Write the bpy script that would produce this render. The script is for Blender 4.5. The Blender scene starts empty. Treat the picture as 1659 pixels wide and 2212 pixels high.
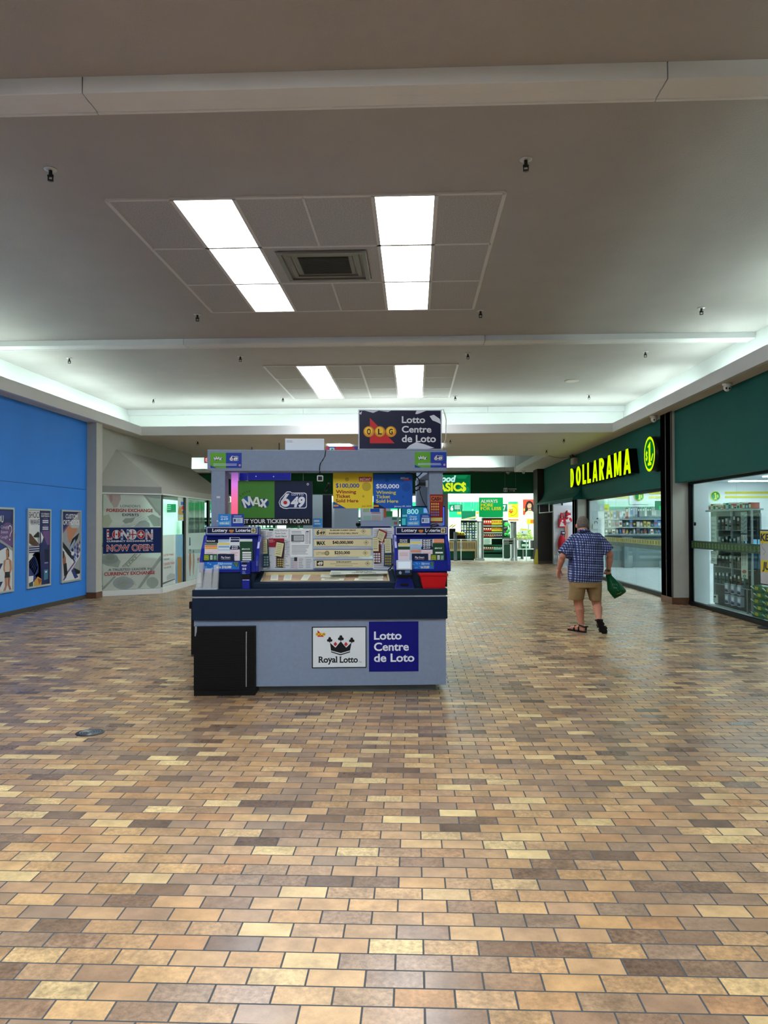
import bpy, bmesh, math, random
from mathutils import Vector, Matrix

random.seed(11)
sc = bpy.context.scene
COL = sc.collection

# ---------------------------------------------------------------- camera
EYE = Vector((0.0, 0.0, 1.572))
YAW, PIT, ROL, FPX = 0.0393, 0.0166, -0.0023, 1640.0
_F = Vector((-math.sin(YAW) * math.cos(PIT), math.cos(YAW) * math.cos(PIT), math.sin(PIT)))
_R0 = Vector((math.cos(YAW), math.sin(YAW), 0))
_U0 = _R0.cross(_F)
_R = math.cos(ROL) * _R0 + math.sin(ROL) * _U0
_U = -math.sin(ROL) * _R0 + math.cos(ROL) * _U0
cam_d = bpy.data.cameras.new('camera')
cam = bpy.data.objects.new('camera', cam_d)
COL.objects.link(cam)
cam.matrix_world = Matrix(((_R.x, _U.x, -_F.x, EYE.x), (_R.y, _U.y, -_F.y, EYE.y), (_R.z, _U.z, -_F.z, EYE.z), (0, 0, 0, 1)))
cam_d.sensor_fit = 'VERTICAL'
cam_d.sensor_height = 36.0
cam_d.lens = 36.0 * FPX / 2212.0
cam_d.clip_start = 0.05
cam_d.clip_end = 200
sc.camera = cam

# ---------------------------------------------------------------- light levels and exposure
PANEL = 20.0          # ceiling light panels
COVE = 72.0           # tubes in the ceiling coves
SHOP = 13.0            # lights inside the dollar shop
GROC = 21.0            # lights inside the supermarket
SIGN = 1.1            # backlit signs
world = bpy.data.worlds.new('world')
sc.world = world
world.use_nodes = True
world.node_tree.nodes['Background'].inputs[0].default_value = (0.5, 0.53, 0.56, 1)
world.node_tree.nodes['Background'].inputs[1].default_value = 0.02
vs = sc.view_settings
vs.view_transform = 'Standard'
vs.look = 'None'
vs.exposure = 0.0
vs.gamma = 1.0
vs.use_curve_mapping = False
cy = sc.cycles
cy.use_denoising = True
cy.max_bounces = 7
cy.diffuse_bounces = 4
cy.glossy_bounces = 3
cy.transmission_bounces = 4
cy.transparent_max_bounces = 12
cy.sample_clamp_indirect = 6.0
cy.caustics_reflective = False
cy.caustics_refractive = False

# ---------------------------------------------------------------- materials
def lin(c):
    if isinstance(c, str):
        c = c.lstrip('#')
        c = [int(c[i:i + 2], 16) / 255 for i in (0, 2, 4)]
    return tuple(x / 12.92 if x <= 0.04045 else ((x + 0.055) / 1.055) ** 2.4 for x in c) + (1.0,)

_M = {}
def mat(hexc, rough=0.55, metal=0.0, emit=0.0, var=0.0, scale=8.0, bump=0.0, bscale=60.0, spec=0.22, coat=0.0, alpha=1.0):
    key = (hexc, rough, metal, emit, var, scale, bump, bscale, spec, coat, alpha)
    if key in _M:
        return _M[key]
    m = bpy.data.materials.new('paint_' + hexc.strip('#'))
    m.use_nodes = True
    nt = m.node_tree
    b = nt.nodes['Principled BSDF']
    b.inputs['Base Color'].default_value = lin(hexc)
    b.inputs['Roughness'].default_value = rough
    b.inputs['Metallic'].default_value = metal
    b.inputs['Specular IOR Level'].default_value = spec
    b.inputs['Coat Weight'].default_value = coat
    b.inputs['Alpha'].default_value = alpha
    if emit:
        b.inputs['Emission Color'].default_value = lin(hexc)
        b.inputs['Emission Strength'].default_value = emit
    if var or bump:
        g = nt.nodes.new('ShaderNodeNewGeometry')
        n = nt.nodes.new('ShaderNodeTexNoise')
        n.inputs['Scale'].default_value = scale
        n.inputs['Detail'].default_value = 3
        nt.links.new(g.outputs['Position'], n.inputs['Vector'])
        if var:
            r = nt.nodes.new('ShaderNodeMapRange')
            r.inputs[1].default_value = 0.3
            r.inputs[2].default_value = 0.7
            r.inputs[3].default_value = 1 - var
            r.inputs[4].default_value = 1 + var
            nt.links.new(n.outputs[0], r.inputs[0])
            x = nt.nodes.new('ShaderNodeVectorMath')
            x.operation = 'SCALE'
            x.inputs[0].default_value = lin(hexc)[:3]
            nt.links.new(r.outputs[0], x.inputs['Scale'])
            nt.links.new(x.outputs[0], b.inputs['Base Color'])
        if bump:
            n2 = nt.nodes.new('ShaderNodeTexNoise')
            n2.inputs['Scale'].default_value = bscale
            n2.inputs['Detail'].default_value = 2
            nt.links.new(g.outputs['Position'], n2.inputs['Vector'])
            bp = nt.nodes.new('ShaderNodeBump')
            bp.inputs['Strength'].default_value = bump
            bp.inputs['Distance'].default_value = 0.01
            nt.links.new(n2.outputs[0], bp.inputs['Height'])
            nt.links.new(bp.outputs[0], b.inputs['Normal'])
    _M[key] = m
    return m

def glow(hexc, strength):
    key = ('glow', hexc, strength)
    if key not in _M:
        m = bpy.data.materials.new('glow_' + hexc.strip('#'))
        m.use_nodes = True
        nt = m.node_tree
        nt.nodes.clear()
        e = nt.nodes.new('ShaderNodeEmission')
        e.inputs[0].default_value = lin(hexc)
        e.inputs[1].default_value = strength
        o = nt.nodes.new('ShaderNodeOutputMaterial')
        nt.links.new(e.outputs[0], o.inputs[0])
        _M[key] = m
    return _M[key]

def glass(tint='#f2fbf8', refl=1.0):
    key = ('glass', tint, refl)
    if key not in _M:
        m = bpy.data.materials.new('clear_glass')
        m.use_nodes = True
        nt = m.node_tree
        nt.nodes.clear()
        lw = nt.nodes.new('ShaderNodeLayerWeight')     # facing: 0 head-on, 1 grazing
        lw.inputs[0].default_value = 0.5
        pw = nt.nodes.new('ShaderNodeMath')
        pw.operation = 'POWER'
        pw.inputs[1].default_value = 5.0
        nt.links.new(lw.outputs['Facing'], pw.inputs[0])
        mu = nt.nodes.new('ShaderNodeMath')
        mu.operation = 'MULTIPLY_ADD'
        mu.inputs[1].default_value = 0.30 * refl
        mu.inputs[2].default_value = 0.014 * refl
        nt.links.new(pw.outputs[0], mu.inputs[0])
        t = nt.nodes.new('ShaderNodeBsdfTransparent')
        t.inputs[0].default_value = lin(tint)
        g = nt.nodes.new('ShaderNodeBsdfGlossy')
        g.inputs['Roughness'].default_value = 0.02
        mx = nt.nodes.new('ShaderNodeMixShader')
        nt.links.new(mu.outputs[0], mx.inputs[0])
        nt.links.new(t.outputs[0], mx.inputs[1])
        nt.links.new(g.outputs[0], mx.inputs[2])
        o = nt.nodes.new('ShaderNodeOutputMaterial')
        nt.links.new(mx.outputs[0], o.inputs[0])
        _M[key] = m
    return _M[key]

def film(hexc, a):
    """printed window film: lets part of the light through"""
    key = ('film', hexc, a)
    if key not in _M:
        m = bpy.data.materials.new('film_' + hexc.strip('#'))
        m.use_nodes = True
        nt = m.node_tree
        b = nt.nodes['Principled BSDF']
        b.inputs['Base Color'].default_value = lin(hexc)
        b.inputs['Roughness'].default_value = 0.25
        b.inputs['Alpha'].default_value = a
        _M[key] = m
    return _M[key]

# ---------------------------------------------------------------- object helpers
def tag(o, label=None, cat=None, group=None, kind=None):
    if label: o['label'] = label
    if cat: o['category'] = cat
    if group: o['group'] = group
    if kind: o['kind'] = kind
    return o

def thing(name, label, cat, loc=(0, 0, 0), group=None):
    o = bpy.data.objects.new(name, None)
    o.empty_display_size = 0.05
    COL.objects.link(o)
    o.location = loc
    return tag(o, label, cat, group)

def base_of(o):
    v = Vector((0, 0, 0))
    while o is not None:
        v += Vector(o.location)
        o = o.parent
    return v

def dup(root, loc, label=None, group=None, rotz=None, mats=None):
    def cp(o, parent):
        c = o.copy()
        COL.objects.link(c)
        c.parent = parent
        for ch in o.children:
            cp(ch, c)
        return c
    r = cp(root, root.parent)
    r.location = loc
    if rotz is not None:
        r.rotation_euler = (0, 0, rotz)
    if label: r['label'] = label
    if group: r['group'] = group
    return r

class MB:
    """collects shapes (in world space) and links them as one mesh object"""
    def __init__(s, M=None):
        s.v, s.f, s.mi, s.ms, s.sm = [], [], [], [], []
        s.M = M
    def slot(s, m):
        if m not in s.ms: s.ms.append(m)
        return s.ms.index(m)
    def add(s, vs, fs, m, smooth=False, raw=False):
        n = len(s.v)
        for p in vs:
            p = Vector(p)
            s.v.append(p if raw or s.M is None else s.M @ p)
        k = s.slot(m)
        for f in fs:
            s.f.append([n + i for i in f]); s.mi.append(k); s.sm.append(smooth)
        return s
    def box(s, x0, x1, y0, y1, z0, z1, m, raw=False):
        if x0 > x1: x0, x1 = x1, x0
        if y0 > y1: y0, y1 = y1, y0
        if z0 > z1: z0, z1 = z1, z0
        v = [(x, y, z) for z in (z0, z1) for y in (y0, y1) for x in (x0, x1)]
        return s.add(v, [(0, 2, 3, 1), (4, 5, 7, 6), (0, 1, 5, 4), (2, 6, 7, 3), (0, 4, 6, 2), (1, 3, 7, 5)], m, raw=raw)
    def prism(s, pts, o, u, v, depth, m, raw=True):
        """extrude a 2D outline (u, v) by depth along n = u x v, from the plane backwards"""
        o, u, v = Vector(o), Vector(u), Vector(v)
        n = u.cross(v).normalized()
        a = 0
        for i in range(len(pts)):
            x0, y0 = pts[i]; x1, y1 = pts[(i + 1) % len(pts)]
            a += x0 * y1 - x1 * y0
        if a < 0: pts = pts[::-1]
        k = len(pts)
        front = [o + u * p[0] + v * p[1] for p in pts]
        back = [p - n * depth for p in front]
        fs = [tuple(range(k)), tuple(range(2 * k - 1, k - 1, -1))] + [(i, k + i, k + (i + 1) % k, (i + 1) % k) for i in range(k)]
        return s.add(front + back, fs, m, raw=raw)
    def tube(s, pts, r, m, n=8, caps=True, smooth=True):
        pts = [Vector(p) for p in pts]
        rs = r if isinstance(r, (list, tuple)) else [r] * len(pts)
        vs, fs = [], []
        for i, p in enumerate(pts):
            t = (pts[min(i + 1, len(pts) - 1)] - pts[max(i - 1, 0)]).normalized()
            a = Vector((0, 0, 1)) if abs(t.z) < 0.9 else Vector((1, 0, 0))
            x = t.cross(a).normalized(); y = t.cross(x).normalized()
            for k in range(n):
                q = 2 * math.pi * k / n
                vs.append(p + (x * math.cos(q) + y * math.sin(q)) * rs[i])
        for i in range(len(pts) - 1):
            for k in range(n):
                a, b = i * n + k, i * n + (k + 1) % n
                fs.append((a, b, b + n, a + n))
        if caps:
            fs.append(tuple(range(n))[::-1]); fs.append(tuple(range((len(pts) - 1) * n, len(pts) * n)))
        return s.add(vs, fs, m, smooth)
    def lathe(s, prof, c, m, n=20, axis='z', smooth=True):
        """prof: list of (radius, height) about c"""
        vs, fs = [], []
        for r, h in prof:
            for k in range(n):
                q = 2 * math.pi * k / n
                a, b = r * math.cos(q), r * math.sin(q)
                d = {'z': (a, b, h), 'y': (a, h, b), 'x': (h, a, b)}[axis]
                vs.append(Vector(c) + Vector(d))
        for i in range(len(prof) - 1):
            for k in range(n):
                a, b = i * n + k, i * n + (k + 1) % n
                fs.append((a, b, b + n, a + n))
        fs.append(tuple(range(n))[::-1]); fs.append(tuple(range((len(prof) - 1) * n, len(prof) * n)))
        return s.add(vs, fs, m, smooth)
    def ball(s, c, rx, ry, rz, m, n=14, k=9, rot=None):
        vs, fs = [], []
        for i in range(k + 1):
            t = math.pi * i / k
            for j in range(n):
                q = 2 * math.pi * j / n
                p = Vector((rx * math.sin(t) * math.cos(q), ry * math.sin(t) * math.sin(q), rz * math.cos(t)))
                if rot is not None: p = rot @ p
                vs.append(Vector(c) + p)
        for i in range(k):
            for j in range(n):
                a, b = i * n + j, i * n + (j + 1) % n
                fs.append((a, a + n, b + n, b))
        return s.add(vs, fs, m, True)
    def build(s, name, parent=None, bevel=0.0, weld=False):
        off = base_of(parent) if parent is not None else Vector((0, 0, 0))
        me = bpy.data.meshes.new(name)
        me.from_pydata([tuple(p - off) for p in s.v], [], s.f)
        for m in s.ms: me.materials.append(m)
        me.polygons.foreach_set('material_index', s.mi)
        me.polygons.foreach_set('use_smooth', s.sm)
        me.update()
        o = bpy.data.objects.new(name, me)
        COL.objects.link(o)
        if parent is not None: o.parent = parent
        if bevel:
            b = o.modifiers.new('bevel', 'BEVEL')
            b.width = bevel; b.segments = 2; b.limit_method = 'ANGLE'; b.angle_limit = 0.6
        return o

# lettering: outlines of the built-in font turned to faces, cached
_TX = {}
def letters(s, bold=0.0, shear=0.0):
    key = (s, bold, shear)
    if key not in _TX:
        c = bpy.data.curves.new('lettering', 'FONT')
        c.body = s.replace('$', 'S'); c.size = 1.0; c.offset = bold; c.shear = shear; c.resolution_u = 6
        c.fill_mode = 'BOTH'
        o = bpy.data.objects.new('lettering', c)
        COL.objects.link(o)
        dg = bpy.context.evaluated_depsgraph_get()
        me = o.evaluated_get(dg).to_mesh()
        vs = [(v.co.x, v.co.y) for v in me.vertices]
        fs = [tuple(p.vertices) for p in me.polygons]
        o.evaluated_get(dg).to_mesh_clear()
        bpy.data.objects.remove(o); bpy.data.curves.remove(c)
        for k, ch in enumerate(s):        # dollar signs: an S with a bar through it
            if ch != '$': continue
            sv = letters('S', bold, shear)[0]
            ws = max(v[0] for v in sv) - min(v[0] for v in sv)
            pre = letters(s[:k] + 'S', bold, shear)[0] if k else sv
            x = max(v[0] for v in pre) - ws / 2
            w, n = .035 + bold * .6, len(vs)
            vs += [(x - w - .1 * shear, -.10), (x + w - .1 * shear, -.10), (x + w + .8 * shear, .80), (x - w + .8 * shear, .80)]
            fs.append((n, n + 1, n + 2, n + 3))
        _TX[key] = (vs, fs)
    return _TX[key]
CAP = 0.7
def _cap():
    vs, _ = letters('H')
    return max(v[1] for v in vs)
CAP = _cap()

class Plane:
    """a flat face in the place: origin o, axes u and v; pix() measures a picture point on it"""
    def __init__(s, o, u, v):
        s.o, s.u, s.v = Vector(o), Vector(u).normalized(), Vector(v).normalized()
        s.n = s.u.cross(s.v)
    def pix(s, px, py):
        d = _R * ((px - 829.5) / FPX) - _U * ((py - 1106.0) / FPX) + _F
        t = (s.o - EYE).dot(s.n) / d.dot(s.n)
        p = EYE + d * t - s.o
        return p.dot(s.u), p.dot(s.v)
    def at(s, a, b, h=0.0):
        return s.o + s.u * a + s.v * b + s.n * h

class G:
    """flat print on a plane, layer by layer, gathered in an MB"""
    def __init__(s, pl, mb, eps=0.0007, pix=True):
        s.p, s.mb, s.eps, s.px = pl, mb, eps, pix
    def c(s, x, y):
        return s.p.pix(x, y) if s.px else (x, y)
    def poly(s, pts, m, l=1):
        q = [s.c(*p) for p in pts]
        a = sum(q[i][0] * q[(i + 1) % len(q)][1] - q[(i + 1) % len(q)][0] * q[i][1] for i in range(len(q)))
        if a < 0: q = q[::-1]
        s.mb.add([s.p.at(a_, b_, s.eps * l) for a_, b_ in q], [tuple(range(len(q)))], m, raw=True)
    def rect(s, x0, y0, x1, y1, m, l=1):
        """axis-aligned on the plane"""
        a0, b0 = s.c(x0, (y0 + y1) / 2)[0], s.c((x0 + x1) / 2, y0)[1]
        a1, b1 = s.c(x1, (y0 + y1) / 2)[0], s.c((x0 + x1) / 2, y1)[1]
        a0, a1 = sorted((a0, a1)); b0, b1 = sorted((b0, b1))
        s.mb.add([s.p.at(a, b, s.eps * l) for a, b in ((a0, b0), (a1, b0), (a1, b1), (a0, b1))], [(0, 1, 2, 3)], m, raw=True)
        return a0, b0, a1, b1
    def disc(s, cx, cy, rx, ry, m, l=1, n=28, a0=0.0, a1=2 * math.pi):
        k = n if a1 - a0 > 6.28 else n + 1
        pts = [(cx + rx * math.cos(a0 + (a1 - a0) * i / n), cy - ry * math.sin(a0 + (a1 - a0) * i / n)) for i in range(k)]
        s.poly(pts, m, l)
    def line(s, pts, w, m, l=1, closed=False):
        """stroke of width w (in metres)"""
        q = [Vector(s.c(*p)) for p in pts]
        k = len(q)
        vs, fs = [], []
        for i in range(k):
            a = q[i - 1] if (i > 0 or closed) else q[i]
            b = q[(i + 1) % k] if (i < k - 1 or closed) else q[i]
            t = (b - a).normalized()
            nn = Vector((-t.y, t.x)) * w / 2
            vs += [s.p.at(*(q[i] + nn), s.eps * l), s.p.at(*(q[i] - nn), s.eps * l)]
        for i in range(k if closed else k - 1):
            j = (i + 1) % k
            fs.append((2 * i, 2 * i + 1, 2 * j + 1, 2 * j))
        s.mb.add(vs, fs, m, raw=True)
    def text(s, t, x0, yb, x1, yt, m, l=2, bold=0.02, shear=0.0, depth=0.0, side=None, rot=0.0):
        """t fitted between x0 and x1, baseline yb, capital height up to yt"""
        vs, fs = letters(t, bold, shear)
        if not vs: return
        xa, xb = min(v[0] for v in vs), max(v[0] for v in vs)
        ym = (yb + yt) / 2
        A = Vector(s.c(x0, yb)); B = Vector(s.c(x1, yb)); T = Vector(s.c((x0 + x1) / 2, yt)); Bm = Vector(s.c((x0 + x1) / 2, yb))
        wx = abs(B.x - A.x); h = abs(T.y - Bm.y)
        kx, ky = wx / (xb - xa), h / CAP
        ox, oy = min(A.x, B.x), Bm.y
        cr, sr = math.cos(rot), math.sin(rot)
        P = []
        for vx, vy in vs:
            a, b = (vx - xa) * kx, vy * ky
            P.append((ox + a * cr - b * sr, oy + a * sr + b * cr))
        e = s.eps * l + depth
        s.mb.add([s.p.at(a, b, e) for a, b in P], fs, m, raw=True)
        if depth:
            ed = {}
            for f in fs:
                for i in range(len(f)):
                    k = (f[i], f[(i + 1) % len(f)])
                    ed[k] = ed.get(k, 0) + 1
            out = [k for k in ed if (k[1], k[0]) not in ed]
            n = len(P)
            s.mb.add([s.p.at(a, b, e - 0.0003) for a, b in P] + [s.p.at(a, b, 0) for a, b in P],
                     [(i, i + n, j + n, j) for i, j in out], side or m, raw=True)
    def lines(s, x0, y0, x1, y1, k, m, l=2, jit=0.35, fill=0.45):
        """k rows of small unreadable print"""
        for i in range(k):
            ya = y0 + (y1 - y0) * (i + 0.5 - fill / 2) / k
            yb = y0 + (y1 - y0) * (i + 0.5 + fill / 2) / k
            s.rect(x0, ya, x1 - (x1 - x0) * jit * random.random(), yb, m, l)

def board(pl, px0, py0, px1, py1, th, m, mb, eps=0.0, pix=True):
    """a solid board whose front lies on the plane"""
    c = pl.pix if pix else (lambda a, b: (a, b))
    a0, a1 = sorted((c(px0, (py0 + py1) / 2)[0], c(px1, (py0 + py1) / 2)[0]))
    b0, b1 = sorted((c((px0 + px1) / 2, py0)[1], c((px0 + px1) / 2, py1)[1]))
    mb.prism([(a0, b0), (a1, b0), (a1, b1), (a0, b1)], pl.o, pl.u, pl.v, th, m)
    return a0, b0, a1, b1

def facing(y, x=0.0):      # a plane looking back down the mall
    return Plane((x, y, 0), (1, 0, 0), (0, 0, 1))
def leftwall(x):           # a plane looking right (+X)
    return Plane((x, 0, 0), (0, 1, 0), (0, 0, 1))
def rightwall(x):          # a plane looking left (-X)
    return Plane((x, 0, 0), (0, -1, 0), (0, 0, 1))

WHITE = mat('#e9edf0', 0.5)
BLACK = mat('#0a0b0d', 0.4)
ORD = ['first', 'second', 'third', 'fourth', 'fifth', 'sixth', 'seventh', 'eighth', 'ninth', 'tenth', 'eleventh', 'twelfth', 'thirteenth', 'fourteenth', 'fifteenth', 'sixteenth', 'seventeenth', 'eighteenth']
# ================================================================ the building
def struct(mb, name, parent=None, bevel=0.0):
    return tag(mb.build(name, parent, bevel), kind='structure')

def brick_floor():
    m = bpy.data.materials.new('brick_pavers')
    m.use_nodes = True
    nt = m.node_tree
    L = nt.links.new
    b = nt.nodes['Principled BSDF']
    g = nt.nodes.new('ShaderNodeNewGeometry')
    sp = nt.nodes.new('ShaderNodeSeparateXYZ')
    L(g.outputs['Position'], sp.inputs[0])
    def mth(op, a, c=None, d=None):
        n = nt.nodes.new('ShaderNodeMath'); n.operation = op
        for i, q in enumerate((a, c, d)):
            if q is None: continue
            if isinstance(q, (int, float)): n.inputs[i].default_value = q
            else: L(q, n.inputs[i])
        return n.outputs[0]
    W, H = 0.2032, 0.1016
    yy = mth('SUBTRACT', mth('DIVIDE', sp.outputs['Y'], H), 0.598)
    row = mth('FLOOR', yy)
    fy = mth('SUBTRACT', yy, row)
    half = mth('MULTIPLY', mth('FLOORED_MODULO', row, 2), 0.5)
    xx = mth('ADD', mth('SUBTRACT', mth('DIVIDE', sp.outputs['X'], W), 0.651), half)
    colm = mth('FLOOR', xx)
    fx = mth('SUBTRACT', xx, colm)
    # distance to the brick's edge, metres
    ex = mth('MULTIPLY', mth('MINIMUM', fx, mth('SUBTRACT', 1.0, fx)), W)
    ey = mth('MULTIPLY', mth('MINIMUM', fy, mth('SUBTRACT', 1.0, fy)), H)
    ed = mth('MINIMUM', ex, ey)
    jr = nt.nodes.new('ShaderNodeMapRange')
    jr.inputs[1].default_value = 0.0026; jr.inputs[2].default_value = 0.0042
    L(ed, jr.inputs[0])
    face = jr.outputs[0]
    cb = nt.nodes.new('ShaderNodeCombineXYZ')
    L(colm, cb.inputs[0]); L(row, cb.inputs[1])
    wn = nt.nodes.new('ShaderNodeTexWhiteNoise'); wn.noise_dimensions = '2D'
    L(cb.outputs[0], wn.inputs['Vector'])
    rp = nt.nodes.new('ShaderNodeValToRGB')
    cr = rp.color_ramp
    cols = ['#5c493d', '#7a6350', '#977a5f', '#8c7763', '#ac8a62', '#ba9463', '#b0906c', '#c4a06f', '#ab7f52', '#ccaa78', '#d8bf88']
    pos = [0, .07, .18, .30, .42, .53, .64, .74, .83, .88, .96]
    while len(cr.elements) > 1: cr.elements.remove(cr.elements[0])
    cr.elements[0].position = 0; cr.elements[0].color = lin(cols[0])
    for p, c in zip(pos[1:], cols[1:]):
        e = cr.elements.new(p); e.color = lin(c)
    cr.interpolation = 'LINEAR'
    L(wn.outputs['Value'], rp.inputs[0])
    # cloudy firing marks inside each brick, offset per brick
    off = nt.nodes.new('ShaderNodeVectorMath'); off.operation = 'MULTIPLY_ADD'
    L(wn.outputs['Color'], off.inputs[0]); off.inputs[1].default_value = (37, 41, 13)
    L(g.outputs['Position'], off.inputs[2])
    n1 = nt.nodes.new('ShaderNodeTexNoise'); n1.inputs['Scale'].default_value = 9; n1.inputs['Detail'].default_value = 4
    L(off.outputs[0], n1.inputs['Vector'])
    mr = nt.nodes.new('ShaderNodeMapRange'); mr.inputs[1].default_value = .3; mr.inputs[2].default_value = .7
    mr.inputs[3].default_value = .76; mr.inputs[4].default_value = 1.2
    L(n1.outputs[0], mr.inputs[0])
    # worn, dirty zones over many bricks
    n3 = nt.nodes.new('ShaderNodeTexNoise'); n3.inputs['Scale'].default_value = .55; n3.inputs['Detail'].default_value = 2
    L(g.outputs['Position'], n3.inputs['Vector'])
    mr3 = nt.nodes.new('ShaderNodeMapRange'); mr3.inputs[1].default_value = .35; mr3.inputs[2].default_value = .65
    mr3.inputs[3].default_value = .92; mr3.inputs[4].default_value = 1.06
    L(n3.outputs[0], mr3.inputs[0])
    # fine dark specks
    n2 = nt.nodes.new('ShaderNodeTexNoise'); n2.inputs['Scale'].default_value = 170; n2.inputs['Detail'].default_value = 1
    L(g.outputs['Position'], n2.inputs['Vector'])
    mr2 = nt.nodes.new('ShaderNodeMapRange'); mr2.inputs[1].default_value = .25; mr2.inputs[2].default_value = .45
    mr2.inputs[3].default_value = .86; mr2.inputs[4].default_value = 1.0
    L(n2.outputs[0], mr2.inputs[0])
    # rough, spotty faces on some bricks only
    sc_ = nt.nodes.new('ShaderNodeSeparateColor'); L(wn.outputs['Color'], sc_.inputs[0])
    n4 = nt.nodes.new('ShaderNodeTexNoise'); n4.inputs['Scale'].default_value = 48; n4.inputs['Detail'].default_value = 5; n4.inputs['Roughness'].default_value = .7
    L(off.outputs[0], n4.inputs['Vector'])
    mr4 = nt.nodes.new('ShaderNodeMapRange'); mr4.inputs[1].default_value = .35; mr4.inputs[2].default_value = .65
    mr4.inputs[3].default_value = -.42; mr4.inputs[4].default_value = .16
    L(n4.outputs[0], mr4.inputs[0])
    gate = nt.nodes.new('ShaderNodeMapRange'); gate.inputs[1].default_value = .3; gate.inputs[2].default_value = .8; gate.inputs[3].default_value = .18
    L(sc_.outputs[1], gate.inputs[0])
    spot = mth('ADD', 1.0, mth('MULTIPLY', mr4.outputs[0], gate.outputs[0]))
    k = mth('MULTIPLY', mth('MULTIPLY', mth('MULTIPLY', mr.outputs[0], mr3.outputs[0]), mr2.outputs[0]), spot)
    pk = nt.nodes.new('ShaderNodeMix'); pk.data_type = 'RGBA'
    L(mth('MULTIPLY', sc_.outputs[2], .40), pk.inputs[0]); L(rp.outputs[0], pk.inputs[6]); pk.inputs[7].default_value = lin('#a3846c')
    sv = nt.nodes.new('ShaderNodeVectorMath'); sv.operation = 'SCALE'
    L(pk.outputs[2], sv.inputs[0]); L(k, sv.inputs['Scale'])
    mx = nt.nodes.new('ShaderNodeMix'); mx.data_type = 'RGBA'
    L(face, mx.inputs[0]); mx.inputs[6].default_value = lin('#3b4043'); L(sv.outputs[0], mx.inputs[7])
    L(mx.outputs[2], b.inputs['Base Color'])
    ro = nt.nodes.new('ShaderNodeMapRange'); ro.inputs[3].default_value = .8
    L(face, ro.inputs[0])
    rr = mth('ADD', 0.25, mth('MULTIPLY', wn.outputs['Value'], 0.16))
    L(rr, ro.inputs[4]); L(ro.outputs[0], b.inputs['Roughness'])
    b.inputs['Specular IOR Level'].default_value = 0.5
    hh = mth('ADD', mth('MULTIPLY', face, 1.0), mth('MULTIPLY', n1.outputs[0], 0.25))
    bp = nt.nodes.new('ShaderNodeBump'); bp.inputs['Strength'].default_value = .35; bp.inputs['Distance'].default_value = .004
    L(hh, bp.inputs['Height']); L(bp.outputs[0], b.inputs['Normal'])
    return m

def tile_floor(hexc, size, joint):
    m = mat(hexc, 0.22).copy()
    nt = m.node_tree; L = nt.links.new
    b = nt.nodes['Principled BSDF']
    g = nt.nodes.new('ShaderNodeNewGeometry')
    t = nt.nodes.new('ShaderNodeTexBrick')
    t.offset = 0.0
    t.inputs['Color1'].default_value = lin(hexc); t.inputs['Color2'].default_value = lin(hexc)
    t.inputs['Mortar'].default_value = lin(joint)
    t.inputs['Scale'].default_value = 1.0
    t.inputs['Mortar Size'].default_value = 0.006
    t.inputs['Brick Width'].default_value = size; t.inputs['Row Height'].default_value = size
    L(g.outputs['Position'], t.inputs['Vector']); L(t.outputs['Color'], b.inputs['Base Color'])
    return m

ZC, ZS = 4.74, 3.79        # ceiling, lower soffit
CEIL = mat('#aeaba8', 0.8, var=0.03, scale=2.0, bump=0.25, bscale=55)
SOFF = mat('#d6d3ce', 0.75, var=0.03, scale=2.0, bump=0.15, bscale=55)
LIP = mat('#dfe2e2', 0.6, var=0.02, scale=3)
RISER = mat('#e6eae8', 0.7)
TILEC = mat('#b0aeab', 0.9, var=0.22, scale=70)
GREEN = mat('#14564f', 0.65, var=0.03, scale=1.5, spec=.1)
BLUE = mat('#3789ea', 0.6, var=0.03, scale=1.2)
TAUPE = mat('#bdbeb5', 0.6, var=0.03)
GREYW = mat('#a9aba3', 0.7, var=0.02)
BROWN = mat('#6a4a38', 0.4, var=0.12, scale=6)
DARKF = mat('#0c0d0f', 0.5, spec=.15)
SHOPW = mat('#dfe6ea', 0.6)

mb = MB(); mb.box(-12, 5.45, -9, 32.5, -0.1, 0, brick_floor()); struct(mb, 'floor')
mb = MB(); mb.box(-12, 8, 32.5, 52, -0.1, 0, tile_floor('#d5dcd6', 0.305, '#b3b9b3')); struct(mb, 'floor_supermarket')
mb = MB(); mb.box(5.45, 20, 6, 32.5, -0.1, 0.0, tile_floor('#c3ccd2', 0.305, '#adb5ba')); struct(mb, 'floor_shop')

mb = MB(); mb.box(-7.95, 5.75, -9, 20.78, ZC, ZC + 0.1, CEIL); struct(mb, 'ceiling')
# lower soffit with the two lit recesses cut out of it, as one ring of slabs
mb = MB()
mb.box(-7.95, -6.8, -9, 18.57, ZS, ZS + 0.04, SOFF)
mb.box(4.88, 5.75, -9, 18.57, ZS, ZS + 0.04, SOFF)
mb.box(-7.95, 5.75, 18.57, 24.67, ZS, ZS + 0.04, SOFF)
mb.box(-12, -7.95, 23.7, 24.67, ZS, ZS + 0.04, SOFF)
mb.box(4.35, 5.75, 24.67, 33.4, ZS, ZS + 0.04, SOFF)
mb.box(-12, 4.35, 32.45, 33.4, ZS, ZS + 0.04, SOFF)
struct(mb, 'ceiling_soffit')
mb = MB(); mb.box(-12, 5.75, 24.2, 33.5, ZC, ZC + 0.1, CEIL); struct(mb, 'ceiling_far')
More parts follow.
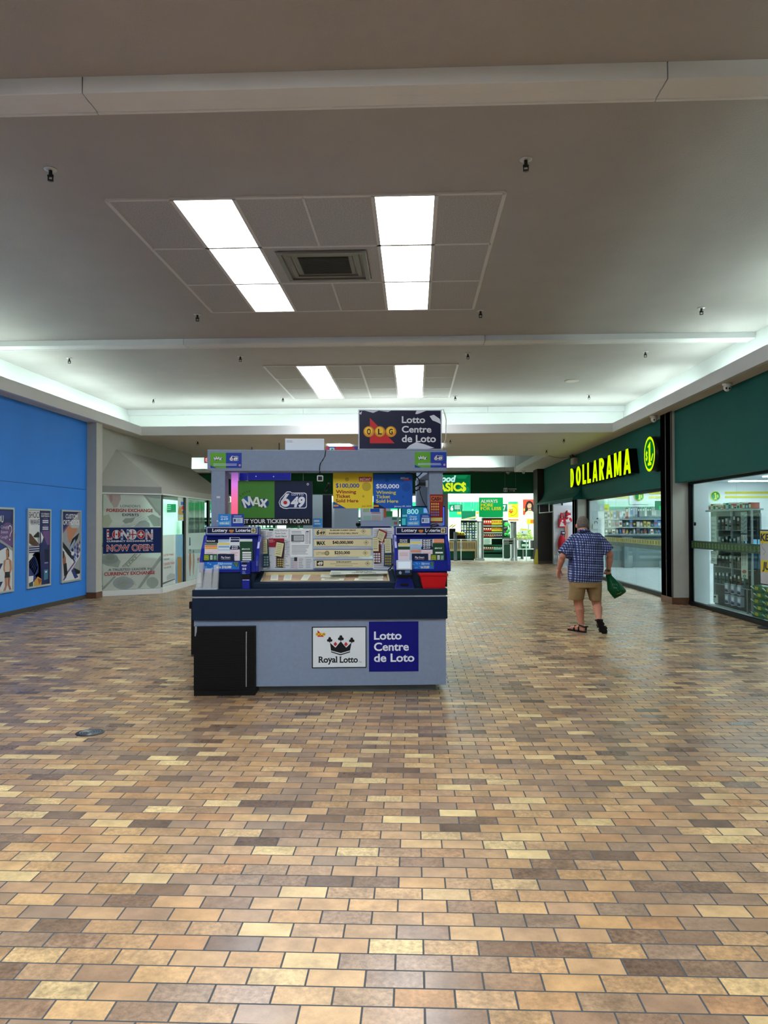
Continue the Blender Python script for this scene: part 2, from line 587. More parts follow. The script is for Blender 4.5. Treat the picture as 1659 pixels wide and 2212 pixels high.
# cove lips
def lipbox(name, *a):
    mb = MB(); mb.box(*a, LIP); struct(mb, name, bevel=0.006)
lipbox('trim_1', -6.80, -6.72, -9, 18.49, ZS, 4.01)
lipbox('trim_2', 4.80, 4.88, -9, 18.49, ZS, 4.01)
lipbox('trim_3', -6.80, 4.88, 18.49, 18.57, ZS, 4.01)
lipbox('trim_4', -12, 4.35, 24.60, 24.67, ZS, 4.0)
lipbox('trim_5', 4.27, 4.35, 24.67, 32.45, ZS, 4.0)
lipbox('trim_6', -12, 4.35, 32.45, 32.53, ZS, 4.0)
# risers behind the coves
mb = MB(); mb.box(-7.95, -7.85, -9, 20.78, ZS + .04, ZC, RISER); struct(mb, 'wall_cove_left')
mb = MB(); mb.box(5.65, 5.75, -9, 20.78, ZS + .04, ZC, RISER); struct(mb, 'wall_cove_right')
mb = MB(); mb.box(-7.85, 5.65, 20.68, 20.78, ZS + .04, ZC, RISER); struct(mb, 'wall_cove_far')
mb = MB(); mb.box(-12, 5.75, 33.4, 33.5, ZS + .04, ZC, RISER); struct(mb, 'wall_recess_far')
mb = MB(); mb.box(5.65, 5.75, 24.67, 33.4, ZS + .04, ZC, RISER); struct(mb, 'wall_recess_right')
mb = MB(); mb.box(-12, 5.75, 24.1, 24.2, ZS + .04, ZC, RISER); struct(mb, 'wall_recess_near')
# the boxed beams on the ceiling
def beam(name, x0, x1, y0, y1, z, cuts):
    mb = MB()
    xs = [x0] + cuts + [x1]
    for a, c in zip(xs, xs[1:]):
        mb.box(a + .004, c - .004, y0, y0 + (y1 - y0) * .45, z, ZC, LIP)
        mb.box(a + .004, c - .004, y0 + (y1 - y0) * .45 + .004, y1 - .025, z + .004, ZC, LIP)
        mb.box(a + .004, c - .004, y1 - .025, y1, z - .004, ZC, LIP)
    struct(mb, name, bevel=0.003)
beam('trim_7', -7.85, 5.65, 5.22, 5.50, 4.62, [-2.33, 1.746])
beam('trim_8', -7.85, 5.65, 12.72, 13.02, 4.645, [-3.91, 1.20])
beam('trim_9', -7.85, 5.65, 20.50, 20.68, 4.595, [-3.0, 2.0])
# back of the mall, behind the camera, so that the space is closed
mb = MB(); mb.box(-12, 5.75, -9.1, -9, 0, ZC, GREYW); struct(mb, 'wall_back')
mb = MB(); mb.box(-12.1, -12, 23.7, 33.5, 0, ZC, GREYW); struct(mb, 'wall_far_left')

# ---- left side: blue shop wall
mb = MB()
mb.box(-7.25, -7.03, -9, 16.06, 2.34, ZS, BLUE)
mb.box(-7.25, -7.03, -9, 16.06, 0.08, 2.33, BLUE)
mb.box(-7.25, -7.04, -9, 16.06, 2.33, 2.34, mat('#1c4f90'))
struct(mb, 'wall_left')
mb = MB(); mb.box(-7.25, -7.02, -9, 16.06, 0, 0.085, mat('#4d4a46', 0.6)); struct(mb, 'baseboard_left', bevel=0.004)
mb = MB(); mb.box(-7.25, -6.82, 16.06, 16.37, 0.13, ZS, TAUPE); struct(mb, 'trim_pillar_left', bevel=0.004)
mb = MB(); mb.box(-7.25, -6.812, 16.05, 16.38, 0, 0.13, BROWN); struct(mb, 'baseboard_pillar_left', bevel=0.004)

# ---- right side: dark green shop fascias, pillars
mb = MB()
mb.box(5.12, 5.32, -9, 15.1, 2.38, ZS, GREEN)
mb.box(5.32, 5.46, -9, 15.1, 2.40, 2.5, mat('#8b8880'))
struct(mb, 'wall_fascia_near')
mb = MB()
mb.box(5.20, 5.45, 15.74, 30.95, 2.70, ZS, GREEN)
mb.box(5.20, 5.45, 15.74, 23.7, 2.34, 2.70, GREEN)
struct(mb, 'wall_fascia_far')
mb = MB()
# over the doorway the fascia flares forward at its foot
prof = [(5.20, 2.85), (5.17, 2.72), (5.10, 2.58), (5.0, 2.46), (4.92, 2.40), (4.92, 2.34), (5.45, 2.34), (5.45, 2.85)]
k = len(prof)
vs = [(x, y, z) for y in (23.7, 30.95) for x, z in prof]
mb.add(vs, [tuple(range(k)), tuple(range(2 * k - 1, k - 1, -1))] + [(i, i + k, (i + 1) % k + k, (i + 1) % k) for i in range(k)], GREEN)
struct(mb, 'wall_fascia_foot')
mb = MB(); mb.box(4.95, 5.46, 30.95, 31.15, 2.34, ZS, DARKF); struct(mb, 'trim_fascia_end')
MATB = mat('#050506', 0.8, spec=0.0)
def pilaster(tag_, y, y1, top, x0=5.05, x2=5.42):
    ym = (y + y1) / 2
    mb = MB()
    mb.box(x0, x0 + .12, ym + .012, y1, .13, top, MATB)
    mb.box(x0 - .008, x0 + .1, ym - .010, ym + .010, .13, top, mat('#5d5c58', 0.5))
    mb.box(x0, x0 + .12, y + .012, ym - .012, .13, top, MATB)
    mb.box(x0 - .006, x0 + .02, y - .012, y + .012, .13, top, mat('#5d5c58', 0.5))
    mb.box(x0 + .02, x2, y - .01, y1 - .02, .13, top, TAUPE)
    struct(mb, 'trim_pillar_' + tag_)
    mb = MB(); mb.box(x0 - .012, x2 + .005, y - .02, y1 + .005, 0, .13, BROWN); struct(mb, 'baseboard_pillar_' + tag_, bevel=0.004)
pilaster('right', 15.1, 15.74, ZS)
pilaster('doorway', 23.72, 24.42, 2.34, 5.05, 5.34)
mb = MB(); mb.box(4.94, 5.52, 30.56, 31.6, .1, ZS, mat('#35332f', 0.7)); struct(mb, 'trim_pillar_far')
mb = MB(); mb.box(4.93, 5.53, 30.55, 31.61, 0, .1, mat('#55483e', 0.5)); struct(mb, 'baseboard_pillar_far')

# ---- dollar shop shell
mb = MB(); mb.box(5.46, 20, 6, 33.1, 3.3, 3.4, mat('#d8dde0', 0.8)); struct(mb, 'ceiling_shop')
mb = MB(); mb.box(5.53, 20, 32.5, 32.6, 0, 3.3, SHOPW); struct(mb, 'wall_shop_far')
mb = MB(); mb.box(20, 20.1, 6, 32.6, 0, 3.3, SHOPW); struct(mb, 'wall_shop_back')
mb = MB(); mb.box(5.46, 20, 5.9, 6, 0, 3.3, SHOPW); struct(mb, 'wall_shop_near')
mb = MB(); mb.box(5.32, 5.46, -9, 6, 0, 2.4, GREYW); struct(mb, 'wall_right_near')
mb = MB(); mb.box(5.45, 5.74, 15.0, 15.08, 0, 3.3, SHOPW); struct(mb, 'wall_shop_return_near')
mb = MB(); mb.box(5.42, 5.86, 23.62, 23.72, 0, 3.3, SHOPW); struct(mb, 'wall_shop_return_far')

# shop windows: dark frame, panes with the strip of stickers
STRIPG = mat('#123a26', 0.4)
def shop_window(name, y0, y1, x, ztop, seams, zb, strip):
    fr = MB()
    fr.box(x - .04, x + .05, y0, y1, 0.0, zb, DARKF)
    fr.box(x - .03, x + .04, y0, y1, ztop - .06, ztop, DARKF)
    fr.box(x - .03, x + .04, y1 - .06, y1, zb, ztop - .06, DARKF)
    fr.box(x - .03, x + .04, y0, y0 + .06, zb, ztop - .06, DARKF)
    f = struct(fr, name)
    ys = [y0 + .06] + seams + [y1 - .06]
    for a, c in zip(ys, ys[1:]):
        g_ = MB(); g_.box(x, x + .010, a + .003, c - .003, zb, ztop - .06, glass())
        struct(g_, 'pane', f)
    return f
shop_window('window_1', 6.0, 15.1, 5.40, 2.40, [8.6, 11.2, 12.95], 0.07, 0)
shop_window('window_2', 15.76, 23.7, 5.36, 2.34, [16.9, 18.6, 20.4, 22.2], 0.09, 0)

# ---- supermarket front and shell
DKG = mat('#06472b', 0.5)
mb = MB(); mb.box(-12, 5.13, 32.5, 32.7, 2.89, ZS, DKG); struct(mb, 'wall_supermarket_fascia')
mb = MB(); mb.box(5.12, 5.22, 32.4, 32.7, 0, ZS, mat('#dfe6e6')); struct(mb, 'trim_supermarket_jamb')
FRAME = mat('#8b959b', 0.4, 0.5)
mb = MB()
mb.box(1.22, 1.46, 32.45, 32.62, 0, 2.89, FRAME)
struct(mb, 'trim_supermarket_post')
mb = MB()
for x in (-11.9, -9.6, -7.3, -5.0, -2.7, -0.7):
    mb.box(x, x + .07, 32.5, 32.58, 0, 2.89, FRAME)
mb.box(-12, 1.22, 32.5, 32.58, 0, .12, FRAME); mb.box(-12, 1.22, 32.5, 32.58, 2.80, 2.89, FRAME)
w3 = struct(mb, 'window_3')
xs = [-11.9, -9.6, -7.3, -5.0, -2.7, -0.7, 1.15]
for a, c in zip(xs, xs[1:]):
    g_ = MB(); g_.box(a + .07, c, 32.53, 32.54, .12, 2.80, glass()); struct(g_, 'pane', w3)
GW = mat('#e8efea', 0.7)
mb = MB(); mb.box(-12, 8, 33.5, 52, 4.6, 4.7, mat('#e6ebe8', .8)); struct(mb, 'ceiling_supermarket')
mb = MB(); mb.box(-12, 8, 51.9, 52, 0, 4.6, GW); struct(mb, 'wall_supermarket_back')
mb = MB(); mb.box(8, 8.1, 32.6, 52, 0, 4.6, GW); struct(mb, 'wall_supermarket_right')
mb = MB(); mb.box(-12.1, -12, 33.5, 52, 0, 4.6, GW); struct(mb, 'wall_supermarket_left')
mb = MB(); mb.box(5.22, 8, 32.6, 32.7, 0, 4.6, GW); struct(mb, 'wall_supermarket_front')

# ---- currency exchange: angled glazed bay under a hipped canopy
EXF = mat('#dfe6e6', 0.45); FRAME_ = mat('#b9c2c4', .4)
A = Vector((-6.92, 16.58, 0)); B = Vector((-5.83, 17.33, 0)); Cc = Vector((-5.83, 23.9, 0)); D = Vector((-6.92, 24.65, 0))
mb = MB(); mb.box(-7.25, -7.03, 16.37, 23.77, 2.44, ZS, GREYW); struct(mb, 'wall_exchange_header')
mb = MB(); mb.box(-12, -7.25, 23.62, 23.7, 2.6, ZC, GREYW); mb.box(-12, -10.4, 23.62, 23.7, 0, 2.6, GREYW); struct(mb, 'wall_exchange_side')
mb = MB(); mb.box(-10.4, -7.2, 23.62, 23.70, 0, .3, GREYW); mb.box(-7.25, -7.15, 23.6, 23.72, .3, 2.6, FRAME_); mb.box(-8.8, -8.74, 23.62, 23.68, .3, 2.6, FRAME_); w5 = struct(mb, 'window_5')
mb = MB(); mb.box(-10.4, -7.25, 23.65, 23.66, .3, 2.6, glass()); struct(mb, 'pane', w5)
mb = MB(); mb.box(-10.6, -10.5, 16.2, 23.62, 0, 3.0, mat('#e5e6e2')); struct(mb, 'wall_exchange_back')
mb = MB(); mb.box(-10.5, -7.25, 16.2, 16.3, 0, 3.0, mat('#e5e6e2')); struct(mb, 'wall_exchange_near')
mb = MB(); mb.box(-10.5, -7.25, 16.3, 23.62, 2.95, 3.0, mat('#e5e6e2')); struct(mb, 'ceiling_exchange')
T0, T1 = Vector((-7.03, 17.67, 3.37)), Vector((-7.03, 23.55, 3.37))
mb = MB()
def up(p, z): return Vector((p.x, p.y, z))
A2 = Vector((-7.03, 16.50, 0)); D2 = Vector((-7.03, 24.7, 0))
mb.add([up(A2, 2.45), up(B, 2.45), T0], [(0, 1, 2)], GREYW)
mb.add([up(B, 2.45), up(Cc, 2.45), T1, T0], [(0, 1, 2, 3)], GREYW)
mb.add([up(Cc, 2.45), up(D2, 2.45), T1], [(0, 1, 2)], GREYW)
mb.add([up(A2, 2.30), up(B, 2.30), up(Cc, 2.30), up(D2, 2.30)], [(0, 1, 2, 3)], GREYW)
fm = mat('#8e9290', .6)
mb.add([up(A2, 2.30), up(B, 2.30), up(B, 2.45), up(A2, 2.45)], [(0, 1, 2, 3)], fm)
mb.add([up(B, 2.30), up(Cc, 2.30), up(Cc, 2.45), up(B, 2.45)], [(0, 1, 2, 3)], GREYW)
mb.add([up(Cc, 2.30), up(D2, 2.30), up(D2, 2.45), up(Cc, 2.45)], [(0, 1, 2, 3)], GREYW)
struct(mb, 'wall_exchange_canopy')
def seg(mb_, p, q, z0, z1, th, m):
    d = (q - p); d.z = 0; d.normalize(); n = Vector((d.y, -d.x, 0)) * th / 2
    v = [p + n, q + n, q - n, p - n]
    vs = [Vector((a.x, a.y, z)) for z in (z0, z1) for a in v]
    mb_.add(vs, [(0, 3, 2, 1), (4, 5, 6, 7), (0, 1, 5, 4), (1, 2, 6, 5), (2, 3, 7, 6), (3, 0, 4, 7)], m)
mb = MB()
seg(mb, A, B, 0, .12, .07, EXF); seg(mb, B, Cc, 0, .14, .07, EXF); seg(mb, Cc, D, 0, .12, .07, EXF)
seg(mb, A, B, 2.27, 2.30, .06, EXF); seg(mb, B, Cc, 2.27, 2.30, .06, EXF)
seg(mb, Vector((-5.83, 19.12, 0)), Vector((-5.83, 19.30, 0)), .14, 2.27, .07, mat('#b9c2c4', .4))
seg(mb, Vector((-5.83, 18.98, 0)), Vector((-5.83, 19.12, 0)), .14, 2.27, .05, DARKF)
seg(mb, Vector((-5.83, 21.25, 0)), Vector((-5.83, 21.42, 0)), .14, 2.27, .06, DARKF)
seg(mb, Vector((-5.83, 23.8, 0)), Vector((-5.83, 23.9, 0)), .14, 2.27, .06, EXF)
seg(mb, Vector((-5.83, 17.33, 0)), Vector((-5.83, 17.36, 0)), .14, 2.27, .05, mat('#4b5154'))
w4 = struct(mb, 'window_4')
def pane(p, q, z0, z1):
    g_ = MB(); seg(g_, p, q, z0, z1, .010, glass()); struct(g_, 'pane', w4)
pane(A, B, .12, 2.27)
pane(Vector((-5.83, 17.36, 0)), Vector((-5.83, 18.98, 0)), .14, 2.27)
pane(Vector((-5.83, 19.30, 0)), Vector((-5.83, 21.25, 0)), .14, 2.27)
pane(Vector((-5.83, 21.42, 0)), Vector((-5.83, 23.8, 0)), .14, 2.27)
pane(Cc, D, .12, 2.27)

# ================================================================ ceiling fittings
def light_cluster(y0, where, seen=True, k=1.0):
    """lay-in panel of tiles with two rows of three lit panels"""
    xs = [-2.98, -2.345, -1.735, -1.06, -0.385, 0.225, 0.875]
    dy = 1.297
    t = thing('ceiling_tile_panel', 'speckled acoustic tile panel set in the ceiling around the %s light panels' % where, 'ceiling panel', (-1.05, y0 + 1.95, ZC), 'ceiling tile panels')
    z = ZC - .012
    tl = MB()
    for r in range(3):
        for c in range(6):
            if c in (1, 4): continue
            if seen == 'vent' and r == 1 and c in (2, 3): continue
            tl.box(xs[c] + .012, xs[c + 1] - .012, y0 + r * dy + .012, y0 + (r + 1) * dy - .012, z, ZC, TILEC)
    if seen == 'vent':
        tl.box(xs[2] + .012, -1.6, y0 + dy + .012, y0 + 2 * dy - .012, z, ZC, TILEC)
        tl.box(-.53, xs[4] - .012, y0 + dy + .012, y0 + 2 * dy - .012, z, ZC, TILEC)
        tl.box(-1.6, -.53, y0 + dy + .012, y0 + dy + .12, z, ZC, TILEC)
        tl.box(-1.6, -.53, y0 + 2 * dy - .14, y0 + 2 * dy - .012, z, ZC, TILEC)
    tl.build('ceiling_tile', t)
    gr = MB(); gm = mat('#d2d0cc', .5)
    for r in range(4): gr.box(xs[0], xs[6], y0 + r * dy - .022, y0 + r * dy + .022, z - .006, ZC, gm)
    for i, x in enumerate(xs):
        if seen == 'vent' and i == 3:
            gr.box(x - .012, x + .012, y0, y0 + dy, z - .006, ZC, gm); gr.box(x - .012, x + .012, y0 + 2 * dy, y0 + 3 * dy, z - .006, ZC, gm)
        else:
            gr.box(x - .02, x + .02, y0, y0 + 3 * dy, z - .006, ZC, gm)
    gr.build('grid', t)
    for c, side in ((1, 'left'), (4, 'right')):
        for r in range(3):
            l_ = MB()
            l_.box(xs[c] + .014, xs[c + 1] - .014, y0 + r * dy + .014, y0 + (r + 1) * dy - .014, z - .002, ZC, glow('#f6fbff', PANEL * k))
            lt = l_.build('ceiling_light')
            tag(lt, '%s lit ceiling panel in the %s row of the %s cluster' % (('front', 'middle', 'back')[r], side, where), 'ceiling light', 'lit ceiling panels of the %s cluster' % where)
light_cluster(7.22, 'nearer', 'vent', k=.95)
light_cluster(14.96, 'farther', k=.9)
light_cluster(-0.6, 'overhead', k=1.7)
light_cluster(-8.4, 'rear')

# square air diffuser
t = thing('air_vent', 'dark square stepped air diffuser between the nearer light panels', 'vent', (-1.065, 9.15, ZC))
mb = MB()
vm = mat('#77746c', .45, .2)
for i, (a, zz) in enumerate(((.52, .0), (.43, .03), (.35, .06))):
    h = .055
    for (x0, x1, y0, y1) in ((-a, a, -a, -a + h), (-a, a, a - h, a), (-a, -a + h, -a + h, a - h), (a - h, a, -a + h, a - h)):
        mb.box(-1.065 + x0, -1.065 + x1, 9.15 + y0 * .96, 9.15 + y1 * .96, ZC - .045 + zz * .5, ZC - .02 + zz * .5, vm)
mb.build('frame', t, bevel=.003)
mb = MB(); mb.box(-1.365, -.765, 8.86, 9.44, ZC - .022, ZC - .002, mat('#24231f', .6)); 
for i in range(16): mb.box(-1.355, -.775, 8.88 + i * .035, 8.886 + i * .035, ZC - .028, ZC - .022, mat('#4b4a45', .5))
mb.build('grille', t)

# sprinklers
def sprinkler(x, y, z):
    t = thing('sprinkler', '', 'sprinkler', (x, y, z))
    e = MB(); e.lathe([(.055, 0), (.055, -.006), (.035, -.012)], (x, y, z), mat('#cfd0cd', .4, .3)); e.build('escutcheon', t)
    h = MB(); dm = mat('#2b2b2a', .45, .5)
    h.tube([(x, y, z - .01), (x, y, z - .06)], .016, dm); 
    h.tube([(x - .025, y, z - .06), (x + .025, y, z - .06)], .012, dm, 6)
    h.box(x - .024, x - .016, y - .006, y + .006, z - .1, z - .06, dm); h.box(x + .016, x + .024, y - .006, y + .006, z - .1, z - .06, dm)
    h.lathe([(.026, -.1), (.026, -.104)], (x, y, z), dm, 12)
    h.build('head', t)
    return t
sp0 = None
rows = [(6.58, 'in front of the nearer light panels', [-3.22, .98], ZC),
        (11.25, 'just behind the nearer light panels', [-3.245, .996, 4.22], ZC),
        (14.08, 'between the second beam and the farther light panels', [-6.51, -3.245, 1.01, 4.26], ZC),
        (18.75, 'behind the farther light panels', [-6.52, -3.25, 1.03, 4.30], ZC),
        (19.85, 'on the lower soffit past the cove', [-5.71, .956, 3.9], ZS),
        (22.8, 'near the edge of the far recess', [3.96], ZS)]
for y, w, xs, z in rows:
    for i, x in enumerate(xs):
        lab = 'dark sprinkler head %s, %s' % (w, ('only one there' if len(xs) == 1 else ORD[i] + ' from the left'))
        if sp0 is None:
            sp0 = sprinkler(x, y, z); sp0['label'] = lab; sp0['group'] = 'ceiling sprinklers'
        else: dup(sp0, (x, y, z), lab, 'ceiling sprinklers')

# round blank plate on the ceiling
mb = MB(); mb.lathe([(.16, 0), (.16, -.012), (.13, -.02)], (3.49, 16.85, ZC), mat('#d4d0c8', .6), 28)
tag(mb.build('ceiling_plate'), 'flat round off-white plate on the ceiling right of the farther lights', 'plate')

# tubes lying in the coves
def tube_light(p, q, lab, group, s):
    t = thing('cove_light', lab, 'light', ((p[0] + q[0]) / 2, (p[1] + q[1]) / 2, p[2] - .05), group)
    h = MB(); w = .04
    h.box(min(p[0], q[0]) - (w if p[0] == q[0] else 0), max(p[0], q[0]) + (w if p[0] == q[0] else 0),
          min(p[1], q[1]) - (w if p[1] == q[1] else 0), max(p[1], q[1]) + (w if p[1] == q[1] else 0), p[2] - .05, p[2] - .02, mat('#cfd4d4')); h.build('batten', t)
    l_ = MB(); l_.tube([p, q], .019, glow('#e8fff8', s), 8); l_.build('tube', t)
n = 0
for side, x in (('left', -7.3), ('right', 5.27)):
    gaps = [(18.75 - 3.55 * k, 20.15 - 3.55 * k + (0 if k == 0 else 1.4)) for k in range(7)] if side == 'right' else [(17.9 - 2.7 * k, 20.2 - 2.7 * k) for k in range(9)]
    if side == 'right': gaps = [(18.8, 20.2)] + [(15.25 - 3.6 * k, 18.0 - 3.6 * k) for k in range(6)]
    for i, (a, c) in enumerate(gaps):
        tube_light((x, a, 3.90), (x, c, 3.90), 'fluorescent tube in the %s ceiling cove, %s from its far end' % (side, ORD[i]), 'cove tubes', COVE)
for i in range(5):
    a = -6.4 + i * 2.35
    tube_light((a, 19.4, 3.90), (a + 1.9, 19.4, 3.90), 'fluorescent tube in the cross cove behind the kiosk sign, %s from the left' % ORD[i], 'cove tubes', COVE)
for i in range(6):
    a = -11.5 + i * 2.6
    tube_light((a, 33.0, 3.92), (a + 2.0, 33.0, 3.92), 'fluorescent tube in the far recess above the supermarket, %s from the left' % ORD[i], 'cove tubes', COVE * 1.2)

# lights in the shops
def shoplight(x, y, z, w, d, s, lab, grp, hexc='#f2fbff'):
    m_ = MB(); m_.box(x - w / 2, x + w / 2, y - d / 2, y + d / 2, z - .03, z, glow(hexc, s))
    tag(m_.build('ceiling_light'), lab, 'ceiling light', grp)
for i, y in enumerate((10.5, 14.0, 17.5, 21.0, 24.5, 28.0, 31.0)):
    for j, x in enumerate((7.2, 10.2, 13.5)):
        shoplight(x, y, 3.3, 1.6, .35, SHOP * 1.9, 'dollar shop ceiling light strip, row %d from the near end, %s from the window' % (i + 1, ORD[j]), 'dollar shop ceiling lights')
for i, y in enumerate((34.0, 38.0, 43.0, 47.0, 50.5)):  # the front row is added to brighten the shelf fronts
    for j, x in enumerate((-9, -5.5, -2, 1.5, 5)):
        shoplight(x, y, 4.6, 2.6, .5, GROC * 1.8, 'ceiling light strip in the supermarket, row %d from the front, %s from the left' % (i + 1, ORD[j]), 'supermarket ceiling lights', '#f4fff6')
shoplight(-2.06, 21.35, ZS + .005, .6, 1.2, PANEL * .9, 'lit panel in the lower soffit seen beside the kiosk top sign', 'soffit light panels')
shoplight(.5, 21.35, ZS + .005, .6, 1.2, PANEL * .9, 'lit panel in the lower soffit hidden behind the kiosk top sign', 'soffit light panels')
shoplight(-8.2, 18.5, 2.95, 1.2, .6, 9, 'added light brightening the inside of the currency exchange, nearer one', 'added currency exchange lights')  # this lamp and the next are added to lighten the exchange interior
shoplight(-8.2, 21.8, 2.95, 1.2, .6, 9, 'added light brightening the inside of the currency exchange, farther one', 'added currency exchange lights')

# floor drain
t = thing('floor_drain', 'round grey metal drain cover set in the brick floor', 'drain', (-2.455, 5.685, 0))
mb = MB(); mb.lathe([(.105, 0.0), (.105, .003), (.085, .0045)], (-2.455, 5.685, 0), mat('#3f4548', .5, .5), 28); mb.build('rim', t)
mb = MB()
for r in (.078, .06, .042, .024): mb.lathe([(r, 0.004), (r, .0065), (r - .008, .0065), (r - .008, .004)], (-2.455, 5.685, 0), mat('#868d90', .35, .8), 28)
mb.build('grate', t)
# ================================================================ the lottery kiosk
KO = Vector((-2.05, 6.95, 0)); KA = math.atan2(.19, 2.37)
ku = Vector((math.cos(KA), math.sin(KA), 0)); kw = Vector((-math.sin(KA), math.cos(KA), 0))
KM = Matrix(((ku.x, kw.x, 0, KO.x), (ku.y, kw.y, 0, KO.y), (0, 0, 1, 0), (0, 0, 0, 1)))
def KP(d): return Plane(KO + kw * d, ku, (0, 0, 1))
def kz(py, d, px=700): return KP(d).pix(px, py)[1]
def kx(px, d, py=1200): return KP(d).pix(px, py)[0]
def kbox(mb, px0, py0, px1, py1, d, dep, m):
    p = KP(d); cx, cy_ = (px0 + px1) / 2, (py0 + py1) / 2
    mb.box(p.pix(px0, cy_)[0], p.pix(px1, cy_)[0], d, d + dep, p.pix(cx, py0)[1], p.pix(cx, py1)[1], m)
NAVY = mat('#0f2238', 0.5, spec=.18); KGREY = mat('#7d8da6', 0.6, var=0.04, scale=30); SILV = mat('#aeb9c6', 0.35, 0.3)
RBLUE = mat('#0b1f8c', 0.32, coat=.3); DBLUE = mat('#07155e', 0.35); INK = mat('#11141b', .6)
CREAM = mat('#d9d0a6', .6); PAPER = mat('#e4eaee', .7); PALE = mat('#d9dde4', .7)
W_ = 2.37
t = K = thing('lottery_kiosk', 'grey and navy lottery ticket kiosk standing in the middle of the mall', 'kiosk', tuple(KO))
z_t, z_s, z_b, z_p = kz(1273, 0), kz(1287, 0), kz(1290.5, 0), kz(1338, 0)
zpan = kz(1481.5, .03)
uc = kx(551.5, 0, 1430)
mb = MB(KM); mb.box(0, W_, 0, .62, z_s, z_t, NAVY); mb.box(0, .55, .62, 2.2, z_s, z_t, NAVY); mb.box(W_ - .55, W_, .62, 2.2, z_s, z_t, NAVY); mb.build('countertop', t, bevel=.004)
mb = MB(KM); mb.box(.012, W_ - .012, .012, 2.19, z_b, z_s, SILV); mb.build('silver_strip', t)
mb = MB(KM); mb.box(0, W_, 0, .04, z_p, z_b, NAVY); mb.box(0, .04, .04, 2.2, z_p, z_b, NAVY); mb.box(W_ - .04, W_, .04, 2.2, z_p, z_b, NAVY); mb.build('band', t, bevel=.004)
mb = MB(KM)
zc = kz(1352, .02)
mb.box(uc + .004, W_ - .012, .03, .07, zpan, z_p, KGREY); mb.box(.012, uc + .004, .03, .07, zc + .004, z_p, KGREY)
mb.box(.012, .05, .60, 2.19, zpan, z_p, KGREY); mb.box(W_ - .05, W_ - .012, .07, 2.19, zpan, z_p, KGREY)
mb.build('front_panel', t)
mb = MB(KM); mb.box(uc + .02, W_ - .10, .11, .15, 0, zpan, mat('#6b7578', .5)); mb.box(W_ - .14, W_ - .10, .18, 2.1, 0, zpan, mat('#3b4049', .5)); mb.box(.1, .14, .6, 2.1, 0, zpan, mat('#3b4049', .5)); mb.build('plinth', t)
zh0, zh1 = kz(1017.5, .45), kz(972, .45)
for nm, a, c in (('left', kx(456, .45), kx(486, .45)), ('right', kx(927, .5), kx(957, .5))):
    mb = MB(KM); mb.box(a, c, .45 if nm == 'left' else .5, .66, z_t, zh0, KGREY); mb.build('post', t, bevel=.003)
    mb = MB(KM); mb.box(a, c, 2.0, 2.15, z_t, zh0, KGREY); mb.build('post', t, bevel=.003)
ha, hb = kx(447.5, .45), kx(966, .45)
mb = MB(KM); mb.box(ha, hb, .45, .70, zh0, zh1, KGREY); mb.box(ha, ha + .16, .7, 2.2, zh0, zh1, KGREY); mb.box(hb - .16, hb, .7, 2.2, zh0, zh1, KGREY)
mb.build('header', t, bevel=.004)
# raised boxes under the dispensers and riser behind the counter edge
zr = kz(1235, .2)
mb = MB(KM)
mb.box(kx(434, .2), kx(548, .16), .2, .6, z_t, zr, NAVY); mb.build('riser', t, bevel=.004)
mb = MB(KM); mb.box(kx(853, .2), kx(966, .2), .2, .6, z_t, zr, NAVY)
mb.build('riser', t, bevel=.004)
# small adhesive plates on the left post
mb = MB(KM); g = G(KP(.45), mb); g.rect(468, 1072, 475.5, 1076, mat('#c8ced4'), 2); g.rect(468, 1124, 474, 1127, mat('#c8ced4'), 2); mb.build('sticker', t)

# black cabinet front at the left foot
t = thing('black_cabinet', 'black ribbed cabinet with a long silver handle built into the kiosk left foot', 'cabinet', tuple(KM @ Vector((.3, -.02, 0))))
mb = MB(KM); RIB = mat('#0b0d10', .5)
c0, c1 = kx(418.5, -.03, 1430), kx(551, -.03, 1430)
zt = kz(1352, -.03)
mb.box(c0, c1, -.012, .58, .0, zt, RIB); mb.build('body', t)
mb = MB(KM)
mb.box(c0, c1, -.03, -.012, .055, zt, RIB)
nn = 62
for i in range(nn):
    z = .06 + (zt - .065) * i / nn
    mb.box(c0 + .004, c1 - .004, -.0335, -.03, z, z + (zt - .065) / nn * .55, RIB)
dr = mb.build('door', t)
mb = MB(KM); u_ = kx(532.5, -.03, 1430); mb.box(u_ - .005, u_ + .005, -.047, -.033, kz(1481, -.03), kz(1363, -.03), mat('#9aa3ab', .3, .7)); mb.build('handle', dr, bevel=.002)
mb = MB(KM); mb.box(c0, c1, -.02, .0, 0, .052, BLACK); mb.build('kick_board', t)
mb = MB(KM); g = G(KP(-.034), mb); g.poly([(421, 1353), (425.5, 1353), (425, 1364), (422.5, 1375), (420.5, 1374)], mat('#8a9298', .25), 2); mb.build('tape', t)

def sign(name, label, d, rect, th, backm, draw, cat='sign', tilt=None, group=None, plane=None, frame=None):
    """a flat sign whose face lies in the kiosk plane at depth d; draw(g) prints on it"""
    pl = plane or KP(d)
    mb = MB(); board(pl, *rect, th, backm, mb)
    if draw: draw(G(pl, mb))
    o = mb.build(name)
    return tag(o, label, cat, group)

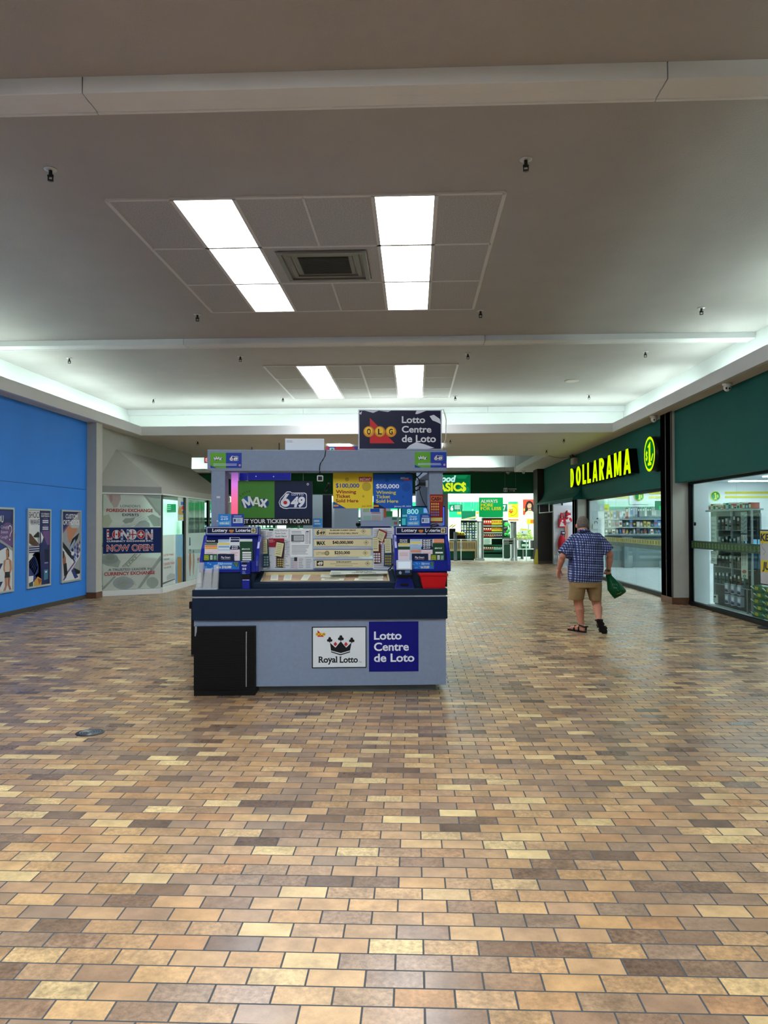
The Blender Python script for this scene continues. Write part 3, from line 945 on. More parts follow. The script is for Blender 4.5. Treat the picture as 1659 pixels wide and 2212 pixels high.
# stickers on the front panel
def olg(g, x0, y0, s, l=2, big=False):
    """red triangle with three yellow balls; s = ball radius in picture units, (x0,y0) first ball"""
    R_ = mat('#c01f22', .5); Y1 = mat('#e8a81c', .4); Y2 = mat('#f5cf47', .4); K_ = INK
    g.poly([(x0 + s * .2, y0 - s * 2.45), (x0 + s * .2, y0 + s * 2.1), (x0 + s * 4.6, y0 + s * 2.1)], R_, l)
    for i, ch in enumerate('OLG'):
        cx = x0 + i * s * 1.97
        g.disc(cx, y0, s, s, Y1, l + 1)
        g.disc(cx - s * .12, y0 - s * .15, s * .74, s * .74, Y2, l + 2)
        w = s * .42
        g.text(ch, cx - w, y0 + s * .42, cx + w, y0 - s * .42, K_, l + 3, .03)
def royal(g):
    g.rect(676, 1355.5, 789.5, 1441, mat('#d5dfe6', .4), 1)
    g.poly([(x, y) for x, y in ((686, 1361), (686, 1375.5), (700, 1375.5))], mat('#c01f22', .5), 2)
    for i, ch in enumerate('OLG'):
        g.disc(685.5 + i * 7, 1370, 4, 3.2, mat('#e6b52a', .4), 3); g.text(ch, 683.6 + i * 7, 1371.6, 687.4 + i * 7, 1368.4, INK, 4, .02)
    S = 260 / 1659
    def q(x, y): return (660 + x * S, 1330 + y * S)
    for cx, cy_, k in ((333, 330, 1), (487, 308, 1.08), (637, 336, 1)):
        for dx, dy in ((0, -17), (-19, 10), (19, 10)):
            g.disc(*q(cx + dx * k, cy_ + dy * k), 19 * k * S, 19 * k * S, INK, 2)
        g.poly([q(cx - 5, cy_), q(cx + 5, cy_), q(cx + 9, cy_ + 38 * k), q(cx - 9, cy_ + 38 * k)], INK, 2)
    g.poly([q(338, 372), q(412, 440), q(486, 352), q(486, 515), q(350, 478)], INK, 2)
    g.poly([q(486, 352), q(560, 440), q(634, 370), q(614, 478), q(486, 515)], INK, 2)
    g.poly([q(352, 490), q(482, 530), q(482, 546), q(352, 504)], INK, 2); g.poly([q(482, 530), q(614, 490), q(614, 504), q(482, 546)], INK, 2)
    for cx, cy_ in ((411, 391), (557, 393)):
        g.poly([q(cx - 27, cy_), q(cx, cy_ - 32), q(cx + 27, cy_), q(cx, cy_ + 32)], mat('#b52a3a', .5), 2)
    # serif lettering: plain letters with slab feet
    x0, yb, yt = 688.4, 1431, 1418.4
    g.text('Royal', 688.4, yb, 728.5, yt, INK, 2, .028); g.text('Lotto', 734, yb, 773, yt, INK, 2, .028)
    for a, c in ((687.8, 693.6), (695.0, 700.0), (733.4, 742.5), (724.8, 729.4)):
        g.rect(a, yb - 1.1, c, yb, INK, 2)
    for a, c in ((687.8, 692), (733.4, 738.3), (724.2, 727.4)):
        g.rect(a, yt, c, yt + 1.1, INK, 2)
    g.rect(708.8, 1421.3, 712.4, 1422.3, INK, 2); g.rect(713.4, 1421.3, 716.4, 1422.3, INK, 2)
    g.text('Inc.', 775.5, 1431, 782, 1427.5, mat('#5b646c'), 2, 0)
sign('kiosk_sign', 'white sign with a black crown and card suits over Royal Lotto', .027, (673.5, 1353.5, 791.5, 1443), .003, mat('#10141c', .4), royal)
def lcl(g):
    for s, y, x1, yt in (('Lotto', 1381, 867.5, 1364.5), ('Centre', 1405.2, 883, 1388.5), ('de Loto', 1429, 895, 1412.3)):
        g.text(s, 808, y, x1, yt, mat('#dfe8f4', .4), 1, .022)
sign('kiosk_sign', 'royal blue square sign reading Lotto Centre de Loto low on the kiosk front', .027, (797, 1342.5, 904, 1450.5), .003, mat('#050d74', .4), lcl)

# logos
def logo_max(g, x0, y0, s, l=2):
    """x0,y0 centre of the M ball; s scale in picture units (M ball radius)"""
    g.disc(x0, y0, s, s, mat('#143f7e', .35), l); g.disc(x0 - s * .2, y0 - s * .3, s * .62, s * .55, mat('#2563a8', .35), l + 1)
    g.disc(x0 + s * 1.42, y0 - s * .05, s * .86, s * .86, mat('#2f6b2a', .35), l); g.disc(x0 + s * 1.4, y0 - s * .2, s * .55, s * .5, mat('#4c8d3a', .35), l + 1)
    g.disc(x0 + s * 2.72, y0 + s * .15, s * .76, s * .76, mat('#143f7e', .35), l)
    w = mat('#e3e9ea', .4)
    p = lambda a, b: (x0 + s * a, y0 + s * b)
    def bar(pts): g.poly([p(*q) for q in pts], w, l + 2)
    bar([(-1.0, -.42), (-.72, -.62), (-.15, .92), (-.5, .92)]); bar([(-.98, -.45), (-.68, -.62), (.32, .26), (.2, .62)])
    bar([(.02, -1.0), (.40, -.92), (.42, .45), (.14, .52)]); bar([(.05, -.98), (.42, -.98), (1.12, .52), (.82, .6)])
    bar([(1.28, -.86), (1.58, -.86), (1.05, .40), (.72, .35)]); bar([(1.40, -.86), (1.72, -.86), (2.12, .66), (1.8, .72)]); bar([(1.1, .08), (1.9, .12), (1.95, .34), (1.05, .3)])
    bar([(2.02, -.5), (2.42, -.55), (3.12, .80), (2.82, .92)]); bar([(3.0, -.58), (3.32, -.42), (2.32, .85), (1.98, .62)])
def logo_649(g, x0, y0, w, h, l=2, col='#dfe6ee', inner='#152c66', plain=False):
    """outlined 6/49 badge in the box x0..x0+w, y0..y0+h"""
    P = lambda a, b: (x0 + w * a, y0 + h * b)
    out = [(.0, .62), (.06, .40), (.25, .06), (.30, 0), (.41, 0), (.47, .07), (.92, .07), (.98, .12), (1, .22), (1, .85), (.97, .94), (.92, .97), (.38, .97), (.28, 1.0), (.16, .97), (.05, .86)]
    cx = sum(a for a, _ in out) / len(out); cyy = .52
    W1 = mat(col, .4); IN = mat(inner, .4)
    g.poly([P(a, b) for a, b in out], W1, l)
    g.poly([P(.5 + (a - .5) * .955, .52 + (b - .52) * .90) for a, b in out], IN, l + 1)
    six = [(.26, .12), (.37, .12), (.22, .42), (.33, .42)]
    g.poly([P(.26, .13), P(.38, .13), P(.19, .55), P(.07, .60)], W1, l + 2)
    g.disc(*P(.235, .64), w * .165, h * .24, W1, l + 2)
    g.disc(*P(.235, .64), w * .070, h * .105, mat('#b81c34', .4) if not plain else IN, l + 3)
    g.text('49', *P(.43, .86), *P(.93, .34), W1, l + 2, .05, .15)
    g.text('LOTTO', *P(.46, .23), *P(.88, .14), W1, l + 2, .02)

# hanging Lotto sign
def maxsign(g):
    g.rect(514.5, 1039.5, 593, 1119, mat('#3f7d2e', .35), 1)
    g.rect(593, 1039.5, 674.5, 1119, mat('#0c1c3f', .35), 1)
    logo_max(g, 535, 1085, 13.2, 2)
    dk = mat('#16300f', .5)
    for i, (ch, a) in enumerate(zip('Lotto', (.75, .6, .45, .3, .1))):
        x = 519.5 + i * 4.4; y = 1073 - (4.2 * i - .42 * i * i)
        g.text(ch, x, y, x + (3.4 if ch != 't' else 2.4), y - 4.6, dk, 2, .01, rot=a * .8)
    logo_649(g, 602, 1061.5, 61, 38, 2)
    g.disc(665, 1046, 2.5, 2.5, mat('#cdd6e0'), 2); g.disc(665, 1046, 1.4, 1.4, mat('#0c1c3f', .35), 3)
    g.text('GET YOUR TICKETS TODAY!', 515.5, 1130, 668, 1121.8, mat('#d6dbe0', .4), 2, .025)
sign('hanging_sign', 'hanging sign, half green half navy, with get your tickets today below', .66, (514, 1039, 675, 1135), .012, mat('#0a0c10', .4), maxsign)
mb = MB(KM)
for px in (535, 655): mb.tube([(kx(px, .67, 1030), .666, kz(1040, .67)), (kx(px, .67, 1030), .666, zh0)], .003, SILV, 6)
tag(mb.build('hanger_wire'), 'pair of thin wires holding up the half green half navy sign', 'wire')

def winsign(amount, month, base, tcol, acol, corner, rx, rot):
    x0, y0, x1, y1 = rx
    def draw(g):
        w, h = x1 - x0, y1 - y0
        P = lambda a, b: (x0 + w * a, y0 + h * b)
        dk = mat('#b7a331' if base == '#e3c92f' else '#0f4aa0', .45)
        for a, b, r in ((.84, .38, .115), (.99, .65, .16), (.76, .66, .03), (.35, .18, .05)):
            rr = min(r * w, (1 - a) * w) if a + r > 1 else r * w
            g.disc(*P(a, b), rr, rr, dk, 1)
        g.poly([P(0, .80), P(.33, 1.0), P(0, 1.0)], mat(corner, .4), 2)
        for i in range(3): g.disc(*P(.035 + i * .04, .925), w * .025, w * .025, mat('#d9912a', .4), 3)
        g.text(amount, *P(.07, .41), *P(.66, .30), acol, 2, .026)
        for s, yb, xe in (('Winning', .575, .58), ('Ticket', .70, .43), ('Sold Here', .83, .635)):
            g.text(s, *P(.07, yb), *P(xe, yb - .09), tcol, 2, .024)
        g.text(month, *P(.72 if month.startswith('July') else .53, .955), *P(.96, .915), acol if base != '#e3c92f' else mat('#6a5210'), 2, .01, .15)
        if base == '#e3c92f':
            g.rect(*P(.65, .11), *P(.97, .24), mat('#b8242e', .4), 2); g.text('INSTANT', *P(.67, .22), *P(.95, .14), mat('#f0dfe0'), 3, .02, .2)
        else:
            g.text('Millions', *P(.69, .15), *P(.90, .09), mat('#d7e1ee'), 3, .01, .3); g.rect(*P(.78, .15), *P(.95, .19), mat('#a33440', .4), 2)
    return draw
sign('hanging_sign', 'yellow hanging sign announcing a $100,000 winning ticket', .64, (719.5, 1022, 805.5, 1098), .005, mat('#e3c92f', .45), winsign('$100,000', 'July 2024', '#e3c92f', mat('#8e1c2a', .5), mat('#1d4aa0', .5), '#1d4aa0', (719.5, 1022, 805.5, 1098), 0))
sign('hanging_sign', 'blue hanging sign announcing a $50,000 winning ticket', .645, (806.5, 1024, 891, 1098.5), .005, mat('#1559b8', .45), winsign('$50,000', 'January 09, 2024', '#1559b8', mat('#d8cf56', .5), mat('#dfe9f2', .5), '#0c1f4c', (806.5, 1024, 891, 1098.5), 0))

# header stickers
def hst(x0, y0, x1, y1):
    def draw(g):
        w, h = x1 - x0, y1 - y0
        g.rect(x0, y0, x0 + w * .5, y1, mat('#5aa02c', .4), 1)
        logo_max(g, x0 + w * .17, y0 + h * .38, w * .062, 2); logo_649(g, x0 + w * .61, y0 + h * .2, w * .28, h * .34, 2)
        g.poly([(x0, y0 + h * .82), (x0 + w * .2, y1), (x0, y1)], mat('#21409c', .4), 2)
        g.lines(x0 + w * .1, y0 + h * .70, x0 + w * .86, y0 + h * .86, 2, mat('#b9c6dd'), 3, .05)
        g.disc(x1 - w * .06, y1 - h * .18, w * .035, w * .035, mat('#c58ea0'), 3)
    return draw
for lab, r in (('small green and blue lotto sticker on the kiosk header above the pink lit post', (454.5, 978, 522, 1011)), ('small green and blue lotto sticker on the kiosk header below the lit lottery board', (896, 976.5, 964, 1010))):
    sign('header_sticker', lab, .449, r, .002, mat('#1c3aa0', .4), hst(*r), 'sticker', group='header stickers')

# lightbox on top
t = thing('lightbox_sign', 'navy boxed sign with three yellow balls and a red triangle atop the kiosk', 'sign', tuple(KM @ Vector((1.9, .5, zh1))))
mb = MB(); pl = KP(.50)
board(pl, 774, 884.5, 954.5, 971.5, .16, mat('#c3ccd4', .4), mb); mb.build('case', t, bevel=.004)
mb = MB(); g = G(KP(.499), mb)
g.rect(776.5, 887, 952, 969.5, mat('#0a1136', .35), 1)
wt = mat('#cdd6e4', .4)
for pts in ([(776, 893), (782, 888), (780, 896)], [(788, 887), (818, 887), (806, 892), (797, 889.5)], [(818, 887), (845, 887), (838, 890)], [(897, 894), (900, 887), (921, 887), (909, 892), (901, 894.5)],
            [(928, 899), (937, 896), (950, 905), (952, 916), (944, 912), (934, 908)], [(878, 969), (885, 962), (899, 955), (918, 960), (938, 967.5), (925, 969.5)], [(884, 967), (900, 959.5), (912, 962.5)]):
    g.poly(pts, wt, 2)
g.poly([(799, 902.7), (799, 957.6), (852.5, 957.6)], mat('#c0212b', .4), 3)
for i, ch in enumerate('OLG'):
    cx = 796.8 + 23.8 * i
    g.disc(cx, 932.5, 12.2, 12.2, mat('#8a5a14', .4), 4); g.disc(cx, 932.5, 11.2, 11.2, mat('#d1912a', .4), 5); g.disc(cx - 1, 930.8, 8.4, 8.2, mat('#edc23f', .4), 6); 
    g.text(ch, cx - 4.2, 938.2, cx + 4.2, 926.8, INK, 7, .03)
for s, yb, x1, yt in (('Lotto', 913.5, 918.3, 899.8), ('Centre', 934.1, 931.7, 920.8), ('de Loto', 954.8, 941.5, 940.3)):
    g.text(s, 868, yb, x1, yt, mat('#d4dae2', .4), 4, .022)
mb.build('face', t)
mb = MB(KM)
pts = [(kx(950, .52, 886), .52, kz(885, .52)), (kx(958, .52, 886), .53, kz(883, .52)), (kx(964.5, .52, 910), .54, kz(905, .52)), (kx(963, .52, 940), .53, kz(945, .52)), (kx(955, .52, 968), .5, kz(971.5, .5))]
mb.tube(pts, .0045, mat('#c5c5bd', .5), 6); mb.build('cable', t)

# other things on the header
sign('notice_board', 'blank white board standing on the kiosk header', .52, (616, 947.5, 700, 973), .03, mat('#d9e4ee', .5), lambda g: g.lines(619, 951, 634, 956, 3, mat('#9aa6ae'), 1), 'board')
def redsign(g):
    g.rect(710, 964.5, 724, 973, mat('#2b4f9c'), 1); g.rect(712, 967, 722.5, 973, mat('#c8d8dc'), 2); g.poly([(762, 964), (772, 964), (772, 972.5), (769, 972.5)], mat('#2b4f9c'), 1); g.rect(715, 969, 720, 973, mat('#4b9a4c'), 3)
sign('header_box', 'low red and blue box on the kiosk header beside the lit lottery board', .60, (704.5, 964, 773, 973), .06, mat('#c5303c', .45), redsign, 'box')
mb = MB(KM); mb.box(kx(602, .55, 960), kx(604.2, .55, 960), .55, .56, zh1, kz(957, .55), BLACK); tag(mb.build('antenna'), 'short black aerial on the header beside the blank white board', 'aerial')
mb = MB(KM); mb.box(kx(543, .55, 960), kx(545, .55, 960), .55, .56, zh1, kz(966, .55), BLACK); mb.box(kx(516, .6, 960), kx(590, .6, 960), .6, .62, zh1, zh1 + .007, BLACK); tag(mb.build('antenna'), 'stubby black aerial on a thin bar on the kiosk header', 'aerial')
# webcam and its cable
t = thing('webcam', 'small white square camera with black front hanging under the kiosk header', 'camera', tuple(KM @ Vector((kx(691, .5), .5, zh0))))
mb = MB(KM); kbox(mb, 684.5, 1026.5, 698, 1039.5, .47, .05, mat('#c9ced2', .4)); mb.build('body', t, bevel=.01)
mb = MB(KM); kbox(mb, 687, 1029, 695.8, 1037.2, .462, .008, BLACK); mb.build('lens', t, bevel=.003)
mb = MB(KM); mb.tube([(kx(691, .49, 1020), .49, kz(1027, .49)), (kx(691, .49, 1020), .49, zh0 + .0)], .006, BLACK, 6); mb.build('bracket', t)
mb = MB(KM); mb.tube([(kx(x, .445, y), .444, kz(y, .445, x)) for x, y in ((704, 972.3), (702.5, 981), (702, 985), (697, 994), (692, 1001), (690.5, 1008), (690, 1017))], .005, BLACK, 6); mb.build('cable', t)
mb = MB(KM); mb.tube([(kx(x, .8, y), .8, kz(y, .8, x)) for x, y in ((711, 1043), (710, 1050), (704.5, 1057), (702, 1061))], [.012, .018, .018, .012], BLACK, 8); tag(mb.build('handset'), 'dark scanner handset hanging between the navy sign and yellow sign', 'handset')
# glowing strip beside the left post
m = bpy.data.materials.new('led_gradient'); m.use_nodes = True; nt = m.node_tree; nt.nodes.clear()
ge = nt.nodes.new('ShaderNodeNewGeometry'); sx = nt.nodes.new('ShaderNodeSeparateXYZ'); mr = nt.nodes.new('ShaderNodeMapRange'); rp = nt.nodes.new('ShaderNodeValToRGB'); em = nt.nodes.new('ShaderNodeEmission'); oo = nt.nodes.new('ShaderNodeOutputMaterial')
za, zb_ = kz(1112, .66), kz(1017, .66)
mr.inputs[1].default_value = za; mr.inputs[2].default_value = zb_
nt.links.new(ge.outputs['Position'], sx.inputs[0]); nt.links.new(sx.outputs[2], mr.inputs[0]); nt.links.new(mr.outputs[0], rp.inputs[0]); nt.links.new(rp.outputs[0], em.inputs[0]); nt.links.new(em.outputs[0], oo.inputs[0])
e = rp.color_ramp.elements; e[0].color = lin('#ff6a86'); e[1].color = lin('#7a5a9a'); x = e.new(.35); x.color = lin('#ff7aa6'); x = e.new(.7); x.color = lin('#e286ee')
em.inputs[1].default_value = .95
t = thing('led_display', 'tall narrow pink and violet glowing display beside the left kiosk post', 'display', tuple(KM @ Vector((kx(505, .66), .66, z_t))))
mb = MB(KM); kbox(mb, 499.5, 1018, 514, 1112, .66, .03, m); mb.build('lit_face', t)
mb = MB(KM); p = KP(.66); mb.box(p.pix(498, 1060)[0], p.pix(515, 1060)[0], .69, .72, z_t, zh0, KGREY); mb.build('backing', t)

# red scratch card panel on the right post
def scratch(g):
    g.rect(930, 1071, 955.5, 1083.5, mat('#b85a3a', .5), 1); g.text('CASH', 932, 1081, 953, 1074, mat('#3b2018'), 2, .05)
    for r in range(5):
        for c in range(4): g.disc(932.8 + c * 4.6, 1088.5 + r * 6, 1.9, 2.3, mat(('#cf9a56', '#b98a4a', '#6a6e9a')[min(2, (r + (r == 3)) // 2)], .5), 1, 10)
    g.rect(950, 1084, 955.5, 1117, mat('#8d2128'), 1); g.rect(930, 1118, 955.5, 1126, mat('#d0c06a'), 1)
sign('scratch_card_poster', 'large red scratch card print taped to the right kiosk post', .499, (928.7, 1068, 957, 1129), .003, mat('#7c171d', .45), scratch, 'poster')

# ---------------------------------------------------------------- slip dispensers
def dispenser(side, x0, x1, hx0, hx1, label):
    t = thing('slip_dispenser', label, 'dispenser', tuple(KM @ Vector(((kx(x0, .2) + kx(x1, .2)) / 2, .22, zr))), 'lottery slip dispensers')
    u0, u1 = kx(x0, .2), kx(x1, .2)
    zt1, zt2, zt3 = kz(1157, .4), kz(1211.5, .2), kz(1137.5, .38)
    prof = [(.17, zr), (.165, zr + .06), (.175, zt2), (.20, zt2 + .05), (.25, zt2 + .12), (.32, zt2 + .18), (.385, zt1 + .01), (.54, zt1 + .01), (.54, zr)]
    for a, c in ((u0, u0 + .035), (u1 - .035, u1)):
        mb = MB(KM); k = len(prof)
        vs = [(u, d, z) for u in (a, c) for d, z in prof]
        mb.add(vs, [tuple(range(k))[::-1], tuple(range(k, 2 * k))] + [(i, (i + 1) % k, (i + 1) % k + k, i + k) for i in range(k)], RBLUE)
        mb.build('side_panel', t, bevel=.008)
    mb = MB(KM); mb.box(u0 + .035, u1 - .035, .185, .22, zr, zt2, RBLUE); mb.box(u0 + .035, u1 - .035, .22, .54, zr, zr + .015, DBLUE); mb.box(u0 + .035, u1 - .035, .515, .54, zr, zt1, DBLUE); mb.build('body', t)
    mb = MB(KM); mb.add([(u0 + .035, .22, zt2), (u1 - .035, .22, zt2), (u1 - .035, .40, zt1), (u0 + .035, .40, zt1), (u0 + .035, .25, zt2 - .02), (u1 - .035, .25, zt2 - .02), (u1 - .035, .43, zt1 - .02), (u0 + .035, .43, zt1 - .02)],
                        [(0, 1, 2, 3), (4, 7, 6, 5), (0, 4, 5, 1), (1, 5, 6, 2), (2, 6, 7, 3), (3, 7, 4, 0)], DBLUE); mb.build('slip_tray', t)
    h0, h1 = kx(hx0, .37), kx(hx1, .37)
    mb = MB(KM); mb.box(h0 - .01, h1 + .012, .375, .54, zt1, zt3 + .004, RBLUE); mb.build('header_box', t, bevel=.006)
    mb = MB(); pl = KP(.373); g = G(pl, mb)
    w = hx1 - hx0
    board(pl, hx0, 1138.3, hx1, 1154, .006, mat('#b4bcc8', .35), mb)
    g.rect(hx0 + 1.6, 1140.2, hx1 - 1.6, 1152.2, mat('#0b1740', .35), 1)
    g.text('Lottery', hx0 + w * .115, 1148.6, hx0 + w * .415, 1142.2, mat('#dde3ea'), 2, .03)
    g.text('Loterie', hx0 + w * .575, 1148.6, hx0 + w * .865, 1142.2, mat('#dde3ea'), 2, .03)
    cx = hx0 + w * .49
    for i in range(3): g.disc(cx - 3.2 + i * 3.2, 1146.3, 2.1, 2.1, mat('#c98a3e'), 2)
    g.poly([(cx - 3.5, 1147.5), (cx + 4, 1147.5), (cx + 3, 1150.5), (cx - 2.6, 1150.5)], mat('#c9713e'), 3)
    g.rect(hx0 + w * .88, 1141.2, hx0 + w * .965, 1150.8, mat('#cfcab4'), 2); g.disc(hx0 + w * .922, 1146, 3.3, 3.3, mat('#7d7433'), 3)
    mb.build('header_sign', t)
    return t
dl = dispenser('left', 432, 560, 446, 556, 'blue lottery slip dispenser behind the clear acrylic sleeves')
dr_ = dispenser('right', 852, 973, 855, 965.5, 'blue lottery slip dispenser above the red plastic bin')

def slips(ox, oy, S, cols, where):
    """columns of play slips in tiers; the pieces rest in the tray"""
    for ci, (xa, xb, tiers) in enumerate(cols):
        n = len(tiers)
        for k, (yt, c1, c2, txt) in enumerate(tiers):
            d = .372 - (.372 - .205) * (k + 1) / n
            pl = KP(d)
            px0, px1 = ox + xa * S, ox + xb * S
            sh = (n - k) * .25
            py = oy + yt * S
            mb = MB(); board(pl, px0 + (sh if ci < 2 else -sh) * .5, py, px1 + (sh if ci < 2 else -sh) * .5, 1211.5, .004, mat(c1, .55), mb)
            g = G(pl, mb)
            if c2: g.rect(px0 + 1.2, py + .6, px1 - 1.2, py + 4.6, mat(c2, .5), 1)
            if txt == 'rows':
                for r in range(4): g.rect(px0 + 5, 1192 + r * 5, px1 - 3, 1195.6 + r * 5, mat('#dfe4e6'), 1)
            elif txt: g.text(txt, px0 + 3.5, py + 4, px0 + (px1 - px0) * .8, py + 1.4, mat('#e8ecef'), 2, .03, .15)
            else: g.lines(px0 + 3, py + 6, px1 - 3, py + 14, 3, mat('#c9a7ab'), 1)
            tag(mb.build('play_slips'), '%s play slips, %s column, %s tier from the back, %s' % (SLN.get(c2 or c1, 'pale'), ORD[ci], ORD[k], where), 'play slips', 'play slips in the dispensers')
SLN = {'#0e1114': 'black', '#2e6a4b': 'green', '#e58a5a': 'orange', '#eaa83a': 'amber', '#e3d9e2': 'pinkish white', '#9fc1e0': 'light blue', '#e9d468': 'yellow', '#15224e': 'navy', '#1c4a31': 'dark green', '#dfe6ea': 'white', '#7fb0dc': 'sky blue'}
WH = '#dfe6ea'
slips(420, 1130, .0904, [
    (240, 560, [(400, '#0e1114', '#0e1114', 'PROLINE'), (478, WH, '#2e6a4b', ''), (520, WH, '#e58a5a', ''), (570, WH, '#eaa83a', ''), (632, '#e3d9e2', None, '')]),
    (560, 850, [(390, WH, '#9fc1e0', ''), (470, WH, '#e9d468', ''), (540, WH, '#7fb0dc', ''), (580, '#9fc1e0', '#dfe6ea', ''), (650, WH, None, '')]),
    (850, 1085, [(340, WH, '#15224e', ''), (400, WH, '#15224e', ''), (470, WH, None, ''), (530, WH, '#15224e', '649'), (570, '#15224e', '#15224e', '649'), (632, '#e3d9e2', None, '')]),
    (1090, 1390, [(380, WH, None, ''), (440, '#1c4a31', '#1c4a31', ''), (495, '#1c4a31', '#1c4a31', ''), (545, '#1c4a31', '#1c4a31', ''), (590, '#1c4a31', '#1c4a31', 'BIG'), (640, '#1c4a31', None, 'rows')])], 'dispenser behind the sleeves')
slips(840, 1130, .0844, [
    (235, 535, [(400, '#0e1114', '#0e1114', 'PROLINE'), (450, '#0e1114', '#0e1114', 'PICKS'), (515, WH, '#e9d468', ''), (600, '#1c4a31', '#1c4a31', ''), (680, '#e3d9e2', None, '')]),
    (540, 830, [(412, WH, '#9fc1e0', ''), (470, WH, '#e9d468', ''), (560, '#9fc1e0', '#9fc1e0', ''), (690, '#9fc1e0', '#e58a5a', '')]),
    (835, 1120, [(412, WH, '#15224e', '649'), (465, WH, '#15224e', '649'), (510, WH, '#15224e', '649'), (555, WH, '#15224e', '649'), (605, '#15224e', '#15224e', '649'), (680, '#e3d9e2', None, '')]),
    (1130, 1420, [(405, WH, '#e58a5a', ''), (455, WH, '#e58a5a', ''), (510, '#1c4a31', '#1c4a31', ''), (560, '#1c4a31', '#1c4a31', ''), (610, '#1c4a31', '#1c4a31', 'BIG'), (680, '#1c4a31', None, 'rows')])], 'dispenser above the bin')
def playsmart(g, x0, x1):
    w = x1 - x0
    g.text('Play Smart', x0 + w * .2, 1206, x0 + w * .76, 1201.8, mat('#d5dae6'), 1, .02); g.rect(x0 + w * .2, 1207.6, x0 + w * .76, 1208.4, mat('#8b93aa'), 1)
sign('label_card', 'small navy Play Smart card on the dispenser behind the sleeves', .186, (470.5, 1196.5, 506, 1211), .004, mat('#101d3f', .4), lambda g: playsmart(g, 470.5, 506), 'card', group='play smart cards')
sign('label_card', 'small navy Play Smart card on the dispenser above the bin', .186, (889.5, 1196, 925, 1210), .004, mat('#101d3f', .4), lambda g: playsmart(g, 889.5, 925), 'card', group='play smart cards')
def scan(x0):
    def d_(g):
        g.rect(x0 + .8, 1199.5, x0 + 10.5, 1209.8, mat('#9fb63a'), 1); g.text('SCAN', x0 + 1.5, 1203.8, x0 + 9.5, 1200.8, mat('#4e5c1e'), 2, .02); g.text('HERE', x0 + 1.5, 1208.5, x0 + 9.5, 1205.5, mat('#4e5c1e'), 2, .02)
        g.rect(x0 + 13, 1197.6, x0 + 19.5, 1209.8, mat('#1a2327'), 1); g.rect(x0 + 13.7, 1199.4, x0 + 18.9, 1209, mat('#cfd8dc'), 2); g.lines(x0 + 14.5, 1201, x0 + 18, 1208, 4, mat('#7c8a90'), 3)
        g.rect(x0 + 21, 1199.5, x0 + 27.5, 1209.8, mat('#4f8a72'), 1); g.lines(x0 + 22, 1200.5, x0 + 27, 1208.5, 4, mat('#a3c2b2'), 2)
    return d_
sign('scan_card', 'green scan card with a phone picture on the dispenser behind the sleeves', .187, (439.8, 1197, 469, 1211), .004, mat('#25513a', .4), scan(440.3), 'card', group='scan cards')
sign('scan_card', 'green scan card with a phone picture on the dispenser above the bin', .187, (930.5, 1197, 959.5, 1210), .004, mat('#25513a', .4), scan(931), 'card', group='scan cards')
def ad(x0, x1):
    w = x1 - x0
    def d_(g):
        g.text('750', x0 + w * .40, 1220.3, x0 + w * .55, 1215.6, mat('#b9d6f2'), 1, .03, .2); g.lines(x0 + w * .56, 1215.5, x0 + w * .8, 1220, 2, mat('#a8c8ea'), 1, .1)
        g.text('$10,000', x0 + w * .52, 1227.5, x0 + w * .78, 1222.5, mat('#e6e2c2'), 1, .03, .2); g.text('WIN', x0 + w * .38, 1227.8, x0 + w * .5, 1223.6, mat('#e6e2c2'), 1, .03, .2)
        g.poly([(x0 + w * .82, 1214.3), (x0 + w * .995, 1214.3), (x0 + w * .96, 1222), (x0 + w * .925, 1226), (x0 + w * .86, 1220)], mat('#23473f'), 1)
        for i in range(3): g.poly([(x0 + w * (.85 + .045 * i), 1214.3), (x0 + w * (.865 + .045 * i), 1214.3), (x0 + w * .93, 1225), (x0 + w * .922, 1225)], mat('#7f9a5a'), 2)
        for i in range(9): g.disc(x0 + w * random.random() * .35, 1215 + random.random() * 13, w * .03, w * .02, mat('#5fa8e6'), 1, 8)
    return d_
sign('ad_strip', 'blue strip advertising $10,000 on the dispenser behind the sleeves', .184, (438, 1213.8, 517, 1230), .002, mat('#1f6fc8', .4), ad(438, 517), 'advert', group='dispenser adverts')
sign('ad_strip', 'blue strip advertising $10,000 on the dispenser above the bin', .184, (891.5, 1213, 937.5, 1229), .002, mat('#1f6fc8', .4), ad(891.5, 937.5), 'advert', group='dispenser adverts')
# ticket checker post by the left dispenser
t = thing('ticket_checker', 'narrow blue ticket checker standing at the left dispenser', 'ticket checker', tuple(KM @ Vector((kx(530, .13), .13, z_t))))
mb = MB(KM); kbox(mb, 519.5, 1212.5, 540.5, 1241, .13, .045, RBLUE); kbox(mb, 522.5, 1252, 539.5, 1272.8, .10, .07, RBLUE); mb.build('body', t, bevel=.006)
mb = MB(KM); kbox(mb, 522.5, 1241, 539.5, 1252, .125, .045, BLACK); kbox(mb, 523.5, 1214, 534, 1218.5, .127, .004, BLACK); mb.build('scan_slot', t)
mb = MB(); g = G(KP(.129), mb); g.rect(522, 1220.5, 533, 1222.2, mat('#d5dbe6'), 1); g.rect(524, 1223.5, 532, 1225, mat('#8fa0c8'), 1); g.disc(525.5, 1229, 2, 2, mat('#cfd6e2'), 1); g.disc(530, 1229, 2, 2, mat('#cfd6e2'), 1); g.lines(523.5, 1233, 531.5, 1240.5, 3, mat('#7f95c8'), 1); mb.build('label', t)
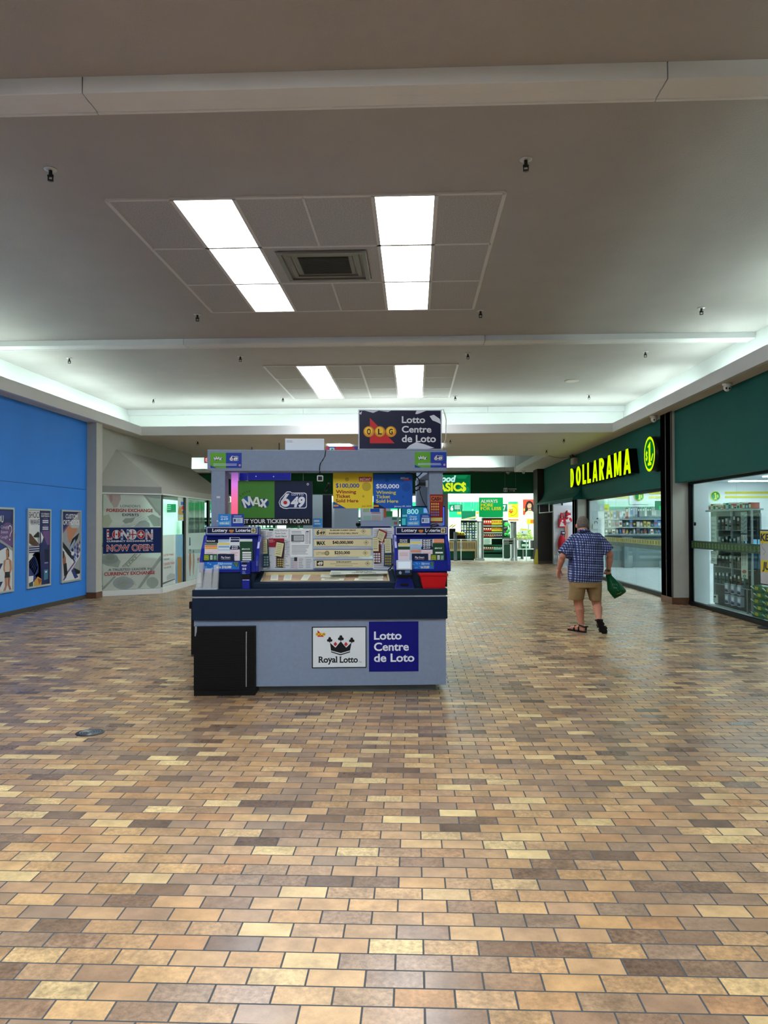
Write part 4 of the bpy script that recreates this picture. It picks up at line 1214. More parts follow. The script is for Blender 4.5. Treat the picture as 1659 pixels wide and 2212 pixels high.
# acrylic sleeves
AC = film('#cdd6da', .34)
for lab, (b0, b1, t0, t1, yt) in (('clear acrylic leaflet sleeve on the counter, outermost of three', (422, 436.7, 428, 437, 1216)), ('clear acrylic leaflet sleeve on the counter, middle of three', (437.4, 456.3, 440.5, 456, 1229)), ('clear acrylic leaflet sleeve on the counter, innermost of three', (457, 469.5, 460.5, 470, 1221))):
    mb = MB(KM); p = KP(.05); zb0 = z_t
    q = [p.pix(b0, 1272)[0], p.pix(b1, 1272)[0], p.pix(t1, yt)[0], p.pix(t0, yt)[0]]; zt_ = p.pix(440, yt)[1]
    def sh(u, d, z): return (u, d, z)
    F_ = [(q[0], .04, zb0), (q[1], .04, zb0), (q[2], .09, zt_), (q[3], .09, zt_)]; Bk = [(a, d + .06, z) for a, d, z in F_]
    mb.add(F_ + Bk, [(0, 1, 2, 3), (5, 4, 7, 6), (0, 3, 7, 4), (1, 5, 6, 2), (0, 4, 5, 1)], AC)
    mb.box(q[0], q[1], .035, .11, zb0, zb0 + .006, film('#d9e2e6', .6))
    tag(mb.build('acrylic_sleeve'), lab, 'leaflet holder', 'acrylic sleeves')
# touch terminal
t = thing('payment_terminal', 'navy touch terminal with a bright white screen beside the red bin', 'terminal', tuple(KM @ Vector((kx(873, .1), .12, z_t))))
mb = MB(KM); kbox(mb, 856.3, 1210.5, 890.3, 1231, .10, .03, mat('#c4ced6', .35)); mb.build('bezel', t, bevel=.004)
mb = MB(KM); kbox(mb, 860, 1213, 887, 1228, .098, .004, glow('#dbeefc', .72)); mb.build('screen', t)
mb = MB(KM); kbox(mb, 857, 1231, 890, 1243, .11, .07, NAVY); mb.box(kx(858, .13), kx(889.5, .13), .13, .18, z_t + .09, kz(1243, .11), BLACK)
p = KP(.1); F_ = [(kx(852, .07), .05, z_t), (kx(895, .07), .05, z_t), (kx(889, .12), .12, kz(1250, .12)), (kx(858, .12), .12, kz(1250, .12))]; Bk = [(a, .19, z) for a, d, z in F_]
mb.add(F_ + Bk, [(0, 1, 2, 3), (5, 4, 7, 6), (0, 3, 7, 4), (1, 5, 6, 2), (0, 4, 5, 1), (3, 2, 6, 7)], DBLUE); mb.build('stand', t, bevel=.003)
mb = MB(); g = G(KP(.109), mb); g.rect(875, 1231.8, 885.5, 1237.5, mat('#5b77a8'), 1); g.poly([(861, 1237), (864.5, 1233), (868, 1237), (866, 1241), (863, 1240)], mat('#8f9bb4'), 1); mb.build('label', t)
mb = MB(KM); kbox(mb, 865.5, 1260.5, 882, 1265, .062, .02, BLACK); mb.build('slot', t)
# red bin
t = thing('plastic_bin', 'red plastic bin standing on the counter end', 'bin', tuple(KM @ Vector((kx(936, .06), .1, z_t))))
RED = mat('#b8101c', .35)
p = KP(.03); b0, b1 = kx(914, .03, 1273), kx(961, .03, 1273); r0, r1 = kx(906.8, .03, 1242), kx(965.5, .03, 1242); zr_ = kz(1241, .03)
bot = [(b0, .03, z_t), (b1, .03, z_t), (b1, .17, z_t), (b0, .17, z_t)]; top = [(r0, .012, zr_), (r1, .012, zr_), (r1, .19, zr_), (r0, .19, zr_)]
ins = [(r0 + .006, .018, zr_), (r1 - .006, .018, zr_), (r1 - .006, .184, zr_), (r0 + .006, .184, zr_)]; inb = [(b0 + .006, .036, z_t + .005), (b1 - .006, .036, z_t + .005), (b1 - .006, .164, z_t + .005), (b0 + .006, .164, z_t + .005)]
mb = MB(KM); mb.add(bot + top + ins + inb, [(3, 2, 1, 0), (0, 1, 5, 4), (1, 2, 6, 5), (2, 3, 7, 6), (3, 0, 4, 7), (4, 5, 9, 8), (5, 6, 10, 9), (6, 7, 11, 10), (7, 4, 8, 11), (8, 9, 13, 12), (9, 10, 14, 13), (10, 11, 15, 14), (11, 8, 12, 15), (12, 13, 14, 15)], RED)
mb.build('body', t)
mb = MB(KM); mb.box(r0 - .006, r1 + .006, .004, .014, zr_ - .016, zr_ + .002, RED); mb.box(r0 - .006, r1 + .006, .186, .196, zr_ - .016, zr_ + .002, RED); mb.box(r0 - .008, r0 + .002, .004, .196, zr_ - .016, zr_ + .002, RED); mb.box(r1 - .002, r1 + .008, .004, .196, zr_ - .016, zr_ + .002, RED); mb.build('rim', t, bevel=.003)

# display case under glass
zf, zbk, df, dbk = kz(1258.5, .15), kz(1232, .60), .15, .60
CASEP = Plane(KM @ Vector((0, df, zf)), ku, kw * (dbk - df) + Vector((0, 0, zbk - zf)))
t = thing('display_case', 'navy framed slanted display case in the middle of the counter', 'display case', tuple(KM @ Vector((kx(700, .3), .35, z_t))))
u0, u1 = kx(548, df, 1258), kx(858, df, 1258)
mb = MB(KM); i0, i1 = kx(561.5, .18, 1254), kx(842, .18, 1254)
def slab(a, c, d0, d1, dz):   # piece of the slanted frame
    s = (zbk - zf) / (dbk - df)
    z = lambda d: zf + (d - df) * s
    mb.add([(a, d0, z_t), (c, d0, z_t), (c, d1, z_t), (a, d1, z_t), (a, d0, z(d0) + dz), (c, d0, z(d0) + dz), (c, d1, z(d1) + dz), (a, d1, z(d1) + dz)], [(0, 3, 2, 1), (4, 5, 6, 7), (0, 1, 5, 4), (1, 2, 6, 5), (2, 3, 7, 6), (3, 0, 4, 7)], NAVY)
slab(u0, u1, df, df + .05, 0); slab(u0, i0, df + .05, dbk, 0); slab(i1, u1, df + .05, dbk, 0); slab(i0, i1, dbk - .05, dbk, 0)
mb.build('frame', t, bevel=.004)
mb = MB(KM); s = (zbk - zf) / (dbk - df)
def slp(mb_, a, c, d0, d1, off, th, m):
    z = lambda d: zf + (d - df) * s - off
    mb_.add([(a, d0, z(d0) - th), (c, d0, z(d0) - th), (c, d1, z(d1) - th), (a, d1, z(d1) - th), (a, d0, z(d0)), (c, d0, z(d0)), (c, d1, z(d1)), (a, d1, z(d1))], [(0, 3, 2, 1), (4, 5, 6, 7), (0, 1, 5, 4), (1, 2, 6, 5), (2, 3, 7, 6), (3, 0, 4, 7)], m)
slp(mb, i0, i1, df + .05, dbk - .05, .03, .01, mat('#c4a98e', .6, var=.12, scale=14)); mb.build('wooden_bed', t)
mb = MB(KM); tm = mat('#c9bd92', .45)
for a, c, d0, d1 in ((i0, i1, df + .05, df + .062), (i0, i1, dbk - .062, dbk - .05), (i0, i0 + .014, df + .05, dbk - .05), (i1 - .014, i1, df + .05, dbk - .05)): slp(mb, a, c, d0, d1, .0, .03, tm)
mb.build('trim', t)
mb = MB(KM); slp(mb, i0, i1, df + .052, dbk - .052, -.004, .004, glass('#ffffff', .12)); mb.build('glass_top', t)
TICK = Plane(CASEP.o - CASEP.n * .028, CASEP.u, CASEP.v)
def case_ticket(lab, quad, m='#eef4e6'):
    mb = MB(); q = [TICK.pix(*p_) for p_ in quad]
    mb.prism(q, TICK.o + TICK.n * .004, TICK.u, TICK.v, .004, mat(m, .6))
    g = G(TICK, mb, pix=False)
    cx = sum(a for a, _ in q) / 4; cy_ = sum(b for _, b in q) / 4
    for k in range(4):
        f = .25 + k * .17
        a = Vector(q[0]).lerp(Vector(q[3]), f); b = Vector(q[1]).lerp(Vector(q[2]), f)
        p0, p1 = a.lerp(b, .15), a.lerp(b, .8)
        g.p = Plane(TICK.o + TICK.n * .0045, TICK.u, TICK.v)
        g.line([tuple(p0), tuple(p1)], .006, mat('#a3ae9d'), 1)
    tag(mb.build('lottery_ticket'), lab, 'ticket', 'tickets in the display case')
case_ticket('pale ticket upright in the display case, nearest its left end', [(584, 1253.5), (600.5, 1253.5), (601.5, 1241.5), (586, 1241.5)])
case_ticket('pale ticket in the display case, second from its left end', [(612, 1253.5), (629, 1253.5), (631, 1241.5), (615, 1241.5)])
case_ticket('pale slanted ticket in the display case, third from its left end', [(649, 1253.5), (664.5, 1253.5), (673, 1240), (658.5, 1240)])
case_ticket('long pale ticket lying in the back row of the display case, nearer the middle', [(692, 1247.2), (746, 1247.2), (747, 1240.3), (694, 1240.3)])
case_ticket('long pale ticket lying in the back row of the display case, nearer the bin', [(774, 1248), (828, 1248), (828, 1240.8), (775, 1240.8)])
case_ticket('long pale ticket lying in the front row of the display case, nearer the middle', [(693, 1254), (742, 1254), (743.5, 1250), (695, 1250)])
case_ticket('long pale ticket lying in the front row of the display case, nearer the bin', [(765, 1254), (827, 1254), (827, 1250), (767, 1250)])
# paper strip fallen on the glass
STRP = Plane(CASEP.o + CASEP.n * .014, CASEP.u, CASEP.v)
mb = MB(); q = [STRP.pix(*p_) for p_ in ((712, 1241), (836.5, 1238.5), (836.5, 1233.2), (714.5, 1232.6))]
mb.prism(q, STRP.o, STRP.u, STRP.v, .002, mat('#dde6dc', .6)); g = G(STRP, mb); 
g.lines(716, 1236.2, 736, 1240, 2, mat('#97a29a'), 1); g.text('SATURDAY DRAW', 769, 1236, 804, 1234.4, INK, 1, .03); g.text('NEXT $1 MILLION', 760, 1238.3, 812, 1236.8, INK, 1, .03)
tag(mb.build('paper_strip'), 'long white paper strip lying on the display case glass', 'paper')

# the clear screen behind, covered with sheets
t = thing('counter_screen', 'clear screen behind the display case pasted with white printed sheets', 'screen', tuple(KM @ Vector((kx(700, .6), .62, zbk))))
mb = MB(); pl = KP(.615); board(pl, 560, 1139.5, 852, 1231, .006, glass(), mb); mb.build('panel', t)
sh_m = [mat(c, .65) for c in ('#cdd3dc', '#d7d9e0', '#c6ccd8', '#d2d7dc')]
gi = mat('#9aa2ae')
for i, (a, b, c, d) in enumerate(((561, 1144, 581, 1165), (575, 1146, 592, 1163), (561, 1165, 592, 1229.5), (592, 1163, 628, 1229.5), (616, 1165, 628, 1202), (622, 1140.5, 628, 1165), (626.5, 1202, 643, 1229.5), (643, 1203, 659, 1229.5), (659, 1204, 676, 1229.5), (806, 1140, 852, 1229.5), (812, 1143, 826, 1160))):
    mb = MB(); g = G(KP(.614), mb)
    g.rect(a, b, c, d, sh_m[i % 4], 1 + i % 3)
    g.lines(a + 2, b + 3, c - 2, d - 2, max(3, int((d - b) / 4)), gi, 5)
    mb.build('sheet', t)
mb = MB(); g = G(KP(.614), mb)
g.rect(635.5, 1204, 642, 1212, mat('#2c3138'), 6)
g.rect(634.5, 1212.5, 643, 1228, mat('#c9b9c6'), 6)
mb.build('tape', t)
mb = MB(KM); mb.box(kx(560, .61), kx(852, .61), .605, .625, zbk, zbk + .012, mat('#8b98b0', .3)); mb.build('bottom_rail', t)
def hand(g):
    k = mat('#2f3a44', .6)
    g.text('Long Distance', 593.5, 1147.5, 620.5, 1143.8, k, 1, .0, .25); g.text('Phone Cards', 593.5, 1153.8, 617, 1150.2, k, 1, .0, .25); g.text('Sold Here', 594.5, 1160.3, 619, 1156.3, k, 1, .01, .25)
sign('paper_notice', 'handwritten white card reading long distance phone cards sold here', .606, (590.5, 1141.5, 622.5, 1163), .001, PAPER, hand, 'notice')
def notice(g):
    k = mat('#8d97a3'); dk = mat('#3c444d')
    g.lines(630, 1146.5, 652, 1153, 3, k, 1); g.lines(659, 1148.5, 668, 1175, 9, k, 1, .2); g.rect(669, 1145, 670.2, 1175, dk, 1); g.rect(661, 1147, 667, 1149, dk, 1)
    g.rect(629, 1155, 657, 1170, mat('#4d565f'), 1); g.rect(634.5, 1156.8, 655.5, 1168, mat('#b9c2c8'), 2); g.lines(636, 1158.5, 655, 1166, 3, k, 3)
    g.lines(630, 1171, 655, 1173, 1, k, 1); g.lines(630, 1177, 671, 1198, 8, k, 1)
sign('paper_notice', 'large printed white notice with a grey form pasted left of the jackpot signs', .604, (627, 1142, 675, 1203), .001, PAPER, notice, 'notice')
sign('red_card', 'dark red printed card under the handwritten notice', .608, (580, 1163, 614, 1182), .001, mat('#8c1a2c', .5), lambda g: g.lines(581, 1165, 594, 1172, 4, mat('#c98a94'), 1), 'card')
# jackpot signs in acrylic rails
t = thing('sign_holder', 'clear acrylic holder with four shelves for the cream jackpot signs', 'sign holder', tuple(KM @ Vector((kx(740, .58), .58, zbk))))
mb = MB(); board(KP(.597), 676.5, 1140.2, 806, 1230.5, .004, film('#cfd8e6', .5), mb); mb.build('back_sheet', t)
mb = MB(); ed = mat('#4a5690', .3)
for y in (1140.6, 1163.5, 1186, 1208.8, 1227.6): board(KP(.588), 677, y, 805.5, y + (1.2 if y < 1227 else 2.4), .012, ed, mb)
mb.build('rail', t)
def leafm(g, x, y): g.line([(x - 5.5, y), (x, y - 5.2), (x + 5.5, y), (x, y + 5.2)], .004, mat('#6b654a'), 1, True); g.disc(x, y, 2.4, 2.2, mat('#8d8565'), 1)
def js(i):
    k = INK
    def d_(g):
        if i == 0:
            g.text('6', 684, 1154.5, 689.5, 1145.5, k, 1, .04, .15); g.text('49', 690, 1154, 702, 1148, k, 1, .03, .15); g.line([(693, 1144.6), (703, 1144.6), (703.5, 1155.5), (690, 1155.5)], .003, k, 1)
            g.text('$5,000,000 CLASSIC DRAW', 713, 1147, 769, 1144, k, 1, .03); g.text('$10,000,000 GOLD BALL DRAW', 710.5, 1153.6, 774, 1150.4, k, 1, .03); leafm(g, 785, 1147.5); g.lines(773, 1154.5, 799, 1156, 1, gi, 1)
        elif i == 1:
            g.text('MAX', 684, 1177, 703, 1169, k, 1, .04, -.1); g.disc(687, 1173, 4, 4.4, mat('#bfb68c'), 0.5)
            g.text('$40,000,000', 718.5, 1174.6, 763, 1168.8, k, 1, .035); g.lines(728, 1177.8, 753, 1179, 1, gi, 1, 0); leafm(g, 791, 1172)
        elif i == 2:
            g.text('LOTTARIO', 683, 1198, 704, 1192.2, mat('#8d8768'), 1, .02); g.disc(706.5, 1194.8, 5, 5, mat('#6d6850'), 1); g.disc(706.5, 1194.8, 3.6, 3.6, mat('#a79f78'), 2); g.text('$250,000', 722.5, 1196.8, 756, 1191, k, 1, .035); g.lines(727, 1200, 752, 1201.3, 1, gi, 1, 0); leafm(g, 789, 1194.5)
        else:
            g.rect(684, 1211.5, 698.5, 1222.5, mat('#22241f', .4), 1); g.text('49', 685.5, 1220.8, 697, 1214, mat('#e2e0d0'), 2, .04, .15)
            g.text('$2 MILLION JACKPOT', 727, 1215.2, 759, 1212.6, k, 1, .04); g.lines(713, 1217, 773, 1219, 1, mat('#8d8565'), 1, 0); g.lines(724, 1220.8, 762, 1222.8, 1, mat('#7d7658'), 1, 0); leafm(g, 794, 1217)
    return d_
for i, (y0, y1, x0, x1, nm) in enumerate(((1142, 1157.5, 680, 801, 'topmost, with classic and gold ball draw'), (1164.8, 1180, 679, 802, 'second, reading $40,000,000'), (1187.4, 1203, 678.5, 800.5, 'third, reading $250,000'), (1210, 1225.5, 680.5, 804, 'lowest, with a black 49 badge'))):
    sign('jackpot_sign', 'cream jackpot sign strip in the clear holder, %s' % nm, .590, (x0, y0, x1, y1), .003, CREAM, js(i), group='jackpot signs')
# scratch tickets hung on the screen: cream label above, game card below
def ticket(lab, quad, card, cc, kind):
    pl = KP(.598)
    mb = MB(); q = [pl.pix(*p_) for p_ in card]; mb.prism(q, pl.o, pl.u, pl.v, .002, mat(cc, .4)); g = G(pl, mb)
    xs = [p_[0] for p_ in card]; ys = [p_[1] for p_ in card]; x0, x1, y0, y1 = min(xs), max(xs), min(ys), max(ys)
    yy = max(p_[1] for p_ in quad)
    gx = {'grid': '#a89a62', 'white': '#d8dadc', 'gold': '#9a8a2e', 'teal': '#87a5a8'}[kind]
    for r in range(4):
        for c in range(3): g.rect(x0 + (x1 - x0) * (.14 + .26 * c), yy + (y1 - yy) * (.16 + .2 * r), x0 + (x1 - x0) * (.34 + .26 * c), yy + (y1 - yy) * (.30 + .2 * r), mat(gx), 1)
    g.poly(quad, mat('#d6d4a8', .55), 2)
    a, b, c, d = [Vector(p_) for p_ in quad]
    for f in (.15, .3, .42, .55, .68, .82):
        p0 = a.lerp(d, f).lerp(b.lerp(c, f), .15); p1 = a.lerp(d, f).lerp(b.lerp(c, f), .8)
        g.line([tuple(p0), tuple(p1)], .004, mat('#8f8d68') if f != .82 else INK, 3)
    tag(mb.build('scratch_ticket'), lab, 'ticket', 'scratch tickets on the screen')
ticket('teal scratch ticket with a cream label hanging beside the left dispenser', [(561.5, 1166), (576.5, 1165), (578, 1196), (563.5, 1197)], [(561, 1165), (579, 1164.5), (583, 1223), (562, 1225)], '#17414a', 'teal')
ticket('tilted dark scratch ticket with a cream label below the handwritten notice', [(597.5, 1171), (613.5, 1174), (608, 1203), (592.5, 1200)], [(596.5, 1168.5), (615.5, 1172), (611, 1226), (597, 1224)], '#2a1a22', 'grid')
ticket('red scratch ticket with a cream label right of the jackpot signs', [(804.5, 1161.5), (818, 1160.5), (818, 1190.5), (805.5, 1190.5)], [(803.5, 1160.5), (822, 1160), (824, 1215), (808.5, 1217)], '#5a1a20', 'white')
ticket('steeply tilted red edged scratch ticket above the other two right of the jackpot signs', [(818.5, 1145.5), (833, 1152), (826, 1171), (813, 1164.5)], [(818.5, 1142), (836, 1149), (829.5, 1176), (811.5, 1167)], '#8b3030', 'white')
ticket('blue and gold scratch ticket beside the right dispenser', [(830.5, 1164), (844.5, 1164), (845.5, 1194), (831.5, 1194.5)], [(830, 1163), (847, 1163), (847.5, 1222.5), (829, 1223)], '#1f3f63', 'gold')
mb = MB(KM); mb.tube([(kx(x, .5, y), .56 - i * .01, kz(y, .5, x)) for i, (x, y) in enumerate(((852, 1163), (849, 1180), (849.5, 1200), (851, 1215), (847, 1222), (843, 1228), (846, 1232), (851, 1226), (848, 1218), (844, 1226), (838, 1231)))], .006, BLACK, 6); tag(mb.build('cable'), 'black coiled cable beside the blue dispenser above the counter case', 'cable')
# leaflet stands on the dispensers
def leaf(a):
    x0, x1 = a
    w = x1 - x0
    def d_(g):
        g.text('Draw', x0 + w * .2, 1118, x0 + w * .8, 1114.2, mat('#bcd8f2'), 1, .03, .1); g.text('649', x0 + w * .2, 1123.5, x0 + w * .8, 1119.5, mat('#bcd8f2'), 1, .03, .1); g.poly([(x0 + .6, 1127), (x1 - .6, 1125), (x1 - .6, 1134), (x0 + .6, 1134.5)], mat('#58a6e2'), 1); g.text('WIN BIG', x0 + w * .12, 1132.3, x0 + w * .88, 1128.6, mat('#e3e6c8'), 2, .03, .2)
    return d_
def leaf2(a):
    x0, x1 = a
    w = x1 - x0
    def d_(g):
        g.lines(x0 + w * .2, 1113, x0 + w * .85, 1117, 2, mat('#9fb8e2'), 1, .1); g.rect(x0 + w * .14, 1118.5, x0 + w * .9, 1130, mat('#b9cbe0'), 1); g.rect(x0 + w * .2, 1121, x0 + w * .36, 1127, mat('#3a4a66'), 2); g.lines(x0 + w * .45, 1120.5, x0 + w * .85, 1128, 4, mat('#6f88ac'), 2)
    return d_
for lab, a, fn, c in (('light blue leaflet standing on the left dispenser below the pink display', (471.5, 498), leaf, '#2380d2'), ('deep blue leaflet with a pale ticket picture on the left dispenser', (499.5, 527), leaf2, '#1d3f9c'), ('light blue leaflet standing on the right dispenser', (879.5, 906), leaf, '#2380d2'), ('deep blue leaflet with a pale ticket picture on the right dispenser', (907.5, 930), leaf2, '#1d3f9c')):
    sign('leaflet', lab, .42, (a[0], 1110.5, a[1], 1136.8), .004, mat(c, .35), fn(a), 'leaflet', group='leaflets on the dispensers')
# cables by the right post
def cab(lab, pts, d, r=.006):
    mb = MB(KM); mb.tube([(kx(x, d, y), d + .004 * math.sin(i), kz(y, d, x)) for i, (x, y) in enumerate(pts)], r, BLACK, 6); tag(mb.build('cable'), lab, 'cable', 'loose black cables')
cab('thick black cable arching from the kiosk header to the right post', [(876, 1022), (884, 1021.5), (893, 1025), (901, 1030), (906, 1038), (905, 1046), (898, 1051), (893, 1054)], .60)
cab('black cable looping beside the right post', [(912, 1021), (905, 1028), (897, 1033), (893, 1036)], .62)
cab('black cable looped below the first two beside the right post', [(923, 1045), (915, 1046), (905, 1048), (897, 1051), (893, 1056), (899, 1060), (905, 1057), (908, 1051)], .61, .008)
cab('thin black cable hanging down to the right dispenser', [(905, 1050), (908, 1066), (914, 1083), (922, 1098), (928, 1112), (931, 1125), (933, 1134)], .58, .004)
cab('black coil of cable lying on top of the right dispenser', [(930, 1136.5), (934, 1133.5), (943, 1132), (948, 1134.5), (940, 1136), (932, 1137.5), (929, 1142), (925, 1148), (921, 1154)], .365, .006)
mb = MB(KM); kbox(mb, 905, 1042, 921, 1049, .60, .03, BLACK); kbox(mb, 920, 1038, 928, 1052, .58, .05, mat('#9aa3ab', .4)); tag(mb.build('power_adapter'), 'grey and black plug adapter fixed beside the right kiosk post', 'adapter')

# things at the back of the kiosk
def rear(name, lab, cat, r, d, dep, m, draw=None):
    mb = MB(KM); kbox(mb, *r, d, dep, m)
    if draw: draw(G(KP(d - .001), mb))
    return tag(mb.build(name), lab, cat)
zf_ = 1425
rear('kiosk_header_sign', 'deep blue panel behind the top of the half green half navy sign', 'sign', (513.5, 1021.5, 628, 1037), 1.5, .04, mat('#0a1590', .4), lambda g: (g.disc(553, 1029, 1.3, 1.3, mat('#c8d4ff'), 1), g.disc(591, 1029.5, 1.3, 1.3, mat('#c8d4ff'), 1)))
t = thing('tall_cabinet', 'tall grey cabinet with a dark door at the back of the kiosk', 'cabinet', tuple(KM @ Vector((kx(690, 2.0), 2.1, 0))))
mb = MB(KM); a_, b_, c_ = kx(655, 1.95), kx(697, 1.95), kx(717, 1.95); zt_ = kz(1069, 1.95)
mb.box(a_, b_, 1.95, 2.45, 0, zt_, mat('#9fb0b2', .5)); mb.build('body', t)
mb = MB(KM); mb.box(b_, c_, 1.96, 2.0, 0, zt_, mat('#0f1422', .4)); mb.build('door', t)
mb = MB(KM); mb.box(c_, c_ + .03, 1.94, 2.45, 0, zt_ - .1, mat('#cfd8da', .4)); mb.build('side_trim', t)
rear('equipment_box', 'plain grey equipment panel below the yellow hanging sign', 'panel', (722.5, 1098, 775, zf_), 1.85, .3, mat('#98a5ab', .5))
def disp(g):
    for i, (x0, y0, x1, y1, c) in enumerate(((784, 1099, 798, 1106, '#b8cf9c'), (800, 1099, 820, 1106, '#2a62c8'), (802, 1107, 822, 1109, '#c87a8a'), (785, 1114, 801, 1123, '#b4dccb'), (803, 1113, 822, 1123, '#cfc6bd'), (829, 1098, 834, 1118, '#d2653c'), (834, 1104, 848, 1116, '#2f8f55'))):
        g.rect(x0, y0, x1, y1, mat(c, .4), 2)
    g.rect(781, 1097, 826, 1125, mat('#dfe8ea'), 1)
rear('ticket_stand', 'white framed ticket display with coloured cards behind the counter', 'display', (778.5, 1094, 844, 1137), 1.7, .05, mat('#c3cfe0', .4), disp)
rear('blue_tray', 'navy shelf edge under the white framed ticket display', 'tray', (779, 1137, 846, 1141), 1.6, .25, DBLUE)
mb = MB(KM); mb.ball((kx(774, 1.5), 1.5, kz(1133, 1.5)), .03, .04, .03, BLACK); mb.tube([(kx(774, 1.5), 1.5, kz(1133, 1.5)), (kx(774, 1.5), 1.6, kz(1160, 1.5))], .012, BLACK, 8); tag(mb.build('lamp_head'), 'small round black head on a stem beside the white framed display', 'stand')
def teal(g):
    g.rect(868, 1096, 924, 1135, glow('#1f6f86', .8), 1); g.text('800', 879, 1110, 904, 1100, glow('#8fd8ee', .9), 2, .03); g.text('GUARANTEED', 869, 1116, 880, 1112, glow('#8fd8ee', .9), 2, .02); g.rect(915, 1098, 924, 1108, glow('#7fa6f0', .9), 2); g.rect(868, 1120, 876, 1134, glow('#3fb0c0', .8), 2)
    g.rect(950, 1095, 960, 1135, glow('#3f6fe8', .9), 1)
rear('promo_screen', 'teal lit promotional screen reading 800 at the back of the kiosk', 'screen', (866, 1093, 961.5, 1137), 1.25, .05, mat('#0d1c4a', .3), teal)
rear('leaflet_pile', 'blue leaflets piled behind the counter next to the navy half of the sign', 'leaflets', (676, 1120, 696, 1138.5), .9, .08, mat('#3f8ad0', .4), lambda g: (g.rect(678, 1123, 690, 1128, mat('#b9d2ea'), 1), g.rect(679, 1130, 692, 1133, mat('#b9d2ea'), 1)))
rear('price_card', 'mint green card with a pink note behind the right dispenser', 'card', (843, 1116, 862, 1138), 1.1, .02, mat('#b8e0cf', .4), lambda g: (g.rect(851, 1127, 858, 1133, mat('#e07a8a'), 1), g.rect(847, 1118, 857, 1123, mat('#5aa078'), 1)))

# black side table behind the left of the kiosk
t = thing('side_table', 'black table partly hidden behind the left edge of the kiosk', 'table', (-2.45, 9.5, 0))
mb = MB(); mb.box(-2.72, -2.26, 9.1, 9.9, .56, .645, mat('#17130f', .5)); mb.build('table_top', t, bevel=.004)
for x in (-2.70, -2.36):
    for y in (9.12, 9.8):
        mb = MB(); mb.box(x, x + .08, y, y + .08, 0, .56, mat('#1c1713', .5)); mb.build('leg', t)
# ================================================================ left wall posters
def poster(lab, y0, draw):
    t = thing('wall_poster', lab, 'poster', (-7.0, y0 + .44, 1.15), 'clinic posters')
    w, h, z0 = .88, 1.465, .418
    fm_ = mat('#b9c2c4', .35, .4)
    mb = MB()
    for a, c, d, e in ((0, w, 0, .035), (0, w, h - .035, h), (0, .035, .035, h - .035), (w - .035, w, .035, h - .035)):
        mb.box(-7.03, -6.995, y0 + a, y0 + c, z0 + d, z0 + e, fm_)
    mb.build('frame', t, bevel=.004)
    mb = MB(); pl = Plane((-7.012, y0 + .03, z0 + .03), (0, 1, 0), (0, 0, 1))
    W, H = w - .06, h - .06
    board(pl, 0, 0, W, H, .012, mat('#d8dfe4', .35), mb, pix=False)
    g = G(pl, mb, pix=False)
    draw(g, lambda a, b: (a * W, (1 - b) * H), W, H)
    mb.build('print', t)
NV = mat('#1b2560', .4); NV2 = mat('#27357e', .4); PUR = mat('#6b4a86', .4); SKIN = mat('#b98466', .5); SKIN2 = mat('#9a6650', .5); LG = mat('#9aa1a8', .4); WT = mat('#e3e8ec', .4); BK = mat('#16181f', .4)
def txt(g, P, s, a0, b, a1, bt, m, l=6, bold=.02): g.text(s, *P(a0, b), *P(a1, bt), m, l, bold)
def p1(g, P, W, H):
    g.poly([P(0, 0), P(1, 0), P(1, .50), P(.55, .40), P(0, .50)], NV, 1); g.poly([P(.2, .02), P(1, .03), P(.85, .12), P(.45, .10)], NV2, 2)
    g.disc(*P(.80, .32), W * .30, W * .27, PUR, 2); g.poly([P(0, .44), P(.38, .34), P(1, .48), P(1, .52), P(.38, .375), P(0, .48)], LG, 3); g.poly([P(0, .48), P(.38, .375), P(.78, .46), P(.2, .55), P(0, .57)], NV2, 3)
    txt(g, P, 'DO YOU', .06, .16, .62, .08, WT); 
    for s, b in (('Cough', .235), ('Sneeze', .295), ('Laugh', .355)): txt(g, P, s, .52, b, .80, b - .035, mat('#c9cfe6'), 6, .0)
    g.line([P(.80, .25), P(.82, .215), P(.88, .20), P(.94, .22), P(.95, .27), P(.90, .30), P(.87, .34)], .018, WT, 6); g.disc(*P(.87, .375), .016, .016, WT, 6)
    for b in (.66, .88): g.poly([P(.48, b), P(.62, b), P(.48, b + .09)], NV, 2)
    g.poly([P(.0, .62), P(.3, .70), P(0, .80)], NV, 2)
    # standing woman, print
    g.poly([P(.73, .50), P(.79, .475), P(.85, .50), P(.86, .58), P(.80, .62), P(.74, .57)], mat('#2c1f1c'), 3); g.disc(*P(.775, .53), .040, .052, SKIN, 4); g.poly([P(.74, .56), P(.82, .56), P(.83, .62), P(.74, .62)], SKIN, 4)
    g.poly([P(.64, .63), P(.76, .61), P(.86, .61), P(.95, .64), P(.97, .74), P(.86, .82), P(.74, .82), P(.63, .74)], SKIN, 4); g.poly([P(.72, .62), P(.84, .62), P(.88, .72), P(.86, .78), P(.71, .78), P(.68, .72)], mat('#cfc3ba'), 5)
    g.poly([P(.70, .77), P(.88, .77), P(.90, .84), P(.68, .84)], BK, 5); g.poly([P(.69, .83), P(.78, .84), P(.79, .93), P(.72, 1), P(.62, 1), P(.70, .94)], SKIN, 4); g.poly([P(.80, .84), P(.90, .83), P(.88, .93), P(.95, .99), P(.88, 1), P(.81, .93)], SKIN2, 4)
